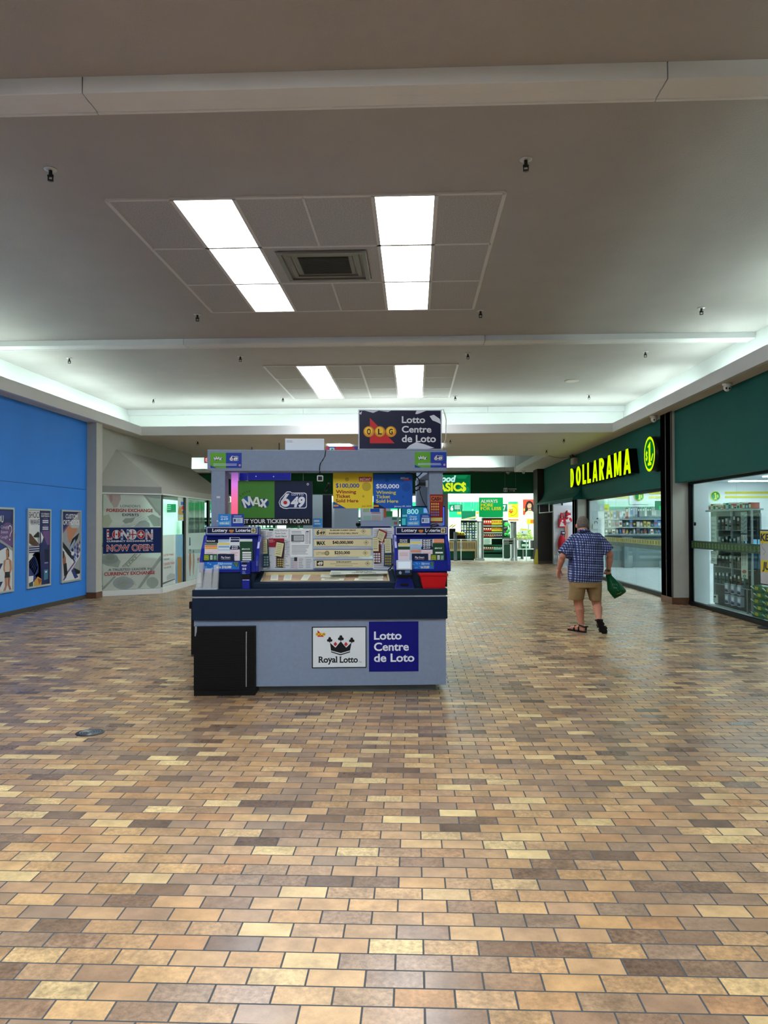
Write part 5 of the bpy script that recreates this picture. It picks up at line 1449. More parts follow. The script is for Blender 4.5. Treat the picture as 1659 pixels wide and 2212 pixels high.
def p2(g, P, W, H):
    g.poly([P(.52, 0), P(1, 0), P(1, 1), P(.62, 1), P(.0, .72), P(0, .66), P(.45, .50), P(.52, .42)], NV, 1); g.poly([P(0, .66), P(.52, .50), P(.62, 1), P(0, .90)], NV2, 1); g.poly([P(0, .58), P(.24, .60), P(0, .68)], WT, 2)
    txt(g, P, 'SHOCK', .02, .10, .58, .025, mat('#3a3550'), 6, .0); txt(g, P, 'WAVE', .08, .19, .50, .12, mat('#4a4466'), 6, .0)
    for b, s in ((.055, 'FAST & PERMANENT'), (.085, 'RELIEF FROM PAIN')): txt(g, P, s, .58, b, .97, b - .02, WT, 6, .02)
    for b in (.145, .17, .235, .26): g.rect(*P(.64, b - .018), *P(.92, b), mat('#cfd4e6'), 6)
    for b in (.11, .20): g.rect(*P(.68, b - .006), *P(.90, b), mat('#8b7fb0'), 6)
    g.poly([P(0, .30), P(.12, .31), P(.24, .36), P(.50, .45), P(.40, .47), P(.16, .46), P(0, .42)], mat('#5d4536', .5), 3); g.poly([P(.22, .345), P(.44, .28), P(.50, .30), P(.50, .36), P(.28, .36)], BK, 4); g.poly([P(.40, .34), P(.52, .34), P(.55, .43), P(.46, .46)], LG, 3)
    g.poly([P(.62, .28), P(1, .27), P(1, .46), P(.88, .47)], PUR, 2); g.poly([P(.56, .28), P(.70, .36), P(.60, .44)], WT, 3)
    for b in (.485, .515, .545): g.rect(*P(.04, b - .012), *P(.50, b), mat('#cdd3e4'), 6)
    g.rect(*P(0, .465), *P(.56, .56), mat('#16204c'), 5)
    for k in range(5): g.line([P(.06 + .05 * k, .70 + .03 * k), P(.28 + .04 * k, .60 + .02 * k), P(.46, .74 + .02 * k), P(.30, .86)], .006, mat('#5a78c8'), 3)
    g.poly([P(.74, .52), P(.94, .53), P(.93, .70), P(.76, .70)], mat('#141c3a'), 3); g.rect(*P(.74, .70), *P(.92, .715), mat('#8f9ac2'), 4); g.poly([P(.73, .80), P(.92, .80), P(.92, .93), P(.73, .94)], mat('#3f7f9a'), 3); g.rect(*P(.78, .82), *P(.87, .84), WT, 4)
    g.poly([P(0, .86), P(.24, .86), P(.22, .97), P(.0, 1)], WT, 4); g.poly([P(.04, .95), P(.22, .93), P(.22, 1), P(.04, 1)], mat('#2f4a4c'), 5); g.poly([P(.28, .93), P(.44, .88), P(.62, .92), P(.60, 1), P(.26, 1)], mat('#cfa046', .4), 4); g.poly([P(.42, .90), P(.62, .93), P(.50, .99)], mat('#a9573a'), 5)
def p3(g, P, W, H):
    g.poly([P(0, 0), P(.9, 0), P(0, .31)], NV, 1); g.poly([P(.9, 0), P(1, 0), P(1, .62), P(.36, .56), P(0, .42), P(0, .31)], LG, 1); g.poly([P(0, .29), P(.85, .01), P(.9, .01), P(0, .33)], PUR, 2)
    g.disc(*P(.72, .18), W * .25, W * .14, mat('#b4bac0'), 2)
    g.poly([P(.22, .25), P(.40, .20), P(.50, .24), P(.84, .24), (P(.82, .28)), P(.62, .36), P(.45, .46), P(.36, .44)], SKIN, 3); g.poly([P(.40, .52), P(.55, .40), P(.95, .31), P(.85, .40), P(.62, .50), P(.42, .56)], BK, 4); g.poly([P(.40, .52), P(.70, .40), P(.72, .44), P(.44, .58)], mat('#8ea4c4'), 5)
    cs = [NV, NV2, mat('#4a63a8'), WT, PUR, mat('#8ba0cc')]
    for i in range(4):
        for j in range(4):
            a, b = .48 + .15 * i + .0 * j, .56 - .035 * i + .055 * j
            if a < .95: g.poly([P(a, b), P(a + .075, b - .035), P(min(1, a + .15), b), P(a + .075, b + .035)], cs[(i * 2 + j * 3) % 6], 5)
    g.poly([P(0, .42), P(.40, .56), P(.72, .68), P(.68, .745), P(.30, .62), P(0, .50)], mat('#22252c'), 3)
    g.poly([P(0, .55), P(.08, .57), P(.20, .66), P(.22, .78), P(.28, .90), P(.20, .97), P(.12, .86), P(.04, .72)], SKIN2, 4); g.poly([P(.06, .75), P(.24, .74), P(.30, .90), P(.12, .93)], BK, 5); g.poly([P(.02, .55), P(.12, .58), P(.10, .66), P(.02, .68)], mat('#2a2430'), 5)
    g.poly([P(.04, .985), P(.30, .86), P(.72, .72), P(.74, .745), P(.34, .88), P(.12, .985)], PUR, 4); g.poly([P(.50, .86), P(1, .66), P(1, .90), P(.88, .93), P(.60, .84)], LG, 3); g.poly([P(.50, .86), P(.64, .83), P(.90, .97), P(.70, .985)], NV2, 5); g.poly([P(.62, .82), P(.76, .84), P(1, .88), P(.98, .92), P(.76, .92)], BK, 6)
    txt(g, P, 'CUSTOM', .18, .10, .84, .04, WT); txt(g, P, 'ORTHOTICS', .05, .19, .94, .125, WT)
poster('framed poster with a standing woman and cough sneeze laugh, on the blue wall', 12.17, p1)
poster('framed shock wave poster in white and navy on the blue wall', 13.52, p2)
poster('framed custom orthotics poster with a foot and shoe on the blue wall', 14.85, p3)

# ================================================================ currency exchange prints
uA = (B - A).normalized()
pa = Plane(A, uA, (0, 0, 1)); pa.o = pa.o + pa.n * .0075
LA = (B - A).length
FG = '#c3cec8'
def exprint_a():
    mb = MB(); pl = pa
    pl2 = Plane(pl.o, pl.u, pl.v)
    f = film(FG, .86)
    mb.add([pl.at(a, b, .0) for a, b in ((.03, .13), (LA - .01, .13), (LA - .01, .935), (.03, .935))], [(0, 1, 2, 3)], f)
    mb.add([pl.at(a, b, .0) for a, b in ((.03, 1.52), (LA - .01, 1.52), (LA - .01, 2.26), (.03, 2.26))], [(0, 1, 2, 3)], f)
    nv = mat('#12255c', .35)
    mb.add([pl.at(a, b, .0) for a, b in ((.03, .935), (LA - .01, .935), (LA - .01, 1.52), (.03, 1.52))], [(0, 1, 2, 3)], nv)
    g = G(pl, mb)
    gr = [film(c, .55) for c in ('#9fb0a8', '#b4a8a4', '#a6b3ba', '#b9c2a8', '#93a39c')]
    S = .1085
    def q(*pts): return [(210 + x * S, 1050 + y * S) for x, y in pts]
    # faded banknotes: portraits as soft shapes, bands and borders
    g.poly(q((180, 170), (460, 160), (470, 260), (400, 420), (330, 430), (270, 330)), film('#b8a0a0', .5), 1)
    g.poly(q((240, 180), (300, 170), (300, 300), (260, 330)), film('#c08a8a', .5), 2); g.poly(q((900, 160), (1260, 170), (1260, 560), (1170, 520)), gr[0], 1); g.poly(q((920, 160), (960, 160), (1270, 580), (1240, 590)), film('#a59aa0', .6), 2)
    g.poly(q((500, 700), (560, 640), (680, 640), (760, 620), (700, 720), (640, 730), (560, 750)), gr[4], 1); g.poly(q((730, 810), (850, 700), (960, 680), (1040, 740), (1050, 815)), gr[2], 1); g.poly(q((1000, 600), (1100, 560), (1250, 640), (1250, 800), (1120, 800)), gr[4], 2); g.poly(q((90, 600), (230, 560), (300, 700), (230, 815), (90, 815)), gr[3], 1)
    for k in range(6): g.line(q((480 + 30 * k, 810), (760 + 60 * k, 560 + 20 * k)), .006, gr[4], 2)
    g.disc(210 + 250 * S, 1050 + 1450 * S, 170 * S, 110 * S, gr[2], 1); g.disc(210 + 260 * S, 1050 + 1420 * S, 90 * S, 60 * S, gr[4], 2); g.poly(q((90, 1380), (330, 1370), (470, 1500), (420, 1620), (200, 1590), (90, 1540)), gr[0], 1)
    for o_ in (0, 40, 110): g.poly(q((490 + o_, 1600), (740 + o_, 1350), (770 + o_, 1350), (510 + o_, 1615)), gr[4 - (o_ > 0)], 2)
    g.text('100', *q((600, 1600))[0], *q((860, 1540))[0], gr[4], 2, .03, rot=.7)
    g.poly(q((90, 2040), (330, 1800), (380, 1800), (130, 2060)), gr[4], 2); g.poly(q((800, 2030), (1260, 1380), (1270, 1470), (860, 2030)), gr[4], 2); g.disc(210 + 520 * S, 1050 + 1930 * S, 210 * S, 130 * S, gr[2], 1, 20); g.disc(210 + 500 * S, 1050 + 1930 * S, 110 * S, 90 * S, gr[0], 2, 20); g.disc(210 + 1100 * S, 1050 + 1920 * S, 120 * S, 110 * S, gr[0], 2, 20)
    for k in range(5): g.line(q((330 + 40 * k, 2000 - 20 * k), (700 + 20 * k, 1820 + 35 * k)), .008, gr[4], 3)
    dk, rd, wt = mat('#22304a', .5), mat('#9a1f2c', .5), mat('#cfd6de', .5)
    g.text("LONDON'S", 260, 1095.8, 303.3, 1091, dk, 4, .0); g.text('FOREIGN EXCHANGE', 230, 1106, 330.2, 1099.3, rd, 4, .03); g.text('EXPERTS', 264, 1114.8, 299.8, 1109.6, dk, 4, .02)
    xs = [(190, 300, 'L'), (300, 465, 'O'), (470, 630, 'N'), (645, 785, 'D'), (790, 950, 'O'), (960, 1110, 'N')]
    for i, (a, c, ch) in enumerate(xs):
        x0, x1 = 210 + a * S, 210 + c * S
        yb, yt = 1164, 1145
        if ch == 'O':
            cx, cyy, r = (x0 + x1) / 2, (yb + yt) / 2, (yb - yt) / 2
            g.disc(cx, cyy, (x1 - x0) / 2, r, wt, 3); g.disc(cx, cyy, (x1 - x0) / 2 - .7, r - .7, mat('#a8262c'), 4)
            if i == 1: g.rect(cx - 3.2, yt + .8, cx + 3.2, yb - .8, wt, 5); g.disc(cx, cyy, 1.8, 2, mat('#7a2a20'), 6)
            else: g.rect(cx - 5.2, cyy - 1.4, cx + 5.2, cyy + 1.4, wt, 5); g.rect(cx - 1.4, cyy - 5.6, cx + 1.4, cyy + 5.6, wt, 5)
        elif ch == 'D':
            g.text('D', x0, yb, x1, yt, wt, 3, .06); cx = (x0 + x1) / 2 - 1; cyy = (yb + yt) / 2
            g.poly([(x0 + 1, yt + .8), (x0 + 9, yt + 1.5), (x1 - .8, cyy), (x0 + 9, yb - 1.5), (x0 + 1, yb - .8)], mat('#16204a'), 4)
            for pts in ([(x0, yt), (x1 - 2, yb - 3)], [(x0, yb), (x1 - 2, yt + 3)], [(x0, cyy), (x1, cyy)], [(cx, yt), (cx, yb)]): g.line(pts, .045, wt, 5)
            for pts in ([(x0, cyy), (x1, cyy)], [(cx, yt), (cx, yb)]): g.line(pts, .022, mat('#a8262c'), 6)
        else:
            g.text(ch, x0, yb, x1, yt, wt, 3, .05)
            c1 = mat('#a8262c')
            if ch == 'L': g.rect(x0 + .6, yt + .7, x0 + 5.2, yt + 5.5, c1, 4); g.rect(x0 + .6, yb - 4.5, x1 - 1, yb - .7, c1, 4); g.disc(x0 + 3, (yb + yt) / 2, 1.3, 1.5, c1, 5)
            elif i == 2:
                g.rect(x0 + .4, yt + .4, x0 + 3.6, yt + 5.5, c1, 4); g.rect(x1 - 3.8, yt + .4, x1 - .5, yt + 5.5, mat('#2c4a9a'), 4); g.rect(x0 + .4, yb - 6, x0 + 3.6, yb - .5, mat('#2c4a9a'), 4); g.rect(x1 - 3.8, yb - 6, x1 - .5, yb - .5, c1, 4)
            else:
                for k in range(4): g.rect(x0 + .3, yt + 7.5 + k * 2.9, x1 - .3, yt + 8.6 + k * 2.9, c1, 4)
                g.rect(x0 + .3, yt + .4, x0 + 5, yt + 6, mat('#7d8ab0'), 4)
    g.text('CURRENCY EXCHANGE INC.', 230.4, 1170.4, 330, 1167, wt, 3, .04)
    g.text('NOW OPEN', 230, 1189.6, 331, 1177, wt, 3, .05); g.text('NOW OPEN', 230.5, 1189.2, 330.5, 1177.5, mat('#a02433'), 4, .012)
    g.text('A TRUSTED LEADER IN', 234, 1232.2, 326.6, 1227.4, dk, 4, .01); g.text('CURRENCY EXCHANGE', 224.8, 1241.8, 334.6, 1235, rd, 4, .03)
    return mb
tag(exprint_a().build('window_film'), 'banknote window film with a navy London currency exchange band, now open', 'window film')
pb = Plane((-5.8245, 0, 0), (0, 1, 0), (0, 0, 1))
mb = MB(); zt_ = 1.34
f = film('#cfdadd', .93)
mb.add([pb.at(a, b) for a, b in ((17.37, .15), (18.22, .15), (18.22, zt_), (17.37, zt_))], [(0, 1, 2, 3)], f)
mb.add([pb.at(a, b) for a, b in ((18.22, .15), (18.36, .15), (18.36, zt_), (18.22, zt_))], [(0, 1, 2, 3)], film('#e0e6e6', .95))
mb.add([pb.at(a, b) for a, b in ((18.36, .15), (18.97, .15), (18.97, zt_), (18.36, zt_))], [(0, 1, 2, 3)], film('#4b8fd0', .92))
g = G(pb, mb)
g.poly([(383, 1203), (391, 1203), (393, 1206), (393, 1258), (383.5, 1262)], mat('#a8843c', .5), 1)
g.poly([(349, 1260), (378, 1249), (378, 1251.5), (349, 1264)], mat('#4d545a'), 1); g.poly([(360, 1245), (368, 1238), (378, 1240), (378, 1248), (360, 1254)], film('#b9c4c8', .8), 1)
rd, dk = mat('#b02a3a', .5), mat('#46525c', .5)
for s, x1, yb, yt, m_ in (('FASTER THAN', 374.3, 1201, 1196.4, rd), ('THE BANK', 366, 1210, 1206, dk), ('CHEAPER THAN', 376.4, 1220.3, 1215, rd), ('THE AIRPORT', 370, 1228, 1223.8, dk)): g.text(s, 353, yb, x1, yt, m_, 2, .01)
tag(mb.build('window_film'), 'window film reading faster than the bank, cheaper than the airport', 'window film')
mb = MB()
mb.add([pb.at(a, b) for a, b in ((19.31, .15), (21.24, .15), (21.24, 1.36), (19.31, 1.36))], [(0, 1, 2, 3)], film('#c4d9df', .93))
g = G(pb, mb)
g.poly([(404, 1187), (444, 1186), (444, 1194), (404, 1196)], film('#8fb4be', .9), 1)
for x, s in ((410.5, 1), (418, .9)):
    yb = 1244 if s == 1 else 1241; h = 66 * s
    g.poly([(x - 2.2 * s, yb - h * .72), (x, yb - h * .80), (x + 2.2 * s, yb - h * .72), (x + 2.8 * s, yb - h * .40), (x + 1.2, yb - h * .2), (x + .8, yb), (x - .8, yb), (x - 2, yb - h * .3)], mat('#a5705c' if s == 1 else '#a9948c', .5), 2); g.disc(x, yb - h * .84, 1.2, 3, mat('#4a3a34'), 2)
g.poly([(409, 1161), (411, 1161), (411.5, 1178), (408.5, 1179)], mat('#39506e'), 3)
g.text('NO FEES', 426, 1211, 436, 1205, rd, 2, .03); g.lines(426, 1213, 430, 1216, 1, dk, 2)
tag(mb.build('window_film'), 'pale blue beach window film with two walking figures, on the exchange windows', 'window film')
# poster stuck high on the exchange glass
def bright(g):
    g.rect(390.5, 1084, 399, 1091, mat('#2f6fd0', .4), 1); g.disc(395.5, 1097, 4.2, 4.6, mat('#e2342c', .4), 2); g.poly([(385, 1105), (388, 1092), (391, 1098), (394, 1106), (399, 1108), (396, 1112), (386, 1112)], mat('#c9972c', .4), 1); g.poly([(393, 1104), (399, 1102), (399.4, 1109), (394, 1108)], mat('#2a4fb0', .4), 3); g.poly([(387.5, 1117.5), (398.5, 1117), (398.5, 1122), (388, 1123)], mat('#d9d96a', .4), 1)
sign('window_poster', 'colourful red and blue money transfer poster high on the exchange glass', 0, (384, 1073, 399.5, 1125), .002, mat('#cfe4dc', .5), bright, 'poster', plane=Plane((-5.8235, 0, 0), (0, 1, 0), (0, 0, 1)))
# inside the exchange: counter, blinds
t = thing('service_counter', 'white service counter inside the currency exchange', 'counter', (-8.4, 20.0, 0))
mb = MB(); mb.box(-8.7, -8.1, 17.8, 22.5, .0, 1.02, mat('#d6dbda')); mb.build('body', t)
mb = MB(); mb.box(-8.75, -8.0, 17.7, 22.6, 1.02, 1.07, mat('#6d7a80', .4)); mb.build('countertop', t)
t = thing('window_blind', 'grey vertical blind hanging inside the exchange window', 'blind', (-6.1, 20.1, 2.27))
mb = MB()
for i in range(12): mb.box(-6.15, -6.12, 20.35 + i * .14, 20.46 + i * .14, .6, 2.25, mat('#8a9496' if i % 4 else '#b9bcb0', .6))
mb.build('slats', t)
mb = MB(); mb.box(-6.18, -6.10, 20.3, 22.05, 2.25, 2.29, FRAME); mb.build('headrail', t)

# ================================================================ dollar shop sign
YG = '#d4ff00'
t = thing('shop_sign', 'row of tall glowing yellow-green letters on the dark green fascia', 'sign', (5.1, 20, 3.0))
pl = rightwall(5.0)
fm_, sd = glow(YG, SIGN), mat('#05070a', .3)
LT = [(455, 495, 'D'), (520, 578, 'O'), (598, 640, 'L'), (655, 698, 'L'), (718, 778, 'A'), (797, 858, 'R'), (880, 955, 'A'), (975, 1062, 'M'), (1088, 1175, 'A')]
def ring(cx, cy_, ro, rp, ri, rq, a0, a1, n=16):
    out = []
    for k in range(n):
        p, q = a0 + (a1 - a0) * k / n, a0 + (a1 - a0) * (k + 1) / n
        f = lambda r, s, a: (cx + r * math.cos(a), cy_ + s * math.sin(a))
        out.append([f(ro, rp, p), f(ro, rp, q), f(ri, rq, q), f(ri, rq, p)])
    return out
HP = math.pi / 2
GLY = {'L': [[(0, 0), (.48, 0), (.48, 1), (0, 1)], [(.4, 0), (1, 0), (1, .19), (.4, .19)]],
       'D': [[(0, 0), (.42, 0), (.42, 1), (0, 1)]] + ring(.40, .5, .60, .5, .17, .31, -HP, HP),
       'O': ring(.5, .5, .5, .5, .13, .31, 0, 4 * HP, 28),
       'A': [[(0, 0), (.30, 0), (.63, 1), (.33, 1)], [(1, 0), (.70, 0), (.37, 1), (.67, 1)], [(.2, .17), (.8, .17), (.74, .36), (.26, .36)]],
       'R': [[(0, 0), (.40, 0), (.40, 1), (0, 1)], [(.38, .44), (.62, .50), (1, 0), (.62, 0)]] + ring(.38, .72, .60, .28, .20, .115, -HP, HP),
       'M': [[(0, 0), (.27, 0), (.27, 1), (0, 1)], [(1, 0), (.73, 0), (.73, 1), (1, 1)], [(0, 1), (.33, 1), (.58, .05), (.42, .05)], [(1, 1), (.67, 1), (.42, .05), (.58, .05)]]}
for a, c, ch in LT:
    x0, x1 = 1150 + a * .1808, 1150 + c * .1808
    ym = 1030 - (x0 - 1232) * .29
    u0, u1 = pl.pix(x0, ym)[0], pl.pix(x1, ym)[0]
    mb = MB()
    for pts in GLY[ch]:
        q = [(u0 + (u1 - u0) * x, 2.745 + .59 * y) for x, y in pts]
        ar = sum(q[i][0] * q[(i + 1) % 4][1] - q[(i + 1) % 4][0] * q[i][1] for i in range(4))
        if ar < 0: q = q[::-1]
        f_ = [pl.at(x, y) for x, y in q]; b_ = [pl.at(x, y, -.2) for x, y in q]
        mb.add(f_, [(0, 1, 2, 3)], fm_)
        mb.add([p - pl.n * .0005 for p in f_] + b_, [(i, i + 4, (i + 1) % 4 + 4, (i + 1) % 4) for i in range(4)], sd)
    mb.build('letter', t)
t = thing('shop_sign', 'round glowing yellow-green dollar badge beside the tall letters', 'sign', (5.1, 16.3, 3.06))
mb = MB(); mb.lathe([(.372, 0), (.372, .2)], (5.0, 16.3, 3.055), sd, 36, 'x'); mb.build('case', t)
mb = MB(); pl = Plane((4.999, 16.3, 3.055), (0, -1, 0), (0, 0, 1)); g = G(pl, mb, pix=False)
GL = glow('#0f7d2c', .75); YL = glow(YG, SIGN)
g.disc(0, 0, .37, .37, YL, 0, 40); g.disc(0, 0, .315, .315, GL, 1, 40)
g.poly([(-.02, .22), (.07, .26), (.07, -.17), (.13, -.19), (.13, -.24), (-.11, -.24), (-.11, -.19), (-.045, -.17), (-.045, .15), (-.11, .14), (-.11, .17)], YL, 2)
g.text('$', -.25, -.11, -.12, .06, YL, 2, .03); g.poly([(.09, -.14), (.17, -.05), (.23, .0), (.27, -.02), (.21, -.09), (.16, -.16)], YL, 2); mb.build('face', t)
# emergency light on the fascia
t = thing('emergency_light', 'beige emergency light with two lamp heads above the letter D of the fascia sign', 'emergency light', (5.15, 24.5, 3.63))
mb = MB(); mb.box(5.05, 5.2, 24.25, 24.65, 3.48, 3.68, mat('#b7b4a2', .5)); mb.build('case', t, bevel=.01)
for y in (24.3, 24.6):
    mb = MB(); mb.lathe([(.035, 0), (.06, -.07), (.06, -.09)], (5.1, y, 3.73), mat('#3c3d38', .4), 12, 'x'); mb.tube([(5.1, y, 3.68), (5.1, y, 3.72)], .012, BLACK, 6); mb.build('lamp_head', t)
mb = MB(); mb.tube([(4.36, 24.68, 3.785), (4.5, 24.68, 3.74), (4.7, 24.6, 3.70), (4.95, 24.5, 3.715), (5.2, 24.45, 3.73)], .007, mat('#56544a'), 6); tag(mb.build('cable'), 'slack cable running from the recess corner to the dark green fascia', 'cable')
# cameras
def dome(x, y, z, lab, m_='#d5d6d4', two=False):
    t = thing('security_camera', lab, 'camera', (x, y, z), 'ceiling cameras')
    mb = MB(); mb.lathe([(.075, 0), (.075, -.03), (.06, -.05)], (x, y, z), mat(m_, .45), 20); mb.build('base', t)
    mb = MB(); mb.ball((x - .01, y - .02, z - .075), .058, .058, .06, mat(m_, .4)); h = mb.build('body', t)
    mb = MB()
    for dx in ((-.022, .022) if two else (0,)): mb.ball((x - .02 + dx, y - .068, z - .09), .016, .012, .016, BLACK, 10, 6)
    mb.build('lens', h)
dome(4.95, 12.15, ZS, 'white security camera with two dark lenses under the right soffit over the nearer fascia', two=True)
dome(4.93, 15.75, ZS, 'white security camera under the right soffit beside the black pillar')
dome(4.55, 31.6, ZS, 'small white security camera at the far right corner over the supermarket')
t = thing('security_camera', 'white dome camera under the far lip above the supermarket fascia', 'camera', (4.0, 32.95, ZS), 'ceiling cameras')
mb = MB(); mb.lathe([(.09, 0), (.09, -.03)], (4.0, 32.38, ZS - .0), mat('#d5d6d4', .4), 20); mb.build('base', t)
mb = MB(); mb.ball((4.0, 32.38, ZS - .03), .075, .075, .075, mat('#9aa09e', .2)); mb.build('dome', t)

# hanging signs in the mall
t = thing('washroom_sign', 'small hanging washrooms sign with an arrow pointing right', 'sign', (3.8, 30.3, 2.9))
pl = facing(30.3); mb = MB(); board(pl, 1087, 1052.5, 1117.5, 1063.5, .02, mat('#0a3a24', .4), mb)
g = G(pl, mb, .002); wt = mat('#dfe6e2')
g.rect(1088, 1054, 1096, 1062.5, wt, 1); g.rect(1091.7, 1054.5, 1092.2, 1062, mat('#0a3a24'), 2)
for x in (1090, 1094): g.disc(x, 1056, .7, .8, INK, 2, 10); g.poly([(x - .9, 1057), (x + .9, 1057), (x + .7, 1061.8), (x - .7, 1061.8)], INK, 2)
g.text('WASHROOMS', 1097.5, 1057.5, 1116, 1055, wt, 1, .02); g.rect(1100, 1060, 1110, 1060.8, wt, 1); g.poly([(1109.5, 1058.8), (1113, 1060.4), (1109.5, 1062)], wt, 1); mb.build('panel', t)
mb = MB()
for px in (1091, 1114): x = pl.pix(px, 1053)[0]; mb.tube([(x, 30.31, pl.pix(px, 1053)[1]), (x, 30.31, ZC)], .004, mat('#8a938e'), 6)
mb.build('wire', t)
t = thing('exit_sign', 'red exit sign hanging past the left end of the kiosk header', 'sign', (-6.5, 23.9, 3.66))
pl = facing(23.9); mb = MB(); board(pl, 441, 986.5, 468, 1000, .06, mat('#c9cfcc', .4), mb); g = G(pl, mb, .002); g.rect(442, 987.5, 467, 999, glow('#b81d24', .6), 1); g.text('EXIT', 444, 997, 465, 989.5, glow('#ffd9d2', .8), 2, .03); mb.build('case', t)
mb = MB(); x = pl.pix(455, 990)[0]; mb.tube([(x, 23.93, 3.66), (x, 23.93, ZS)], .012, mat('#c9cfcc'), 8); mb.build('stem', t)

# ================================================================ inside the dollar shop
def fsign(name, lab, cat, y, rect, th, m, draw=None, group=None, eps=.002, hang=0, stand=0):
    pl = facing(y); mb = MB(); a0, b0, a1, b1 = board(pl, *rect, th, m, mb)
    if draw: draw(G(pl, mb, eps))
    o = tag(mb.build(name), lab, cat, group)
    if hang:
        for f in (.12, .88):
            x = a0 + (a1 - a0) * f
            w_ = MB(); w_.tube([(x, y + th / 2, b1 - .01), (x, y + th / 2, hang)], .004, mat('#aeb6b4', .4), 5); w_.build('wire', o)
    if stand:
        x = (a0 + a1) / 2
        w_ = MB(); w_.box(x - .03, x + .03, y + th, y + th + .04, stand - 1, b0 + .02, mat('#9aa5a6', .4)); w_.build('stand_post', o)
    return o
YE = mat('#d9cf3a', .5)
for i, (a, b, y0) in enumerate(((2.66, 2.74, 0), (2.84, 2.92, 0))):
    mb = MB(); mb.box(5.6, 19.9, 32.47, 32.5, a, b, YE); tag(mb.build('wall_stripe'), 'yellow stripe along the far wall of the dollar shop, %s one' % ('lower' if i == 0 else 'upper'), 'stripe', 'yellow wall stripes')
def badge(px, py, r, lab, white):
    pl = facing(32.44); x, z = pl.pix(px, py)
    mb = MB(); mb.box(x - r * 2.0, x + r * 2.0, 32.45, 32.465, z - .34, z + .3, SHOPW); 
    mb.lathe([(r, 32.40 - 32.44), (r, .01)], (x, 32.44, z), mat('#e0e84a'), 28, 'y'); g = G(Plane((x, 32.398, z), (1, 0, 0), (0, 0, 1)), mb, .002, pix=False)
    g.disc(0, 0, r * .9, r * .9, mat('#0f8a48', .4), 1); g.poly([(-r * .12, r * .68), (r * .10, r * .68), (r * .10, -r * .6), (-r * .12, -r * .6)], mat('#e8ee3a'), 2); g.poly([(-r * .12, r * .68), (-r * .12, r * .38), (-r * .34, r * .34), (-r * .34, r * .46)], mat('#e8ee3a'), 2); g.rect(-r * .32, -r * .68, r * .26, -r * .52, mat('#e8ee3a'), 2); g.text('$', r * .22, -r * .3, r * .6, r * .25, mat('#e8ee3a'), 2, .03)
    tag(mb.build('wall_badge'), lab, 'badge', 'round green wall badges')
badge(1380.5, 1072, .20, 'round green and yellow one dollar badge seen through the far shop window', 0)
badge(1545, 1071.5, .20, 'round green and yellow one dollar badge seen through the near shop window', 0)
fsign('price_banner', 'yellow banner inside the shop near the white partition of the far window', 'banner', 30.2, (1297, 1089, 1316, 1104), .02, mat('#e6cf3a'), lambda g: g.rect(1299, 1097, 1312, 1101, mat('#d98a3a'), 1), hang=3.3)
fsign('price_banner', 'grey sign with a green digit high inside the far shop window', 'banner', 30.3, (1415, 1082, 1436, 1102), .02, mat('#4f6a66'), lambda g: (g.text('2', 1428.5, 1090, 1434, 1082.8, mat('#b8e03a'), 1, .04), g.rect(1424, 1093, 1436, 1101, mat('#2fc46a'), 1)), hang=3.3)
PALG = ['#c9d2da', '#d8cfc2', '#3a4a5c', '#20262c', '#a8442f', '#4f86c4', '#c7b24a', '#7a4a3a', '#e0e2e0', '#2f5a48', '#b46a8a', '#6a7480']
CN = ['pale grey', 'cream', 'slate', 'black', 'red', 'blue', 'mustard', 'brown', 'white', 'dark green', 'pink', 'grey']
def goods(prefix, y, px0, px1, py_base, py_top, n, where, group, kinds=('box', 'bottle', 'pack')):
    pl = facing(y)
    xa, zb = pl.pix(px0, py_base); xb, zt = pl.pix(px1, py_base)[0], pl.pix((px0 + px1) / 2, py_top)[1]
    wid = (xb - xa) / n
    for i in range(n):
        x0 = xa + i * wid + wid * .06; w = wid * (.70 + .22 * random.random()); h = (zt - zb) * (.6 + .4 * random.random())
        ci = random.randrange(len(PALG)); kd = random.choice(kinds)
        mb = MB(); m = mat(PALG[ci], .45)
        if kd == 'box':
            mb.box(x0, x0 + w, y, y + .16, zb, zb + h, m); mb.box(x0 + w * .15, x0 + w * .85, y - .002, y, zb + h * .3, zb + h * .7, mat(PALG[(ci * 5 + 3) % 12]))
        elif kd == 'bottle':
            r = w * .42; c = (x0 + w / 2, y + r, zb); mb.lathe([(r, 0), (r, h * .6), (r * .45, h * .75), (r * .4, h * .9)], c, m, 10); mb.lathe([(r * .45, h * .9), (r * .45, h)], c, mat(PALG[(ci + 4) % 12]), 10)
        elif kd == 'hang':
            mb.box(x0, x0 + w, y, y + .05, zt - h, zt, m); mb.box(x0 + w * .1, x0 + w * .9, y - .002, y, zt - h * .35, zt - h * .1, mat('#dfe2e0')); mb.tube([(x0 + w / 2, y + .025, zt), (x0 + w / 2, y + .025, zt + .05)], .006, BLACK, 5)
        else:
            mb.box(x0, x0 + w, y + .02, y + .10, zb, zb + h * .85, m); mb.box(x0, x0 + w, y + .04, y + .08, zb + h * .85, zb + h, m); mb.box(x0 + w * .2, x0 + w * .8, y + .018, y + .02, zb + h * .2, zb + h * .6, mat(PALG[(ci + 8) % 12]))
        nm = {'box': 'boxed_product', 'bottle': 'bottle', 'hang': 'hanging_product', 'pack': 'packet'}[kd]
        tag(mb.build(nm), '%s %s, %s from the left %s' % (CN[ci], nm.replace('_', ' '), ORD[i] if i < 18 else 'number %d' % (i + 1), where), nm.replace('_', ' ').split()[-1], group)
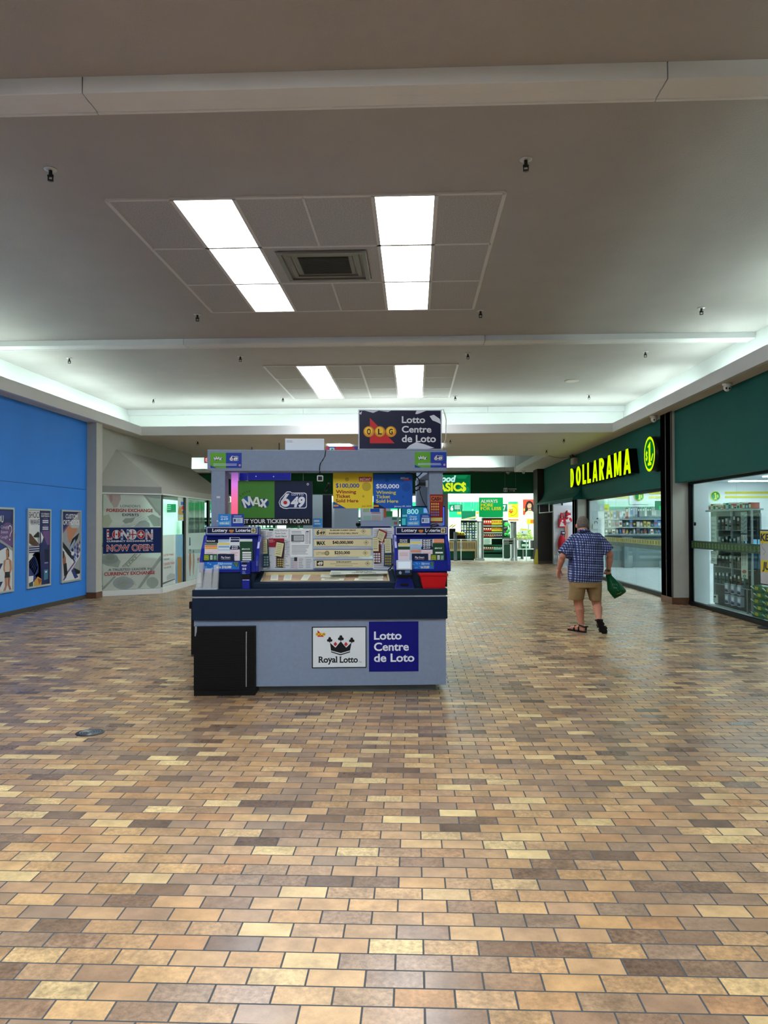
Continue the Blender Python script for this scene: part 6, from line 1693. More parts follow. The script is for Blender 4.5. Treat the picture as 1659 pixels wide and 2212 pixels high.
def shelf_unit(name, lab, y, px0, px1, pys, m, depth=.4, back=True, y2=None):
    pl = facing(y); xa, xb = pl.pix(px0, pys[0])[0], pl.pix(px1, pys[0])[0]
    t = thing(name, lab, 'shelf', ((xa + xb) / 2, y + depth / 2, 0))
    top = pl.pix((px0 + px1) / 2, pys[0])[1]
    mb = MB(); mb.box(xa, xb, y + depth - .03, y + depth, 0, top, m); mb.box(xa - .03, xa, y, y + depth, 0, top, m); mb.box(xb, xb + .03, y, y + depth, 0, top, m); mb.build('frame', t)
    for p_ in pys[1:]:
        z = pl.pix((px0 + px1) / 2, p_)[1]; mb = MB(); mb.box(xa, xb, y, y + depth - .03, z - .04, z, m); mb.build('shelf_board', t)
    return t
sm_ = mat('#9fb0b4', .5)
shelf_unit('display_shelf', 'long grey shelf unit full of mixed goods beyond the far shop window', 30.6, 1298, 1436, [1094, 1120.5, 1138, 1153], sm_)
goods('a', 30.62, 1352, 1418, 1120, 1097, 13, 'hanging on the long shop shelf', 'goods on the long shop shelf', ('hang',))
goods('b', 30.62, 1299, 1352, 1120, 1103, 8, "on the long shop shelf's top board", 'goods on the long shop shelf', ('box', 'pack'))
goods('c', 30.62, 1299, 1436, 1138, 1122, 18, "on the long shop shelf's middle board", 'goods on the long shop shelf')
goods('d', 30.62, 1299, 1436, 1153, 1139.5, 18, "on the long shop shelf's lowest board", 'goods on the long shop shelf')
# checkout counter and bits in front of it
t = thing('checkout_counter', 'dark topped checkout counter beyond the far shop window', 'counter', (8.2, 28.0, 0))
mb = MB(); mb.box(6.3, 10.5, 28.0, 28.7, .0, 1.06, mat('#7d8f92', .5)); mb.build('body', t)
mb = MB(); mb.box(6.2, 10.6, 27.9, 28.8, 1.06, 1.14, mat('#26333a', .4)); mb.build('countertop', t)
mb = MB(); mb.box(7.55, 7.85, 27.6, 27.9, 0, 1.1, mat('#6f8389', .5)); tag(mb.build('counter_post'), 'grey square post in front of the checkout counter', 'post')
for k in range(4):
    mb = MB(); mb.box(8.9, 9.5, 27.2, 27.6, .25 + k * .11, .34 + k * .11, mat('#d5dde0', .7)); tag(mb.build('towel', bevel=.02), 'folded white towel in the stack before the checkout counter, %s from the bottom' % ORD[k], 'towel', 'stacked white towels')
mb = MB(); mb.box(8.8, 9.6, 27.15, 27.65, 0, .25, mat('#8c9a9e')); tag(mb.build('display_plinth'), 'low grey plinth carrying the stack of white towels', 'plinth')
# paper and box on the white partition of the far window
pl = facing(23.6)
fsign('paper_notice', 'small paper sheet on the white partition in the far shop window', 'notice', 23.61, (1279, 1104, 1293, 1122), .004, mat('#cfdbe0'))
fsign('door_alarm', 'small black sensor on the white partition in the far shop window', 'sensor', 23.60, (1289, 1119, 1292.5, 1121.5), .02, BLACK)
fsign('paper_bag', 'white bag with a dark handle standing by the partition in the far shop window', 'bag', 23.55, (1281, 1131, 1293, 1143), .05, mat('#dfe6e6'), lambda g: (g.line([(1284, 1131), (1285, 1126.5), (1289, 1126.5), (1291, 1131)], .02, INK, 1)))
# sticker strips on the panes
def strip(lab, y0, y1, x, z0, z1, base, mark, n):
    mb = MB(); pl = rightwall(x); 
    mb.add([pl.at(a, b) for a, b in ((-y1, z0), (-y0, z0), (-y0, z1), (-y1, z1))], [(0, 1, 2, 3)], base)
    g = G(pl, mb, .0015, pix=False)
    for i in range(n):
        u = -y1 + (y1 - y0) * (i + .5) / n
        g.text('$', u - .035, z0 + (z1 - z0) * .22, u + .035, z0 + (z1 - z0) * .72, mark, 1, .03)
    tag(mb.build('window_sticker'), lab, 'sticker')
strip('dark green sticker strip with dollar signs across the near shop window', 10.5, 15.0, 5.392, 1.10, 1.25, mat('#123a26', .4), mat('#6a8a3a', .4), 32)
strip('olive yellow sticker strip across the far shop window', 15.75, 23.6, 5.352, 1.10, 1.22, film('#a9a02a', .80), film('#8a8424', .8), 40)
strip('dark lower band of stickers under the olive strip in the far shop window', 15.75, 23.6, 5.3525, 1.0, 1.10, film('#22463a', .75), film('#22463a', .75), 1)

# near window display
RX = 5.62
t = thing('display_rack', 'tall rack of sunglasses and small goods just behind the near shop window', 'rack', (RX, 13.8, 0))
mb = MB(); mb.box(RX + .1, RX + .16, 12.9, 14.72, .04, 1.80, mat('#3c4347', .5)); mb.box(RX - .02, RX + .2, 12.88, 14.74, .0, .05, mat('#c7ced2')); mb.build('back_panel', t)
mb = MB(); mb.box(RX - .05, RX + .2, 12.88, 14.74, 1.80, 1.83, mat('#aab4b8')); 
for z in (1.45, 1.12, .78, .46): mb.box(RX - .02, RX + .1, 12.95, 14.45, z, z + .012, mat('#8a9498'))
mb.build('shelf_board', t)
mb = MB()
for y in (12.9, 13.7, 14.5): mb.box(RX - .0, RX + .03, y - .015, y + .015, .12, 1.8, mat('#9aa5a9'))
mb.build('upright', t)
SG = mat('#15171b', .25)
for r, (z, n, nm) in enumerate(((1.462, 9, 'top'), (1.132, 9, 'second'), (.792, 9, 'third'), (.472, 9, 'lowest'))):
    for i in range(n):
        y = 14.38 - i * .165
        mb = MB()
        if True:
            h = .17 + .08 * random.random()
            mb.box(RX - .0, RX + .05, y - .06, y + .06, z, z + h, mat(random.choice(['#20262b', '#2a3238', '#34505a', '#5a4a40', '#8f979a']), .4))
            mb.ball((RX - .01, y - .022, z + h * .4), .006, .02, .016, SG, 8, 5); mb.ball((RX - .01, y + .022, z + h * .4), .006, .02, .016, SG, 8, 5)
            mb.box(RX - .006, RX - .001, y - .03, y + .03, z + h * .72, z + h * .95, mat('#cfd6d8'))
        tag(mb.build('sunglasses_card'), 'carded sunglasses on the %s shelf of the window rack, %s from the pillar side' % (nm, ORD[i]), 'sunglasses', 'carded goods on the window rack')
for r, z in enumerate((.34, .14)):
    for i in range(3):
        y = 13.85 - i * .26
        mb = MB(); mb.box(RX - .03, RX + .03, y - .075, y + .075, z, z + .17, mat('#a9b4cc', .3)); pl = rightwall(RX - .031); g = G(pl, mb, .001, pix=False)
        g.rect(-y - .065, z + .015, -y + .065, z + .06, mat('#2c2f4a'), 1); g.disc(-y, z + .11, .05, .035, mat('#dfe6ee'), 1, 14); g.rect(-y - .04, z + .04, -y + .0, z + .07, mat('#7a4a9a'), 2)
        tag(mb.build('boxed_pack'), 'lilac boxed pack under the window rack, %s row, %s from the pillar side' % (('upper', 'lower')[r], ORD[i]), 'pack', 'boxed packs in the window')
pl = rightwall(RX - .03)
for i in range(16):
    y = 14.62 - i * .115; h = .05 + .07 * random.random(); ci = random.randrange(12)
    mb = MB(); mb.box(RX - .02, RX + .12, y - .05, y + .05, 1.83, 1.83 + h, mat(['#d9dfe6', '#c24a52', '#4a5aa0', '#e0d9dc', '#7a86c0', '#d9e2ea'][ci % 6], .5)); mb.box(RX - .022, RX - .02, y - .04, y + .03, 1.84, 1.83 + h * .7, mat(['#8a2f3a', '#e6e6ea', '#d0d6e6', '#46507a', '#f0d8d8', '#b03a48'][ci % 6]))
    tag(mb.build('boxed_product'), 'small bright box on top of the window rack, %s from the pillar side' % ORD[i], 'box', 'boxes on top of the window rack')
def vsign(lab, px, draw, col, z0=None):
    pl = rightwall(RX - .04); mb = MB(); board(pl, *px, .01, mat(col, .5), mb); draw(G(pl, mb, .001)); tag(mb.build('shelf_sign'), lab, 'sign')
vsign('tall white shelf sign with a circled 4 on the window rack', (1601, 1193, 1614.5, 1249), lambda g: (g.lines(1603, 1196, 1606, 1222, 8, mat('#7a8486'), 1, .2), g.lines(1608.5, 1196, 1611, 1222, 12, mat('#5a6466'), 1, .1), g.disc(1608, 1235, 5, 4, mat('#b06a5a'), 1, 12), g.disc(1608.5, 1244.5, 3.2, 3.2, mat('#2f6a4a'), 1, 14), g.text('4', 1607, 1246.3, 1610, 1242.6, mat('#e6ece6'), 2, .02)), '#ccd4cc')
vsign('white striped shelf sign above the tall sign on the window rack', (1601, 1155, 1612.5, 1169), lambda g: (g.lines(1602, 1156, 1606, 1168, 5, mat('#8a6a5a'), 1), g.lines(1607.5, 1156, 1611.5, 1166, 4, mat('#7a8486'), 1)), '#d2d8d8')
vsign('grey wavy patterned panel high on the window rack', (1600, 1106, 1613, 1152), lambda g: [g.line([(1601, 1112 + k * 9), (1605, 1115 + k * 9), (1609, 1110 + k * 9), (1612.5, 1108 + k * 9)], .01, mat('#5a666c'), 1) for k in range(5)], '#9aa6ac')
vsign('tall pale card with a green top on the pillar side of the window rack', (1535.5, 1106, 1547, 1180), lambda g: (g.rect(1535.5, 1106, 1547, 1116, mat('#2f5a3a'), 1), g.lines(1537, 1122, 1546, 1176, 6, mat('#8a9a9a'), 1)), '#a9b8b8')
vsign('white card low on the pillar side of the window rack', (1535.5, 1190, 1547.5, 1218), lambda g: g.lines(1538, 1194, 1546, 1214, 4, mat('#a3adb2'), 1), '#cfd8dc')
vsign('small white card with an eye picture at the foot of the rack', (1541, 1284, 1550, 1302), lambda g: g.disc(1544.5, 1289, 2.5, 1.8, INK, 1, 10), '#cdd3d2')
t = thing('screen_reflection', 'light blue screen reflection built as a lit panel beside the near window rack', 'screen', (5.9, 12.7, 1.3))
pl = Plane((5.86, 12.7, 0), Vector((.55, -.84, 0)), (0, 0, 1)); mb = MB(); board(pl, 1610, 1165, 1641, 1180.5, .03, glow('#7fc4ee', .75), mb); mb.build('lit_face', t)  # reflection of a blue monitor, made as a glowing board
mb = MB(); board(pl, 1612, 1190, 1641, 1228, .03, mat('#4a86b4', .3), mb); mb.build('lower_panel', t)
mb = MB(); a_, b_ = pl.pix(1611, 1172)[0], pl.pix(1641, 1172)[0]
for a in (a_, b_): p_ = pl.at(a, 0, -.03); mb.tube([(p_.x, p_.y, 0), (p_.x, p_.y, 1.75)], .015, mat('#9aa5a9'), 8)
mb.build('post', t)
# green shopping bags piled on the sill
bag0 = None
k = 0
for row in range(5):
    for i in range(3):
        y, z = 12.62 - i * .42 - (row % 2) * .10, .05 + row * .105
        if bag0 is None:
            bag0 = thing('folded_bag', '', 'bag', (5.75, y, z))
            mb = MB(); vs = []
            for zz, s in ((0, 1), (.05, 1.06), (.10, .94)):
                vs += [(5.75 + sx * .16 * s, y + sy * .20 * s, z + zz + .01 * sx) for sx, sy in ((-1, -1), (1, -1), (1, 1), (-1, 1))]
            mb.add(vs, [(3, 2, 1, 0), (8, 9, 10, 11)] + [(r * 4 + q, r * 4 + (q + 1) % 4, r * 4 + 4 + (q + 1) % 4, r * 4 + 4 + q) for r in range(2) for q in range(4)], mat('#176238', .4)); mb.build('body', bag0, bevel=.015)
            mb = MB(); mb.box(5.585 - .012, 5.585, y - .05, y + .06, z + .025, z + .075, mat('#b5a93a', .5)); mb.build('patch', bag0)
            mb = MB(); mb.tube([(5.58, y + .1, z + .03), (5.56, y + .12, z + .06), (5.56, y + .17, z + .07), (5.58, y + .18, z + .03)], .008, mat('#dfe4de'), 5); mb.build('strap', bag0)
            r_ = bag0
        else:
            r_ = dup(bag0, (5.75, y, z))
        r_['label'] = 'folded dark green bag in the window pile, %s layer up, %s from the rack' % (ORD[row], ORD[i]); r_['group'] = 'green bags in the window'
# framed notice in the near window
t = thing('framed_notice', 'black framed notice with yellow bands at the right end of the near window', 'notice', (5.5, 11.4, .8))
pl = rightwall(5.345); mb = MB(); ya, yb = -pl.pix(1641.5, 1200)[0], -pl.pix(1641.5, 1200)[0] - .62
z0, z1 = pl.pix(1645, 1263)[1], pl.pix(1645, 1144)[1]
mb.prism([(-ya, z0), (-yb, z0), (-yb, z1), (-ya, z1)], pl.o, pl.u, pl.v, .025, mat('#1c1f22', .4)); mb.build('frame', t, bevel=.003)
mb = MB(); pl2 = rightwall(5.344); g = G(pl2, mb, .001, pix=False); W2 = ya - yb
g.rect(-ya + .022, z0 + .02, -yb - .022, z1 - .02, mat('#b9bcc2', .5), 1); g.rect(-ya + .025, z1 - .21, -yb - .022, z1 - .03, mat('#d4c22a'), 2); g.rect(-ya + .03, z0 + .20, -yb - .08, z0 + .38, mat('#d4c22a'), 2)
g.text('KEYS', -ya + .03, z1 - .17, -ya + .57, z1 - .065, mat('#1d2440'), 3, .04, .1); g.text('JUST', -ya + .085, z0 + .245, -ya + .60, z0 + .35, mat('#1d2440'), 3, .04, .1)
g.line([(-ya + .12, z0 + .66), (-ya + .06, z0 + .60), (-ya + .12, z0 + .55), (-ya + .20, z0 + .52), (-ya + .12, z0 + .46)], .008, mat('#3a3d46'), 2); mb.build('notice_sheet', t)
mb = MB(); mb.tube([(5.36, ya - W2 / 2, 0), (5.36, ya - W2 / 2, z0)], .014, mat('#1c1f22'), 8); mb.lathe([(.16, 0), (.16, .015)], (5.33, ya - W2 / 2, 0), mat('#1c1f22'), 20); mb.build('stand', t)
# round black lock on the window
mb = MB(); mb.lathe([(.035, 0), (.035, -.02)], (5.40, 15.02 - .22, 1.57), BLACK, 16, 'x'); tag(mb.build('lock'), 'round black fitting on the glass at the pillar end of the near window', 'lock')

# doorway: folded shutter, red goods
t = thing('side_shutter', 'folded grey slatted shutter standing at the far side of the doorway', 'shutter', (5.7, 30.2, 0))
mb = MB()
for i in range(40): mb.box(5.54, 5.84, 30.3 + .02 * (i % 2), 30.42, .06 + i * .058, .06 + i * .058 + .05, mat('#b4bcc0', .4, .3))
mb.build('slats', t)
mb = MB(); mb.box(5.50, 5.55, 30.25, 30.45, 0, 2.4, mat('#c9d0d3')); mb.box(5.84, 5.89, 30.25, 30.45, 0, 2.4, mat('#3a3f42')); mb.build('guide', t)
t = thing('hanging_bracket', 'white metal bracket hanging under the doorway end of the fascia', 'bracket', (5.1, 30.0, 2.34))
mb = MB()
for a, c in (((5.0, 30.5, 2.34), (5.0, 30.5, 2.02)), ((5.0, 28.3, 2.34), (5.0, 28.3, 2.02)), ((5.0, 30.5, 2.02), (5.0, 27.6, 2.02))): mb.tube([a, c], .02, mat('#d9dede'), 6)
mb.build('bars', t)
pl = facing(29.5)
def redbag(px0, py0, px1, py1, lab, c='#c02634'):
    x0, z1 = pl.pix(px0, py0); x1, z0 = pl.pix(px1, py1)
    mb = MB(); cx = (x0 + x1) / 2; w = x1 - x0
    vs = [(x0, 29.5, z0), (x1, 29.5, z0), (x1 - w * .06, 29.5, z0 + (z1 - z0) * .62), (x0 + w * .06, 29.5, z0 + (z1 - z0) * .62)]
    mb.add(vs + [(a, b + .14, c_) for a, b, c_ in vs], [(0, 1, 2, 3), (5, 4, 7, 6), (0, 3, 7, 4), (1, 5, 6, 2), (3, 2, 6, 7), (0, 4, 5, 1)], mat(c, .5))
    mb.tube([(x0 + w * .3, 29.56, z0 + (z1 - z0) * .6), (x0 + w * .38, 29.56, z1), (x0 + w * .6, 29.56, z1), (x0 + w * .7, 29.56, z0 + (z1 - z0) * .6)], .03, mat(c, .5), 6)
    g = G(pl, mb, .002); g.poly([(px0 + (px1 - px0) * .12, py1 - 2), (px0 + (px1 - px0) * .85, py1 - 2), (px0 + (px1 - px0) * .6, py1 - (py1 - py0) * .3), (px0 + (px1 - px0) * .3, py1 - (py1 - py0) * .4)], mat('#e6d9da'), 1); g.disc((px0 + px1) / 2, py1 - (py1 - py0) * .45, 2, 2.2, mat('#e6d9da'), 2)
    tag(mb.build('tote_bag'), lab, 'bag')
redbag(1207, 1108, 1223, 1139, 'red and white tote bag hanging in the shop doorway')
x0, x1 = pl.pix(1206, 1100)[0], pl.pix(1236, 1100)[0]
mb = MB(); mb.box(x0 - .15, x1 + .8, 29.66, 29.72, .2, 2.3, mat('#d6d9dc', .5)); mb.box(x0, x1 + .6, 29.64, 29.9, 0, .2, mat('#b9bec2')); tag(mb.build('display_stand'), 'white display panel standing just inside the shop doorway', 'panel')
for i in range(12):
    px, py = 1224 + random.random() * 9, 1103 + random.random() * 26
    x, z = pl.pix(px, py); c = ('#c22a38', '#e6dede')[i % 2]
    mb = MB(); mb.ball((x, 29.58, z), .09, .05, .09, mat(c, .5), 10, 6); mb.tube([(x, 29.62, z), (x, 29.66, z)], .01, BLACK, 5); tag(mb.build('party_decoration'), '%s paper decoration on the doorway panel, %s from the top' % (('red', 'white')[i % 2], ORD[i // 2]), 'decoration', 'red and white decorations')
fsign('paper_tube', 'pink upright tube leaning before the doorway panel', 'tube', 29.48, (1220, 1135, 1227, 1168), .08, mat('#c58a7a'))
fsign('tablet_box', 'small dark framed box on the doorway panel', 'box', 29.48, (1212.5, 1147, 1221, 1155), .05, mat('#1e2a44'), lambda g: g.rect(1214, 1149, 1220, 1153, mat('#b9c6d6'), 1))
mb = MB(); x, z = pl.pix(1213, 1175); mb.ball((x, 29.45, z), .16, .12, .34, mat('#b0182a', .5)); mb.ball((x, 29.36, z - .12), .11, .06, .13, mat('#9a1424', .5)); mb.tube([(x - .05, 29.45, z + .3), (x - .03, 29.45, z + .4), (x + .03, 29.45, z + .4), (x + .05, 29.45, z + .3)], .015, mat('#7a101c'), 6)
mb.box(x - .15, x + .15, 29.4, 29.6, 0, z - .3, mat('#b9bec2')); tag(mb.build('backpack'), 'red backpack displayed low in the shop doorway', 'backpack')
t = thing('wire_basket', 'low wire basket on the floor in the shop doorway', 'basket', (5.35, 26.5, 0))
mb = MB()
for i in range(9):
    a = 5.30 + i * .08
    for y in (28.6, 29.0): mb.tube([(a, y, 0.0), (a, y, .42)], .006, mat('#b9c0c2', .3, .6), 5)
for z in (.02, .15, .28, .42):
    for y in (28.6, 29.0): mb.tube([(5.30, y, z), (5.94, y, z)], .008, mat('#b9c0c2', .3, .6), 5)
mb.build('wires', t)

# wet floor board by the dark pillar
t = thing('caution_board', 'folded yellow caution board leaning at the foot of the dark pillar', 'caution sign', (4.9, 30.4, 0))
mb = MB(); vs = [(4.76, 30.42, 0), (4.93, 30.42, 0), (4.93, 30.50, .58), (4.86, 30.50, .58)]
mb.add(vs + [(a, b + .03, c) for a, b, c in vs], [(0, 1, 2, 3), (5, 4, 7, 6), (0, 3, 7, 4), (1, 5, 6, 2), (3, 2, 6, 7), (0, 4, 5, 1)], mat('#d6c23a', .4)); mb.build('front_leaf', t)

# ================================================================ supermarket
t = thing('shop_sign', 'lit green supermarket sign partly hidden behind the kiosk, reading food basics', 'sign', (1.0, 32.4, 3.3))
pl = facing(32.42); mb = MB(); board(pl, 913, 1025.5, 1017, 1066, .08, mat('#0a5a36', .4), mb); mb.build('case', t)
mb = MB(); g = G(pl, mb, .002); g.rect(913.5, 1026, 1016.5, 1065.5, glow('#0f7f4c', .62), 1); g.disc(1001, 1057, 13, 8.2, glow('#17985a', .7), 2); g.poly([(978, 1026), (1011, 1026), (1006, 1034), (990, 1034)], glow('#17985a', .7), 2)
g.text('food', 948, 1040.5, 985, 1028, glow('#bdf2ee', .95), 3, .05, .2); g.text('BASIC$', 934, 1060.5, 1007, 1044, glow('#d8f02a', 1.0), 3, .045); mb.build('face', t)
pgw = lambda c: mat(c, .5)
fsign('store_banner', 'green hanging banner reading always more for less', 'banner', 34.2, (1034.5, 1074.5, 1086.8, 1117), .03, mat('#0cc06a', .5), lambda g: (g.text('ALWAYS', 1038.5, 1085.6, 1075, 1079.3, mat('#ffffff'), 1, .03), g.text('MORE', 1038.5, 1093.8, 1065, 1087.8, mat('#f4f52a'), 1, .03), g.text('FOR LESS', 1038.5, 1101.7, 1082.5, 1095.6, mat('#f4f52a'), 1, .03)), hang=4.6)
def aisle(n, y, r, lab): fsign('aisle_sign', lab, 'sign', y, r, .03, mat('#0a6a50', .5), lambda g: (g.text(n, r[0] + 3.5, r[3] - 3, r[0] + 3.5 + 5.5, r[1] + 3.5, mat('#eef4f2'), 1, .05), g.lines(r[0] + 12, r[1] + 1.5, r[0] + 24, r[3] - 5, 3, mat('#cfe2da'), 1, .1)), 'aisle signs', hang=4.6)
aisle('6', 36.5, (970, 1089.5, 999, 1105.3), 'green aisle sign numbered 6 in the supermarket')
aisle('7', 36.5, (1083.5, 1088.5, 1096, 1105), 'green aisle sign numbered 7 half behind the green banner')
aisle('2', 36.5, (446, 1084, 474, 1108), 'green aisle sign numbered 2 left of the left kiosk post')
aisle('1', 36.5, (346, 1089, 380, 1107), 'green aisle sign numbered 1 seen through the exchange window')
mb = MB(); mb.box(-11.9, 7.9, 51.7, 51.88, 2.6, 3.1, mat('#0bae62', .5)); tag(mb.build('wall_band'), 'bright green band along the back wall of the supermarket', 'band')
pl = facing(45.0)
for i, (r, c) in enumerate((((970, 1105, 997.5, 1118), '#10c070'), ((1000, 1094.5, 1020, 1104), '#27b273'), ((1022, 1095, 1035, 1104), '#10c070'))):
    fsign('store_banner', 'plain green hanging panel deep in the supermarket, %s from the left' % ORD[i], 'banner', 44, r, .03, mat(c, .5), group='plain green panels', hang=4.6)
fsign('store_banner', 'dark green tall panel behind the pouch rack', 'banner', 37.5, (996.8, 1103.5, 1027.5, 1122.5), .04, mat('#0a7052', .5), hang=4.6)
for r, lab in (((988, 1106, 996, 1110.5), 'left'), ((1028, 1106, 1034, 1110.5), 'right')): fsign('price_card', 'yellow price card high in the supermarket, %s of the dark green panel' % lab, 'card', 36.2, r, .02, mat('#e6e02a'), lambda g, r=r: g.rect(r[0] + 2, r[1] + 1, r[0] + 5, r[3] - 1, mat('#c28a2a'), 1), hang=4.6)
# pouch rack
t = thing('pouch_rack', 'black rack of hanging pouches with a cream top near the supermarket entrance', 'rack', (2.0, 35.0, 0))
pl = facing(35.0); xa, za = pl.pix(996, 1124); xb, zb_ = pl.pix(1031, 1119); z0 = pl.pix(1010, 1167)[1]
mb = MB(); mb.box(xa, xb, 35.06, 35.3, 0, za, mat('#16201c', .5)); mb.build('frame', t)
mb = MB(); mb.add([(xa, 34.9, za), (xb, 34.9, zb_), (xb, 35.4, zb_), (xa, 35.4, za), (xa, 34.9, za + .05), (xb, 34.9, zb_ + .09), (xb, 35.4, zb_ + .09), (xa, 35.4, za + .05)], [(0, 3, 2, 1), (4, 5, 6, 7), (0, 1, 5, 4), (1, 2, 6, 5), (2, 3, 7, 6), (3, 0, 4, 7)], mat('#d9cf9a', .5)); mb.build('top_tray', t)
for c in range(6):
    for r in range(7):
        x = xa + (xb - xa) * (c + .5) / 6; z = za - .08 - (za - z0) * (r + .5) / 7.4
        col = random.choice(['#2f5a44', '#c9d6cf', '#3a5a8a', '#8fb0a0', '#4a6a3a', '#d9e0dc'])
        mb = MB(); mb.box(x - .045, x + .045, 34.99, 35.05, z - .06, z + .05, mat(col, .4)); mb.box(x - .03, x + .03, 34.985, 34.99, z - .03, z + .02, mat('#dfe6e0'))
        tag(mb.build('seed_packet'), 'small pouch on the black rack, %s column and %s row from the top' % (ORD[c], ORD[r]), 'pouch', 'pouches on the black rack')
# snack gondola
t = shelf_unit('snack_shelf', 'green snack shelf full of red and yellow bags under the green banner', 36.0, 1043, 1085.5, [1118.5, 1135.3, 1150, 1161.8, 1177, 1191], mat('#16543a', .5), .55)
pl = facing(36.0); mb = MB(); a_, zt_ = pl.pix(1043, 1118); b_ = pl.pix(1085.5, 1118)[0]
mb.box(a_, b_, 35.98, 36.5, zt_, zt_ + .08, mat('#0c4a30')); mb.build('top_panel', t)
mb = MB(); mb.box(a_, b_, 35.96, 36.0, 0, .18, mat('#123f2c')); mb.build('kick_board', t)
for yy in (1135.6, 1150.3, 1162.2): mb = MB(); board(facing(35.985), 1043.5, yy, 1085, yy + 1.4, .01, mat('#cfe6da'), mb); mb.build('price_rail', t)
mb = MB(); board(facing(35.98), 1044, 1163, 1062, 1176, .01, mat('#b9cfc2'), mb); g = G(facing(35.98), mb, .002); g.lines(1046, 1164, 1060, 1175, 4, mat('#5a7a6a'), 1); mb.build('label_panel', t)
def snackbag(x, z, w, h, c, lab, grp, y=36.05):
    mb = MB(); m = mat(c, .35)
    vs = []
    for fz, s, d in ((0, .9, .02), (.12, 1, .07), (.5, 1.0, .09), (.85, .95, .06), (1, .98, .01)):
        vs += [(x + sx * w / 2 * s, y + .09 + sy * d, z + h * fz) for sx, sy in ((-1, -1), (1, -1), (1, 1), (-1, 1))]
    fs = [(3, 2, 1, 0), (16, 17, 18, 19)] + [(r * 4 + q, r * 4 + (q + 1) % 4, r * 4 + 4 + (q + 1) % 4, r * 4 + 4 + q) for r in range(4) for q in range(4)]
    mb.add(vs, fs, m); mb.box(x - w * .3, x + w * .3, y - .008, y + .0, z + h * .45, z + h * .7, mat('#f0e6c8' if c != '#d9c22a' else '#b8302a'))
    tag(mb.build('snack_bag'), lab, 'snack bag', grp)
for r, (yb, yt, cols, nm) in enumerate(((1135, 1122, ['#c23a2f'] * 4 + ['#d9c22a'] * 5, 'top'), (1149.7, 1137.5, ['#c23a2f'] * 4 + ['#d9c22a'] * 5, 'second'), (1161.5, 1152, ['#a83a34'] * 3 + ['#c2603a'] * 2 + ['#7a4a6a'] * 4, 'third'), (1190.5, 1179, ['#7a5a48'] * 5 + ['#6aa89a'] * 4, 'bottom'))):
    cn = {'#c23a2f': 'red', '#d9c22a': 'yellow', '#a83a34': 'dark red', '#c2603a': 'orange', '#7a4a6a': 'purple', '#7a5a48': 'brown', '#6aa89a': 'teal'}
    for i, c in enumerate(cols):
        x0, z0 = pl.pix(1044 + i * 4.6, yb); x1 = pl.pix(1044 + (i + 1) * 4.6, yb)[0]; h = pl.pix(1060, yt)[1] - pl.pix(1060, yb)[1]
        snackbag((x0 + x1) / 2, z0 + .01, (x1 - x0) * .92, h, c, '%s snack bag, %s from the left on the %s board of the snack shelf' % (cn[c], ORD[i], nm), 'bags on the snack shelf')
# second gondola, right
shelf_unit('grocery_shelf', 'dark narrow shelf of bottles right of the snack shelf', 36.6, 1088, 1096, [1124, 1134, 1143, 1152, 1176, 1191], mat('#2a343a', .5), .5)
for r, yb in enumerate((1134, 1143, 1152, 1190)): goods('g', 36.65, 1088.3, 1096, yb - .2, yb - 8, 4, "on the narrow dark shelf's %s board" % ORD[r], 'goods on the narrow shelf', ('box', 'bottle'))
# columns, posters
for i, (a, b, y) in enumerate(((1088, 1098, 40), (1120.3, 1130, 38))):
    pl = facing(y); x0, x1 = pl.pix(a, 1100)[0], pl.pix(b, 1100)[0]
    mb = MB(); mb.box(x0, x1, y, y + .25, 1.2, 4.6, mat('#dde5e4', .5)); mb.box(x0 - .01, x1 + .01, y - .01, y + .26, 0, 1.2, mat('#7c8480', .5)); struct(mb, 'trim_column_%s' % ('left', 'right')[i])
def arrow(g):
    g.rect(1098, 1088.5, 1119.6, 1118.3, mat('#ecd91e', .5), 1)
    pts = [(1107 + 9.5 * math.cos(a), 1103.5 + 10 * math.sin(a)) for a in [i * math.pi / 14 - math.pi / 2 - .3 for i in range(18)]]
    g.line(pts, .025, mat('#7d8a2a'), 2); g.poly([(1101, 1097), (1107, 1097), (1107, 1104), (1109.5, 1104), (1104, 1109.5), (1098.5, 1104), (1101, 1104)], mat('#e0592a'), 2); g.text('$', 1102.5, 1104, 1105.7, 1098.5, mat('#f0e63a'), 3, .03)
fsign('price_poster', 'yellow poster with an orange dollar arrow in the supermarket', 'poster', 36.8, (1098, 1088.5, 1119.6, 1118.3), .02, mat('#ecd91e', .5), arrow, hang=4.6)
def lady(g):
    g.rect(1130, 1079, 1153.5, 1112.5, mat('#d9442f', .5), 1); g.poly([(1134, 1106), (1135, 1092), (1138, 1084), (1144, 1081.5), (1150, 1085), (1153, 1094), (1153, 1106), (1146, 1108)], mat('#2a1a18'), 2)
    g.disc(1143.5, 1092.5, 4.6, 6.8, mat('#d69f80'), 3); g.poly([(1141, 1097), (1147, 1097), (1147.5, 1103), (1140.5, 1103)], mat('#cf9878'), 3); g.poly([(1133, 1112.4), (1136, 1106), (1141, 1102), (1147, 1102), (1152, 1106), (1153.4, 1112.4)], mat('#d9cfc4'), 3)
    g.poly([(1138.5, 1092), (1139, 1085), (1144, 1083.5), (1149, 1087), (1149, 1094), (1147, 1088), (1142, 1087)], mat('#2a1a18'), 4)
    for x in (1141.8, 1145.4): g.disc(x, 1091.3, .7, .4, INK, 5, 8)
    g.poly([(1141.5, 1096), (1145.8, 1096), (1144.5, 1097.5), (1142.6, 1097.5)], mat('#f0e6e0'), 5); g.disc(1132.5, 1101, 2, 3, mat('#e6b03a'), 3, 10)
fsign('wall_poster', 'red poster of a smiling dark haired person in the supermarket', 'poster', 38.2, (1130, 1079, 1153.5, 1112.5), .02, mat('#d9442f', .5), lady)
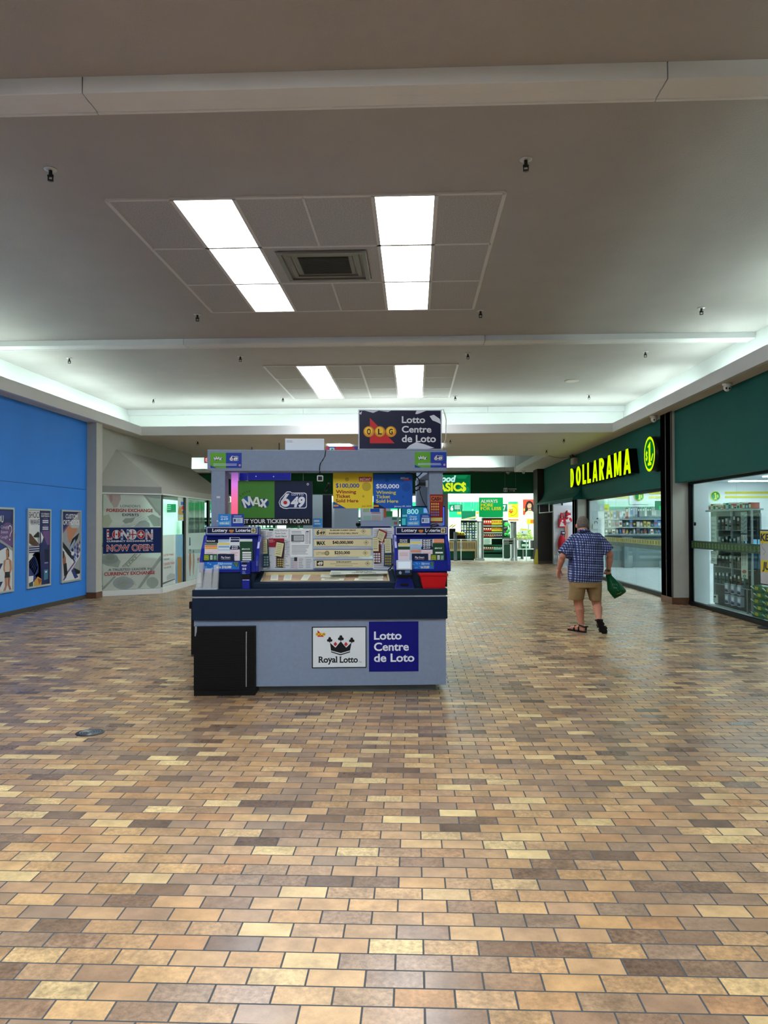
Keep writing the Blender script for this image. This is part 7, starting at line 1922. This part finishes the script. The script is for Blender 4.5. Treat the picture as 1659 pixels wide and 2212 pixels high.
fsign('price_strip', 'orange and white strip under the yellow arrow poster', 'sign', 36.9, (1098, 1121, 1120, 1127), .02, mat('#dfe6e2'), lambda g: g.rect(1098, 1122, 1120, 1124.5, mat('#e0802a'), 1), stand=1)
fsign('price_strip', 'yellow and orange price boards under the red poster', 'sign', 37.0, (1130, 1121, 1153.5, 1132), .02, mat('#e6c22a'), lambda g: (g.rect(1130, 1121, 1138, 1132, mat('#e6e8e4'), 1), g.rect(1146, 1123, 1153, 1130, mat('#e0702a'), 1)), stand=1)
fsign('price_strip', 'white price card with a yellow top on the produce stand', 'sign', 34.6, (1124, 1142, 1140, 1153.5), .02, mat('#d9e2e0'), lambda g: (g.rect(1124, 1142, 1140, 1145, mat('#e0cf3a'), 1), g.text('4', 1127, 1152, 1130, 1147.5, mat('#5a7a9a'), 1, .02)), stand=2)
# produce stand with pale green heads
t = thing('produce_stand', 'produce stand with white ledges at the right of the supermarket entrance', 'stand', (4.2, 34.6, 0))
pl = facing(34.5); xa, xb = pl.pix(1115, 1166)[0], pl.pix(1153.5, 1166)[0]
z1, z2 = pl.pix(1130, 1165)[1], pl.pix(1130, 1185)[1]
mb = MB(); mb.box(xa, xb, 34.5, 35.3, z1 - .05, z1, mat('#dfe8e4')); mb.build('ledge', t)
mb = MB(); mb.box(xa, xb, 34.5, 35.3, z2 - .04, z2, mat('#dfe8e4')); mb.build('ledge', t)
mb = MB(); mb.box(xa + .05, xb, 34.7, 35.3, .1, z2 - .04, mat('#144a34')); mb.box(xa + .3, xa + .34, 34.55, 35.2, 0, z1, mat('#8f9a98')); mb.box(xb - .06, xb, 34.55, 35.2, 0, z1, mat('#2a2f30')); mb.box(xa, xa + .05, 34.5, 35.3, 0, z1, mat('#8f9a98')); mb.build('base', t)
k = 0
for r, n, dy in ((0, 7, 0), (1, 6, .12), (2, 5, .2), (3, 3, .28)):
    for i in range(n):
        x = xb - .08 - i * .13 - r * .02; z = z1 + .07 + r * .105
        mb = MB(); c = random.choice(['#b7cf7a', '#cfe09a', '#a3c06a', '#c6d98a'])
        mb.ball((x, 34.6 + dy, z), .075, .075, .07, mat(c, .5), 10, 7)
        for q in range(4): a = q * 1.57 + .4; mb.ball((x + .03 * math.cos(a), 34.6 + dy - .02, z + .03 * math.sin(a)), .05, .06, .05, mat(c, .5), 8, 5)
        tag(mb.build('lettuce'), 'pale green lettuce head on the produce stand, %s row up, %s from its right end' % (ORD[r], ORD[i]), 'lettuce', 'lettuce heads')
for i in range(6):
    x, z = pl.pix(1118 + i * 3.2, 1163); c = ['#d98a3a', '#c9a24a', '#b8482f', '#e0c8b0'][i % 4]
    mb = MB(); mb.ball((x, 34.6, z1 + .06), .07, .07, .06, mat(c, .5), 10, 6); tag(mb.build('fruit'), 'small round orange or red fruit on the produce ledge, %s from the left' % ORD[i], 'fruit', 'fruit on the produce ledge')
for i in range(3):
    x, z = pl.pix(1127 + i * 5, 1184); mb = MB(); mb.box(x, x + .12, 34.55, 34.7, z2, z2 + .3, mat('#13704a', .5)); mb.box(x + .01, x + .11, 34.545, 34.55, z2 + .1, z2 + .2, mat('#cfe0d2')); tag(mb.build('green_carton'), 'green carton on the lower ledge of the produce stand, %s from the left' % ORD[i], 'carton', 'green cartons')
mb = MB(); x, z = pl.pix(1101, 1146)
for i in range(16): mb.ball((x - .1 + random.random() * .28, 35.2 + random.random() * .2, z - .3 + random.random() * .62), .07, .06, .08, mat('#3fb45a', .7), 8, 5)
mb.box(x - .15, x + .22, 35.15, 35.45, 0, z - .3, mat('#1d3a2c')); tag(mb.build('potted_herb'), 'bushy bright green herbs on a dark stand left of the metal gate post', 'plant')
# wooden slatted stand on the left
t = thing('slatted_stand', 'pale wooden slatted stand with a dark green base at the supermarket entrance', 'stand', (2.0, 33.7, 0))
pl = facing(33.4); xa, xb = pl.pix(964, 1180)[0], pl.pix(1029, 1180)[0]; zt_, zb2 = pl.pix(1000, 1168.5)[1], pl.pix(1000, 1190.5)[1]
WD = mat('#ecd09a', .5, var=.06, scale=6)
mb = MB(); mb.box(xa, xb, 33.4, 33.45, zt_ - .07, zt_, WD); mb.box(xa, xb, 33.4, 33.45, zb2, zb2 + .09, WD)
n = 19
for i in range(n): x = xa + (xb - xa) * i / n; mb.box(x, x + (xb - xa) / n * .62, 33.41, 33.44, zb2, zt_, WD)
mb.box(xb - .06, xb, 33.38, 33.46, 0, zt_, WD); mb.box(xa, xa + .06, 33.38, 33.46, 0, zt_, WD); mb.build('slats', t)
mb = MB(); mb.box(xa + .04, xb - .06, 33.46, 34.1, .06, zb2 + .05, mat('#0d4a30', .5)); mb.box(xa + .1, xb - .1, 33.5, 34.05, 0, .06, BLACK); mb.build('base', t)
mb = MB(); mb.box(xa + .04, xb - .04, 33.46, 34.1, zb2 + .05, zt_ - .1, mat('#14201a')); mb.build('well', t)
def crate(px0, py0, px1, py1, lab):
    pl = facing(33.55); x0, z1 = pl.pix(px0, py0); x1 = pl.pix(px1, py1)[0]
    mb = MB(); mb.box(x0, x1, 33.55, 33.95, zt_ - .1, z1, mat('#101214', .5)); mb.box(x0 + .02, x1 - .02, 33.57, 33.93, z1 - .02, z1 + .005, mat('#26282a')); tag(mb.build('produce_crate'), lab, 'crate', 'black crates on the slatted stand')
    return x0, x1, z1
x0, x1, z1 = crate(971, 1142, 984, 1166, 'tall black crate at the left of the wooden slatted stand')
x2, x3, z3 = crate(985, 1157, 1006, 1166, 'low black crate at the right of the wooden slatted stand')
for i in range(6):
    mb = MB(); a = random.random() * 2; x = x0 + .03 + (x1 - x0) * i / 6; mb.tube([(x - .07, 33.7, z1 + .04 + .03 * (i % 3)), (x, 33.68, z1 + .09 + .03 * (i % 3)), (x + .07, 33.7, z1 + .15 + .03 * (i % 3))], [.012, .026, .012], mat('#e6d92a', .5), 8); tag(mb.build('banana'), 'yellow banana on the tall black crate, %s from the left' % ORD[i], 'banana', 'bananas')
for i in range(3):
    x = x2 + .02 + i * .12; mb = MB(); mb.ball((x + .06, 33.65, z3 + .09 - .02 * i), .09, .06, .10, mat('#e0cf4a', .4), 10, 6); mb.box(x + .02, x + .10, 33.575, 33.59, z3 + .06, z3 + .12, mat('#b8902f')); tag(mb.build('snack_pouch'), 'plump yellow pouch on the low black crate, %s from the left' % ORD[i], 'pouch', 'yellow pouches')
# entrance gates
STEEL = mat('#c3cbcc', .4, .4)
def post(px0, px1, py0, py1, y, lab, m=STEEL, rnd=False):
    pl = facing(y); x0, x1 = pl.pix(px0, py1)[0], pl.pix(px1, py1)[0]; z1 = pl.pix(px0, py0)[1]
    mb = MB(); r = (x1 - x0) / 2
    if rnd: mb.lathe([(r * 2, 0), (r * 2, .01), (r, .012), (r, z1)], ((x0 + x1) / 2, y, 0), m, 14)
    else: mb.box(x0, x1, y, y + .12, 0, z1, m)
    tag(mb.build('gate_post'), lab, 'post', 'entrance posts')
post(980.5, 987.3, 1149, 1211, 32.75, 'broad square grey post before the wooden slatted stand', mat('#8fa0a8', .4, .2))
post(994.8, 997, 1166, 1211, 32.72, 'slim steel post before the wooden slatted stand', rnd=True)
post(1085.8, 1088, 1165, 1212, 32.75, 'slim steel post at the left of the wire sign gate', rnd=True)
post(1110, 1112.3, 1162, 1212, 32.75, 'slim steel post at the middle of the entrance rail', rnd=True)
post(1136, 1138.3, 1166, 1212, 32.75, 'slim steel post at the right of the entrance rail', rnd=True)
for a, c, lab in ((971, 1027, 'steel rail before the wooden slatted stand'), (1086, 1149, 'steel rail before the produce stand')):
    pl = facing(32.75); x0, z = pl.pix(a, 1165.8); x1 = pl.pix(c, 1165.8)[0]; mb = MB(); mb.tube([(x0, 32.75, z), (x1, 32.75, z)], .02, STEEL, 8); tag(mb.build('gate_rail'), lab, 'rail', 'entrance rails')
def secgate(px0, px1, py0, lab):
    pl = facing(33.0); x0, x1 = pl.pix(px0, 1200)[0], pl.pix(px1, 1200)[0]; z = pl.pix(px0, py0)[1]
    t = thing('security_gate', lab, 'security gate', ((x0 + x1) / 2, 33.0, 0), 'security gates')
    mb = MB(); mb.box(x0, x0 + .05, 33.0, 33.4, 0, z, STEEL); mb.box(x1 - .05, x1, 33.0, 33.4, 0, z, STEEL); mb.box(x0, x1, 33.0, 33.4, z - .05, z, STEEL); mb.box(x0 - .03, x1 + .03, 32.95, 33.45, 0, .1, mat('#b9c4c4', .4)); mb.build('frame', t)
    mb = MB(); mb.box(x0 + .05, x1 - .05, 33.18, 33.2, .1, z - .05, film('#8fa8a4', .5)); mb.build('panel', t)
secgate(1031.8, 1045, 1126, 'grey anti theft gate left of the snack shelf')
secgate(1104.5, 1116, 1127, 'grey anti theft gate right of the snack shelf')
fsign('gate_sign', 'small white sign boards with dark print on the entrance rail', 'sign', 32.78, (1087.5, 1162.5, 1109, 1176), .02, mat('#b9cbc4', .5), lambda g: [g.rect(1099, 1163.5 + i * 4.4, 1107.5, 1166.3 + i * 4.4, mat('#33423c'), 1) for i in range(3)] + [g.rect(1088.5, 1164 + i * 4.4, 1097.5, 1165.6 + i * 4.4, mat('#7d938a'), 1) for i in range(3)])
# deep shelving and coolers on the left of the supermarket
for i, (x, lab) in enumerate(((-10.6, 'nearest the left wall'), (-8.0, 'second from the left wall'), (-5.4, 'third from the left wall'), (-2.8, 'fourth from the left wall'), (-.6, 'nearest the kiosk'))):
    t = thing('grocery_shelf', 'dark supermarket shelf unit with pale edged boards, %s' % lab, 'shelf', (x, 38, 0), 'dark supermarket shelves')
    mb = MB(); mb.box(x - 1, x + 1, 38.4, 38.5, 0, 1.95, mat('#163a2c')); mb.box(x - 1.03, x - 1, 38, 38.5, 0, 1.95, mat('#163a2c')); mb.box(x + 1, x + 1.03, 38, 38.5, 0, 1.95, mat('#163a2c')); mb.build('frame', t)
    for z in (.2, .6, 1.0, 1.4, 1.8): mb = MB(); mb.box(x - 1, x + 1, 38, 38.4, z - .03, z, mat('#cfe2d9')); mb.build('shelf_board', t)
    if i < 2 or i == 4:
        for j in range(10):
            for r, z in enumerate((1.0, 1.4)):
                h = .2 + .1 * random.random(); xx = x - .95 + j * .19; mb = MB(); c = random.choice(['#2f5a48', '#c9d2cf', '#3a4a5c', '#8fa39a', '#20262c'])
                mb.box(xx, xx + .15, 38.05, 38.25, z, z + h, mat(c, .4)); mb.box(xx + .02, xx + .13, 38.045, 38.05, z + .05, z + h * .7, mat('#dfe6e2')); tag(mb.build('boxed_product'), 'boxed grocery, %s along the %s board, shelf %s' % (ORD[j], ('third', 'fourth')[r], lab), 'box', 'boxed groceries')
# ================================================================ the man walking away
def W8(cx, cy_, y):
    p = facing(y).pix(1180 + cx * .12658, 1100 + cy_ * .12658)
    return Vector((p[0], y, p[1]))
Y0 = 11.22
def chain(mb, pts, rs, m, n=12, flat=None):
    """a limb: tapered tube with round ends and joints"""
    mb.tube(pts, rs, m, n)
    for p, r in zip(pts, rs): mb.ball(p, r, r, r, m, 12, 8)
def remesh(mb, name, parent, vox, it=4, fac=.5):
    o = mb.build(name)
    r = o.modifiers.new('r', 'REMESH'); r.mode = 'VOXEL'; r.voxel_size = vox; r.use_smooth_shade = True
    s = o.modifiers.new('s', 'SMOOTH'); s.iterations = it; s.factor = fac
    dg = bpy.context.evaluated_depsgraph_get()
    me = bpy.data.meshes.new_from_object(o.evaluated_get(dg))
    o.modifiers.clear(); old = o.data; o.data = me; bpy.data.meshes.remove(old)
    off = base_of(parent)
    me.transform(Matrix.Translation(-off)); o.parent = parent
    me.materials.clear()
    for m in mb.ms: me.materials.append(m)
    for p in me.polygons: p.material_index = 0; p.use_smooth = True
    return o
SK = mat('#b97f6a', .55, var=.06, scale=14)
foot = W8(590, 2090, Y0); 
PT = thing('person', 'heavyset grey haired person in plaid shirt and khaki shorts walking away with a green bag', 'person', (2.45, Y0, 0))
# joints
HEAD = W8(617, 262, Y0 + .07); NECK = W8(628, 370, Y0 + .02); CH = W8(660, 620, Y0 + .02)
SL, SR = W8(462, 520, Y0), W8(890, 500, Y0)
EL, ER = W8(283, 800, Y0 - .05), W8(1088, 775, Y0 - .04)
WL, WR = W8(216, 1010, Y0 + .06), W8(1066, 985, Y0 + .05)
HL, HR = W8(545, 1290, Y0), W8(815, 1290, Y0)
KL, KR = W8(548, 1590, Y0 + .02), W8(862, 1610, Y0 - .02)
AL, AR = W8(602, 1985, Y0 - .02), W8(898, 1885, Y0 - .20)
mb = MB()
mb.ball(HEAD, .082, .10, .118, SK, 20, 14)
mb.ball(HEAD + Vector((0, .03, -.055)), .068, .08, .075, SK, 16, 10)
mb.ball(HEAD + Vector((0, .105, -.03)), .018, .03, .022, SK, 8, 6)        # nose
mb.ball(HEAD + Vector((0, .095, -.085)), .03, .02, .012, SK, 8, 6)        # mouth
for s in (-1, 1):
    mb.ball(HEAD + Vector((s * .088, -.005, -.02)), .014, .026, .034, SK, 10, 8)
    mb.ball(HEAD + Vector((s * .03, .09, .01)), .016, .012, .01, SK, 8, 6)
chain(mb, [HEAD + Vector((0, -.005, -.06)), NECK, CH], [.066, .070, .075], SK)
pel = W8(668, 1180, Y0)
chain(mb, [CH, W8(670, 850, Y0 + .03), pel], [.13, .17, .135], SK, 16)
chain(mb, [CH, SL], [.10, .07], SK); chain(mb, [CH, SR], [.10, .07], SK)
chain(mb, [SL, SL.lerp(EL, .5), EL, EL.lerp(WL, .35), WL], [.072, .062, .050, .050, .034], SK)
chain(mb, [SR, SR.lerp(ER, .5), ER, ER.lerp(WR, .35), WR], [.072, .064, .052, .052, .036], SK)
def leg(h, k, a):
    chain(mb, [h, h.lerp(k, .5), k, k.lerp(a, .3) + Vector((0, -.015, 0)), k.lerp(a, .65), a], [.10, .085, .068, .069, .052, .041], SK, 14)
leg(HL, KL, AL); leg(HR, KR, AR)
# left foot flat on the floor, toes turned out and forward
heel = Vector((AL.x + .02, AL.y - .045, .045)); toe = Vector((AL.x - .115, AL.y + .15, .035))
chain(mb, [AL, heel], [.042, .038], SK); chain(mb, [heel, heel.lerp(toe, .5) + Vector((0, 0, .012)), toe], [.038, .042, .03], SK)
for i in range(5):
    d = (toe - heel).normalized(); sd_ = Vector((d.y, -d.x, 0)); b_ = toe + sd_ * (i - 2) * .018; chain(mb, [b_, b_ + d * (.035 - .004 * abs(i - 1))], [.012, .009], SK, 8)
# right foot trailing, heel up, sole towards us
rh = W8(885, 1905, Y0 - .215); rt = W8(962, 2045, Y0 - .16); rt.z = max(rt.z, .05)
chain(mb, [AR, rh], [.042, .036], SK); chain(mb, [rh, rh.lerp(rt, .5), rt], [.034, .042, .032], SK)
def hand(wr, knuck, side, curl, spread):
    """palm and five fingers; knuck = direction from the wrist, side = towards the thumb, curl = towards the palm's face"""
    d, s, c = knuck.normalized(), side.normalized(), curl.normalized()
    R3 = Matrix((s, c, d)).transposed()
    mb.ball(wr + d * .05, .042, .020, .056, SK, 14, 10, R3)
    chain(mb, [wr, wr + d * .03], [.032, .030], SK, 10)
    for i, (off, L_) in enumerate(((.030, .070), (.010, .078), (-.010, .072), (-.029, .056))):
        b0 = wr + d * (.090 - .004 * abs(i - 1)) + s * off
        a1 = (d * math.cos(spread[0]) + c * math.sin(spread[0])); a2 = (d * math.cos(spread[1]) + c * math.sin(spread[1])); a3 = (d * math.cos(spread[2]) + c * math.sin(spread[2]))
        p1 = b0 + a1 * L_ * .45 + s * off * .12; p2 = p1 + a2 * L_ * .32; p3 = p2 + a3 * L_ * .23
        chain(mb, [b0 - d * .02, b0, p1, p2, p3], [.0105, .0105, .0098, .009, .0075], SK, 8)
    t0 = wr + d * .03 + s * .028
    chain(mb, [t0, t0 + d * .03 + s * .022 + c * .008, t0 + d * .058 + s * .030 + c * .016, t0 + d * .08 + s * .03 + c * .022], [.014, .0125, .011, .0085], SK, 8)
hand(WL, Vector((-.10, .02, -1)), Vector((.75, .55, 0)), Vector((.55, -.8, 0)), (.25, .5, .75))
hand(WR, Vector((-.03, .03, -1)), Vector((-.75, .6, 0)), Vector((-.6, -.75, 0)), (1.0, 2.1, 3.0))
remesh(mb, 'body', PT, .0055, 3, .5)
# hair: close crop, back and sides
mb = MB(); HA = mat('#6a625a', .85, var=.22, scale=40, bump=.5, bscale=160)
mb.ball(HEAD + Vector((0, -.012, .022)), .089, .102, .106, HA, 22, 16); mb.ball(HEAD + Vector((0, -.045, -.005)), .082, .062, .07, HA, 18, 12)
h = remesh(mb, 'hair', PT, .006, 2, .5)
# shirt
def plaid():
    m = bpy.data.materials.new('plaid_cloth'); m.use_nodes = True; nt = m.node_tree; L = nt.links.new; b = nt.nodes['Principled BSDF']
    tc = nt.nodes.new('ShaderNodeTexCoord'); sp = nt.nodes.new('ShaderNodeSeparateXYZ'); L(tc.outputs['Object'], sp.inputs[0])
    def mth(op, a, c=None):
        n = nt.nodes.new('ShaderNodeMath'); n.operation = op
        for i, q in enumerate((a, c)):
            if q is None: continue
            if isinstance(q, (int, float)): n.inputs[i].default_value = q
            else: L(q, n.inputs[i])
        return n.outputs[0]
    def stripes(s, per, w):
        f = mth('FRACT', mth('DIVIDE', s, per)); n = nt.nodes.new('ShaderNodeMapRange'); n.inputs[1].default_value = w - .08; n.inputs[2].default_value = w + .08; n.inputs[3].default_value = 1; n.inputs[4].default_value = 0
        L(mth('ABSOLUTE', mth('SUBTRACT', f, .5)), n.inputs[0]); return n.outputs[0]
    # across the back the stripes follow the cloth, so depth counts as width
    xx = mth('ADD', sp.outputs[0], mth('MULTIPLY', sp.outputs[1], .35))
    zz = mth('ADD', sp.outputs[2], mth('MULTIPLY', sp.outputs[0], .06))
    sx, sz = stripes(xx, .0315, .17), stripes(zz, .036, .15)
    big = stripes(zz, .108, .2)
    s = mth('ADD', sx, sz)
    rp = nt.nodes.new('ShaderNodeValToRGB'); e = rp.color_ramp.elements
    e[0].color = lin('#131c48'); e[0].position = 0; e[1].color = lin('#d3d8e2'); e[1].position = 1
    x = e.new(.5); x.color = lin('#4a5d98')
    L(mth('MULTIPLY', s, .5), rp.inputs[0])
    mx = nt.nodes.new('ShaderNodeMix'); mx.data_type = 'RGBA'; L(mth('MULTIPLY', big, .45), mx.inputs[0]); L(rp.outputs[0], mx.inputs[6]); mx.inputs[7].default_value = lin('#1a2a5e'); L(mx.outputs[2], b.inputs['Base Color'])
    nz = nt.nodes.new('ShaderNodeTexNoise'); nz.inputs['Scale'].default_value = 7; nz.inputs['Detail'].default_value = 2; nz.inputs['Distortion'].default_value = .6
    mp = nt.nodes.new('ShaderNodeMapping'); mp.inputs['Scale'].default_value = (1.6, 1.6, .7); L(tc.outputs['Object'], mp.inputs[0]); L(mp.outputs[0], nz.inputs['Vector'])
    bp = nt.nodes.new('ShaderNodeBump'); bp.inputs['Strength'].default_value = .9; bp.inputs['Distance'].default_value = .09; L(nz.outputs[0], bp.inputs['Height']); L(bp.outputs[0], b.inputs['Normal'])
    b.inputs['Roughness'].default_value = .8; return m
PL = plaid()
mb = MB()
def rings(mb, secs, m, n=28):
    """closed loft; secs = (centre, half width, half depth)"""
    vs, fs = [], []
    for c, a, d in secs:
        for k in range(n):
            q = 2 * math.pi * k / n; cq, sq = math.cos(q), math.sin(q)
            e_ = .85
            vs.append(c + Vector((a * math.copysign(abs(cq) ** e_, cq), d * math.copysign(abs(sq) ** e_, sq), 0)))
    for i in range(len(secs) - 1):
        for k in range(n):
            a, b = i * n + k, i * n + (k + 1) % n; fs.append((a, b, b + n, a + n))
    fs.append(tuple(range(n))[::-1]); fs.append(tuple(range((len(secs) - 1) * n, len(secs) * n)))
    mb.add(vs, fs, m)
def cs(l, r, y_, dy=0, d=.16):
    a = W8(l, y_, Y0 + dy); b = W8(r, y_, Y0 + dy); return ((a + b) / 2, (b.x - a.x) / 2, d)
rings(mb, [cs(378, 942, 1235, .02, .205), cs(370, 965, 1120, .02, .215), cs(374, 972, 980, .02, .222), cs(388, 968, 840, .02, .22), cs(410, 962, 700, .01, .205), cs(425, 955, 590, 0, .185), cs(440, 925, 500, 0, .165), cs(478, 868, 435, .01, .135), cs(528, 795, 400, .02, .10), cs(558, 735, 372, .03, .08)], PL)
for S_, E_, hem in ((SL + Vector((.02, 0, .0)), EL, .93), (SR + Vector((-.02, 0, 0)), ER, .84)):
    p = S_.lerp(E_, hem)
    mb.tube([S_, S_.lerp(E_, .3), S_.lerp(E_, .6), p], [.088, .098, .105, .104], PL, 20); mb.ball(S_, .088, .088, .088, PL, 16, 10)
sh_ = remesh(mb, 'shirt', PT, .009, 5, .5)
mb = MB(); cpts = [W8(540, 385, Y0 - .05), W8(595, 366, Y0 - .08), W8(665, 360, Y0 - .08), W8(740, 374, Y0 - .045)]
mb.tube(cpts, [.018, .022, .022, .018], PL, 10); mb.build('collar', sh_)
# shorts
KH = mat('#8a7350', .8, var=.10, scale=8, bump=1.0, bscale=11)
mb = MB()
rings(mb, [cs(398, 935, 1330, .01, .185), cs(392, 940, 1210, .01, .185), cs(420, 925, 1120, .01, .17)], KH)
rings(mb, [cs(372, 636, 1542, .02, .135), cs(384, 650, 1440, .01, .14), cs(392, 676, 1330, .01, .15), cs(395, 690, 1260, .01, .16)], KH, 22)
rings(mb, [cs(742, 932, 1562, -.01, .125), cs(716, 938, 1450, 0, .135), cs(676, 942, 1330, .01, .15), cs(670, 940, 1260, .01, .16)], KH, 22)
remesh(mb, 'shorts', PT, .009, 4, .5)
# sandals
SB = mat('#15161a', .6); 
def sole(mb, h_, t_, up_, w, th):
    d = (t_ - h_); L_ = d.length; d.normalize(); u = up_ - d * up_.dot(d); u.normalize(); s = d.cross(u)
    out = [(-.04, -.5), (-.055, 0), (-.04, .5), (.05, .72), (.5 * L_, .75), (L_ * .85, 1.0), (L_ + .03, .9), (L_ + .065, .45), (L_ + .065, -.35), (L_ + .03, -.85), (L_ * .8, -1.0), (.5 * L_, -.8), (.05, -.72)]
    bot = [h_ + d * a + s * (b * w) - u * th for a, b in out]; top = [p + u * th for p in bot]; k = len(out)
    mb.add(bot + top, [tuple(range(k)), tuple(range(2 * k - 1, k - 1, -1))] + [(i, (i + 1) % k, (i + 1) % k + k, i + k) for i in range(k)], SB)
    return d, u, s
def strap(mb, c, s, u, w, h, r=.011):
    mb.tube([c + s * w - u * .01, c + s * w * .95 + u * h * .55, c + s * w * .5 + u * h, c - s * w * .5 + u * h, c - s * w * .95 + u * h * .55, c - s * w - u * .01], r, SB, 8)
mb = MB(); h_, t_ = Vector((heel.x, heel.y, .022)), Vector((toe.x, toe.y, .022))
d, u, s = sole(mb, h_, t_, Vector((0, 0, 1)), .047, .022)
o = mb.build('sandal', PT)
mb = MB(); strap(mb, h_ + d * .145, s, u, .048, .058, .013); strap(mb, h_ + d * .06, s, u, .045, .09, .011); mb.tube([h_ - d * .045 + s * .0 + u * .01, h_ - d * .05 + u * .06], .012, SB, 8); mb.tube([h_ - d * .048 + s * .035 + u * .065, h_ - d * .052 + u * .068, h_ - d * .048 - s * .035 + u * .065, h_ + d * .05 - s * .045 + u * .085], .011, SB, 8); mb.build('strap', o)
mb = MB(); dn = (rt - rh).normalized(); upv = Vector((0, 1, .25))
off_ = Vector((0, -.042, -.008))
d, u, s = sole(mb, rh + off_, rt + off_, upv, .050, .022); o = mb.build('sandal', PT)
mb = MB(); strap(mb, rh + off_ + d * .15, s, u, .052, .085, .013); strap(mb, rh + off_ + d * .07, s, u, .047, .095, .011); c0 = rh - d * .035 + Vector((0, -.03, 0))
mb.tube([AR + Vector((-.047, .0, -.01)), AR + Vector((-.04, -.045, .0)), AR + Vector((.0, -.058, .004)), AR + Vector((.04, -.045, .0)), AR + Vector((.05, .0, -.015)), AR + Vector((0, .05, -.03)), AR + Vector((-.047, .0, -.01))], .012, SB, 8); mb.build('strap', o)
# bag in the right hand
t = thing('shopping_bag', 'dark green plastic shopping bag hanging from the walking person hand', 'bag', tuple(W8(1060, 1110, Y0)))
BG = mat('#07502e', .38, var=.1, scale=10)
out = [(1040, 1075), (1085, 1085), (1130, 1145), (1200, 1212), (1290, 1280), (1362, 1385), (1362, 1410), (1325, 1440), (1285, 1470), (1168, 1530), (1100, 1455), (1042, 1378), (1036, 1290), (1026, 1170)]
mb = MB(); vs = []; cxm, cym = 1180, 1340
for s, dy in ((.86, -.065), (1.0, -.03), (1.0, .03), (.86, .065)):
    for i, (x, y_) in enumerate(out):
        k = 1 if i < 3 or i == 13 else s
        dd = dy * (.25 if i < 2 else (.5 if i in (2, 13) else 1)) + .06
        vs.append(W8(cxm + (x - cxm) * k, cym + (y_ - cym) * k, Y0 + dd))
k = len(out)
cf, cb = W8(1170, 1350, Y0 - .025), W8(1170, 1350, Y0 + .14)
fs = [(i, (i + 1) % k, (i + 1) % k + k, i + k) for i in range(k)] + [(i + k, (i + 1) % k + k, (i + 1) % k + 2 * k, i + 2 * k) for i in range(k)] + [(i + 2 * k, (i + 1) % k + 2 * k, (i + 1) % k + 3 * k, i + 3 * k) for i in range(k)]
fs += [(4 * k, (i + 1) % k, i) for i in range(k)] + [(4 * k + 1, i + 3 * k, (i + 1) % k + 3 * k) for i in range(k)]
mb.add(vs + [cf, cb], fs, BG, True)
mb.build('body', t)
mb = MB(); mb.tube([W8(1040, 1030, Y0 + .05), W8(1065, 1045, Y0 + .02), W8(1085, 1075, Y0 + .06), W8(1100, 1130, Y0 + .07)], .016, BG, 8); mb.tube([W8(1040, 1030, Y0 + .07), W8(1035, 1080, Y0 + .08), W8(1030, 1170, Y0 + .07)], .014, BG, 8); mb.build('handle', t)
pl = facing(Y0 - .029); mb = MB(); g = G(pl, mb, .002)
def q8(x, y_): return (1180 + x * .12658, 1100 + y_ * .12658)
lm = mat('#6f9a86', .5)
g.line([q8(1130, 1275), q8(1165, 1275), q8(1165, 1312), q8(1135, 1312), q8(1130, 1275)], .004, lm, 1); g.line([q8(1178, 1278), q8(1205, 1282), q8(1212, 1315)], .004, lm, 1); g.line([q8(1145, 1337), q8(1208, 1346)], .010, lm, 1); g.line([q8(1205, 1375), q8(1240, 1392)], .004, lm, 1); g.line([q8(1205, 1450), q8(1250, 1440), q8(1285, 1415)], .006, mat('#8a8a3a', .5), 1)
mb.build('print', t)
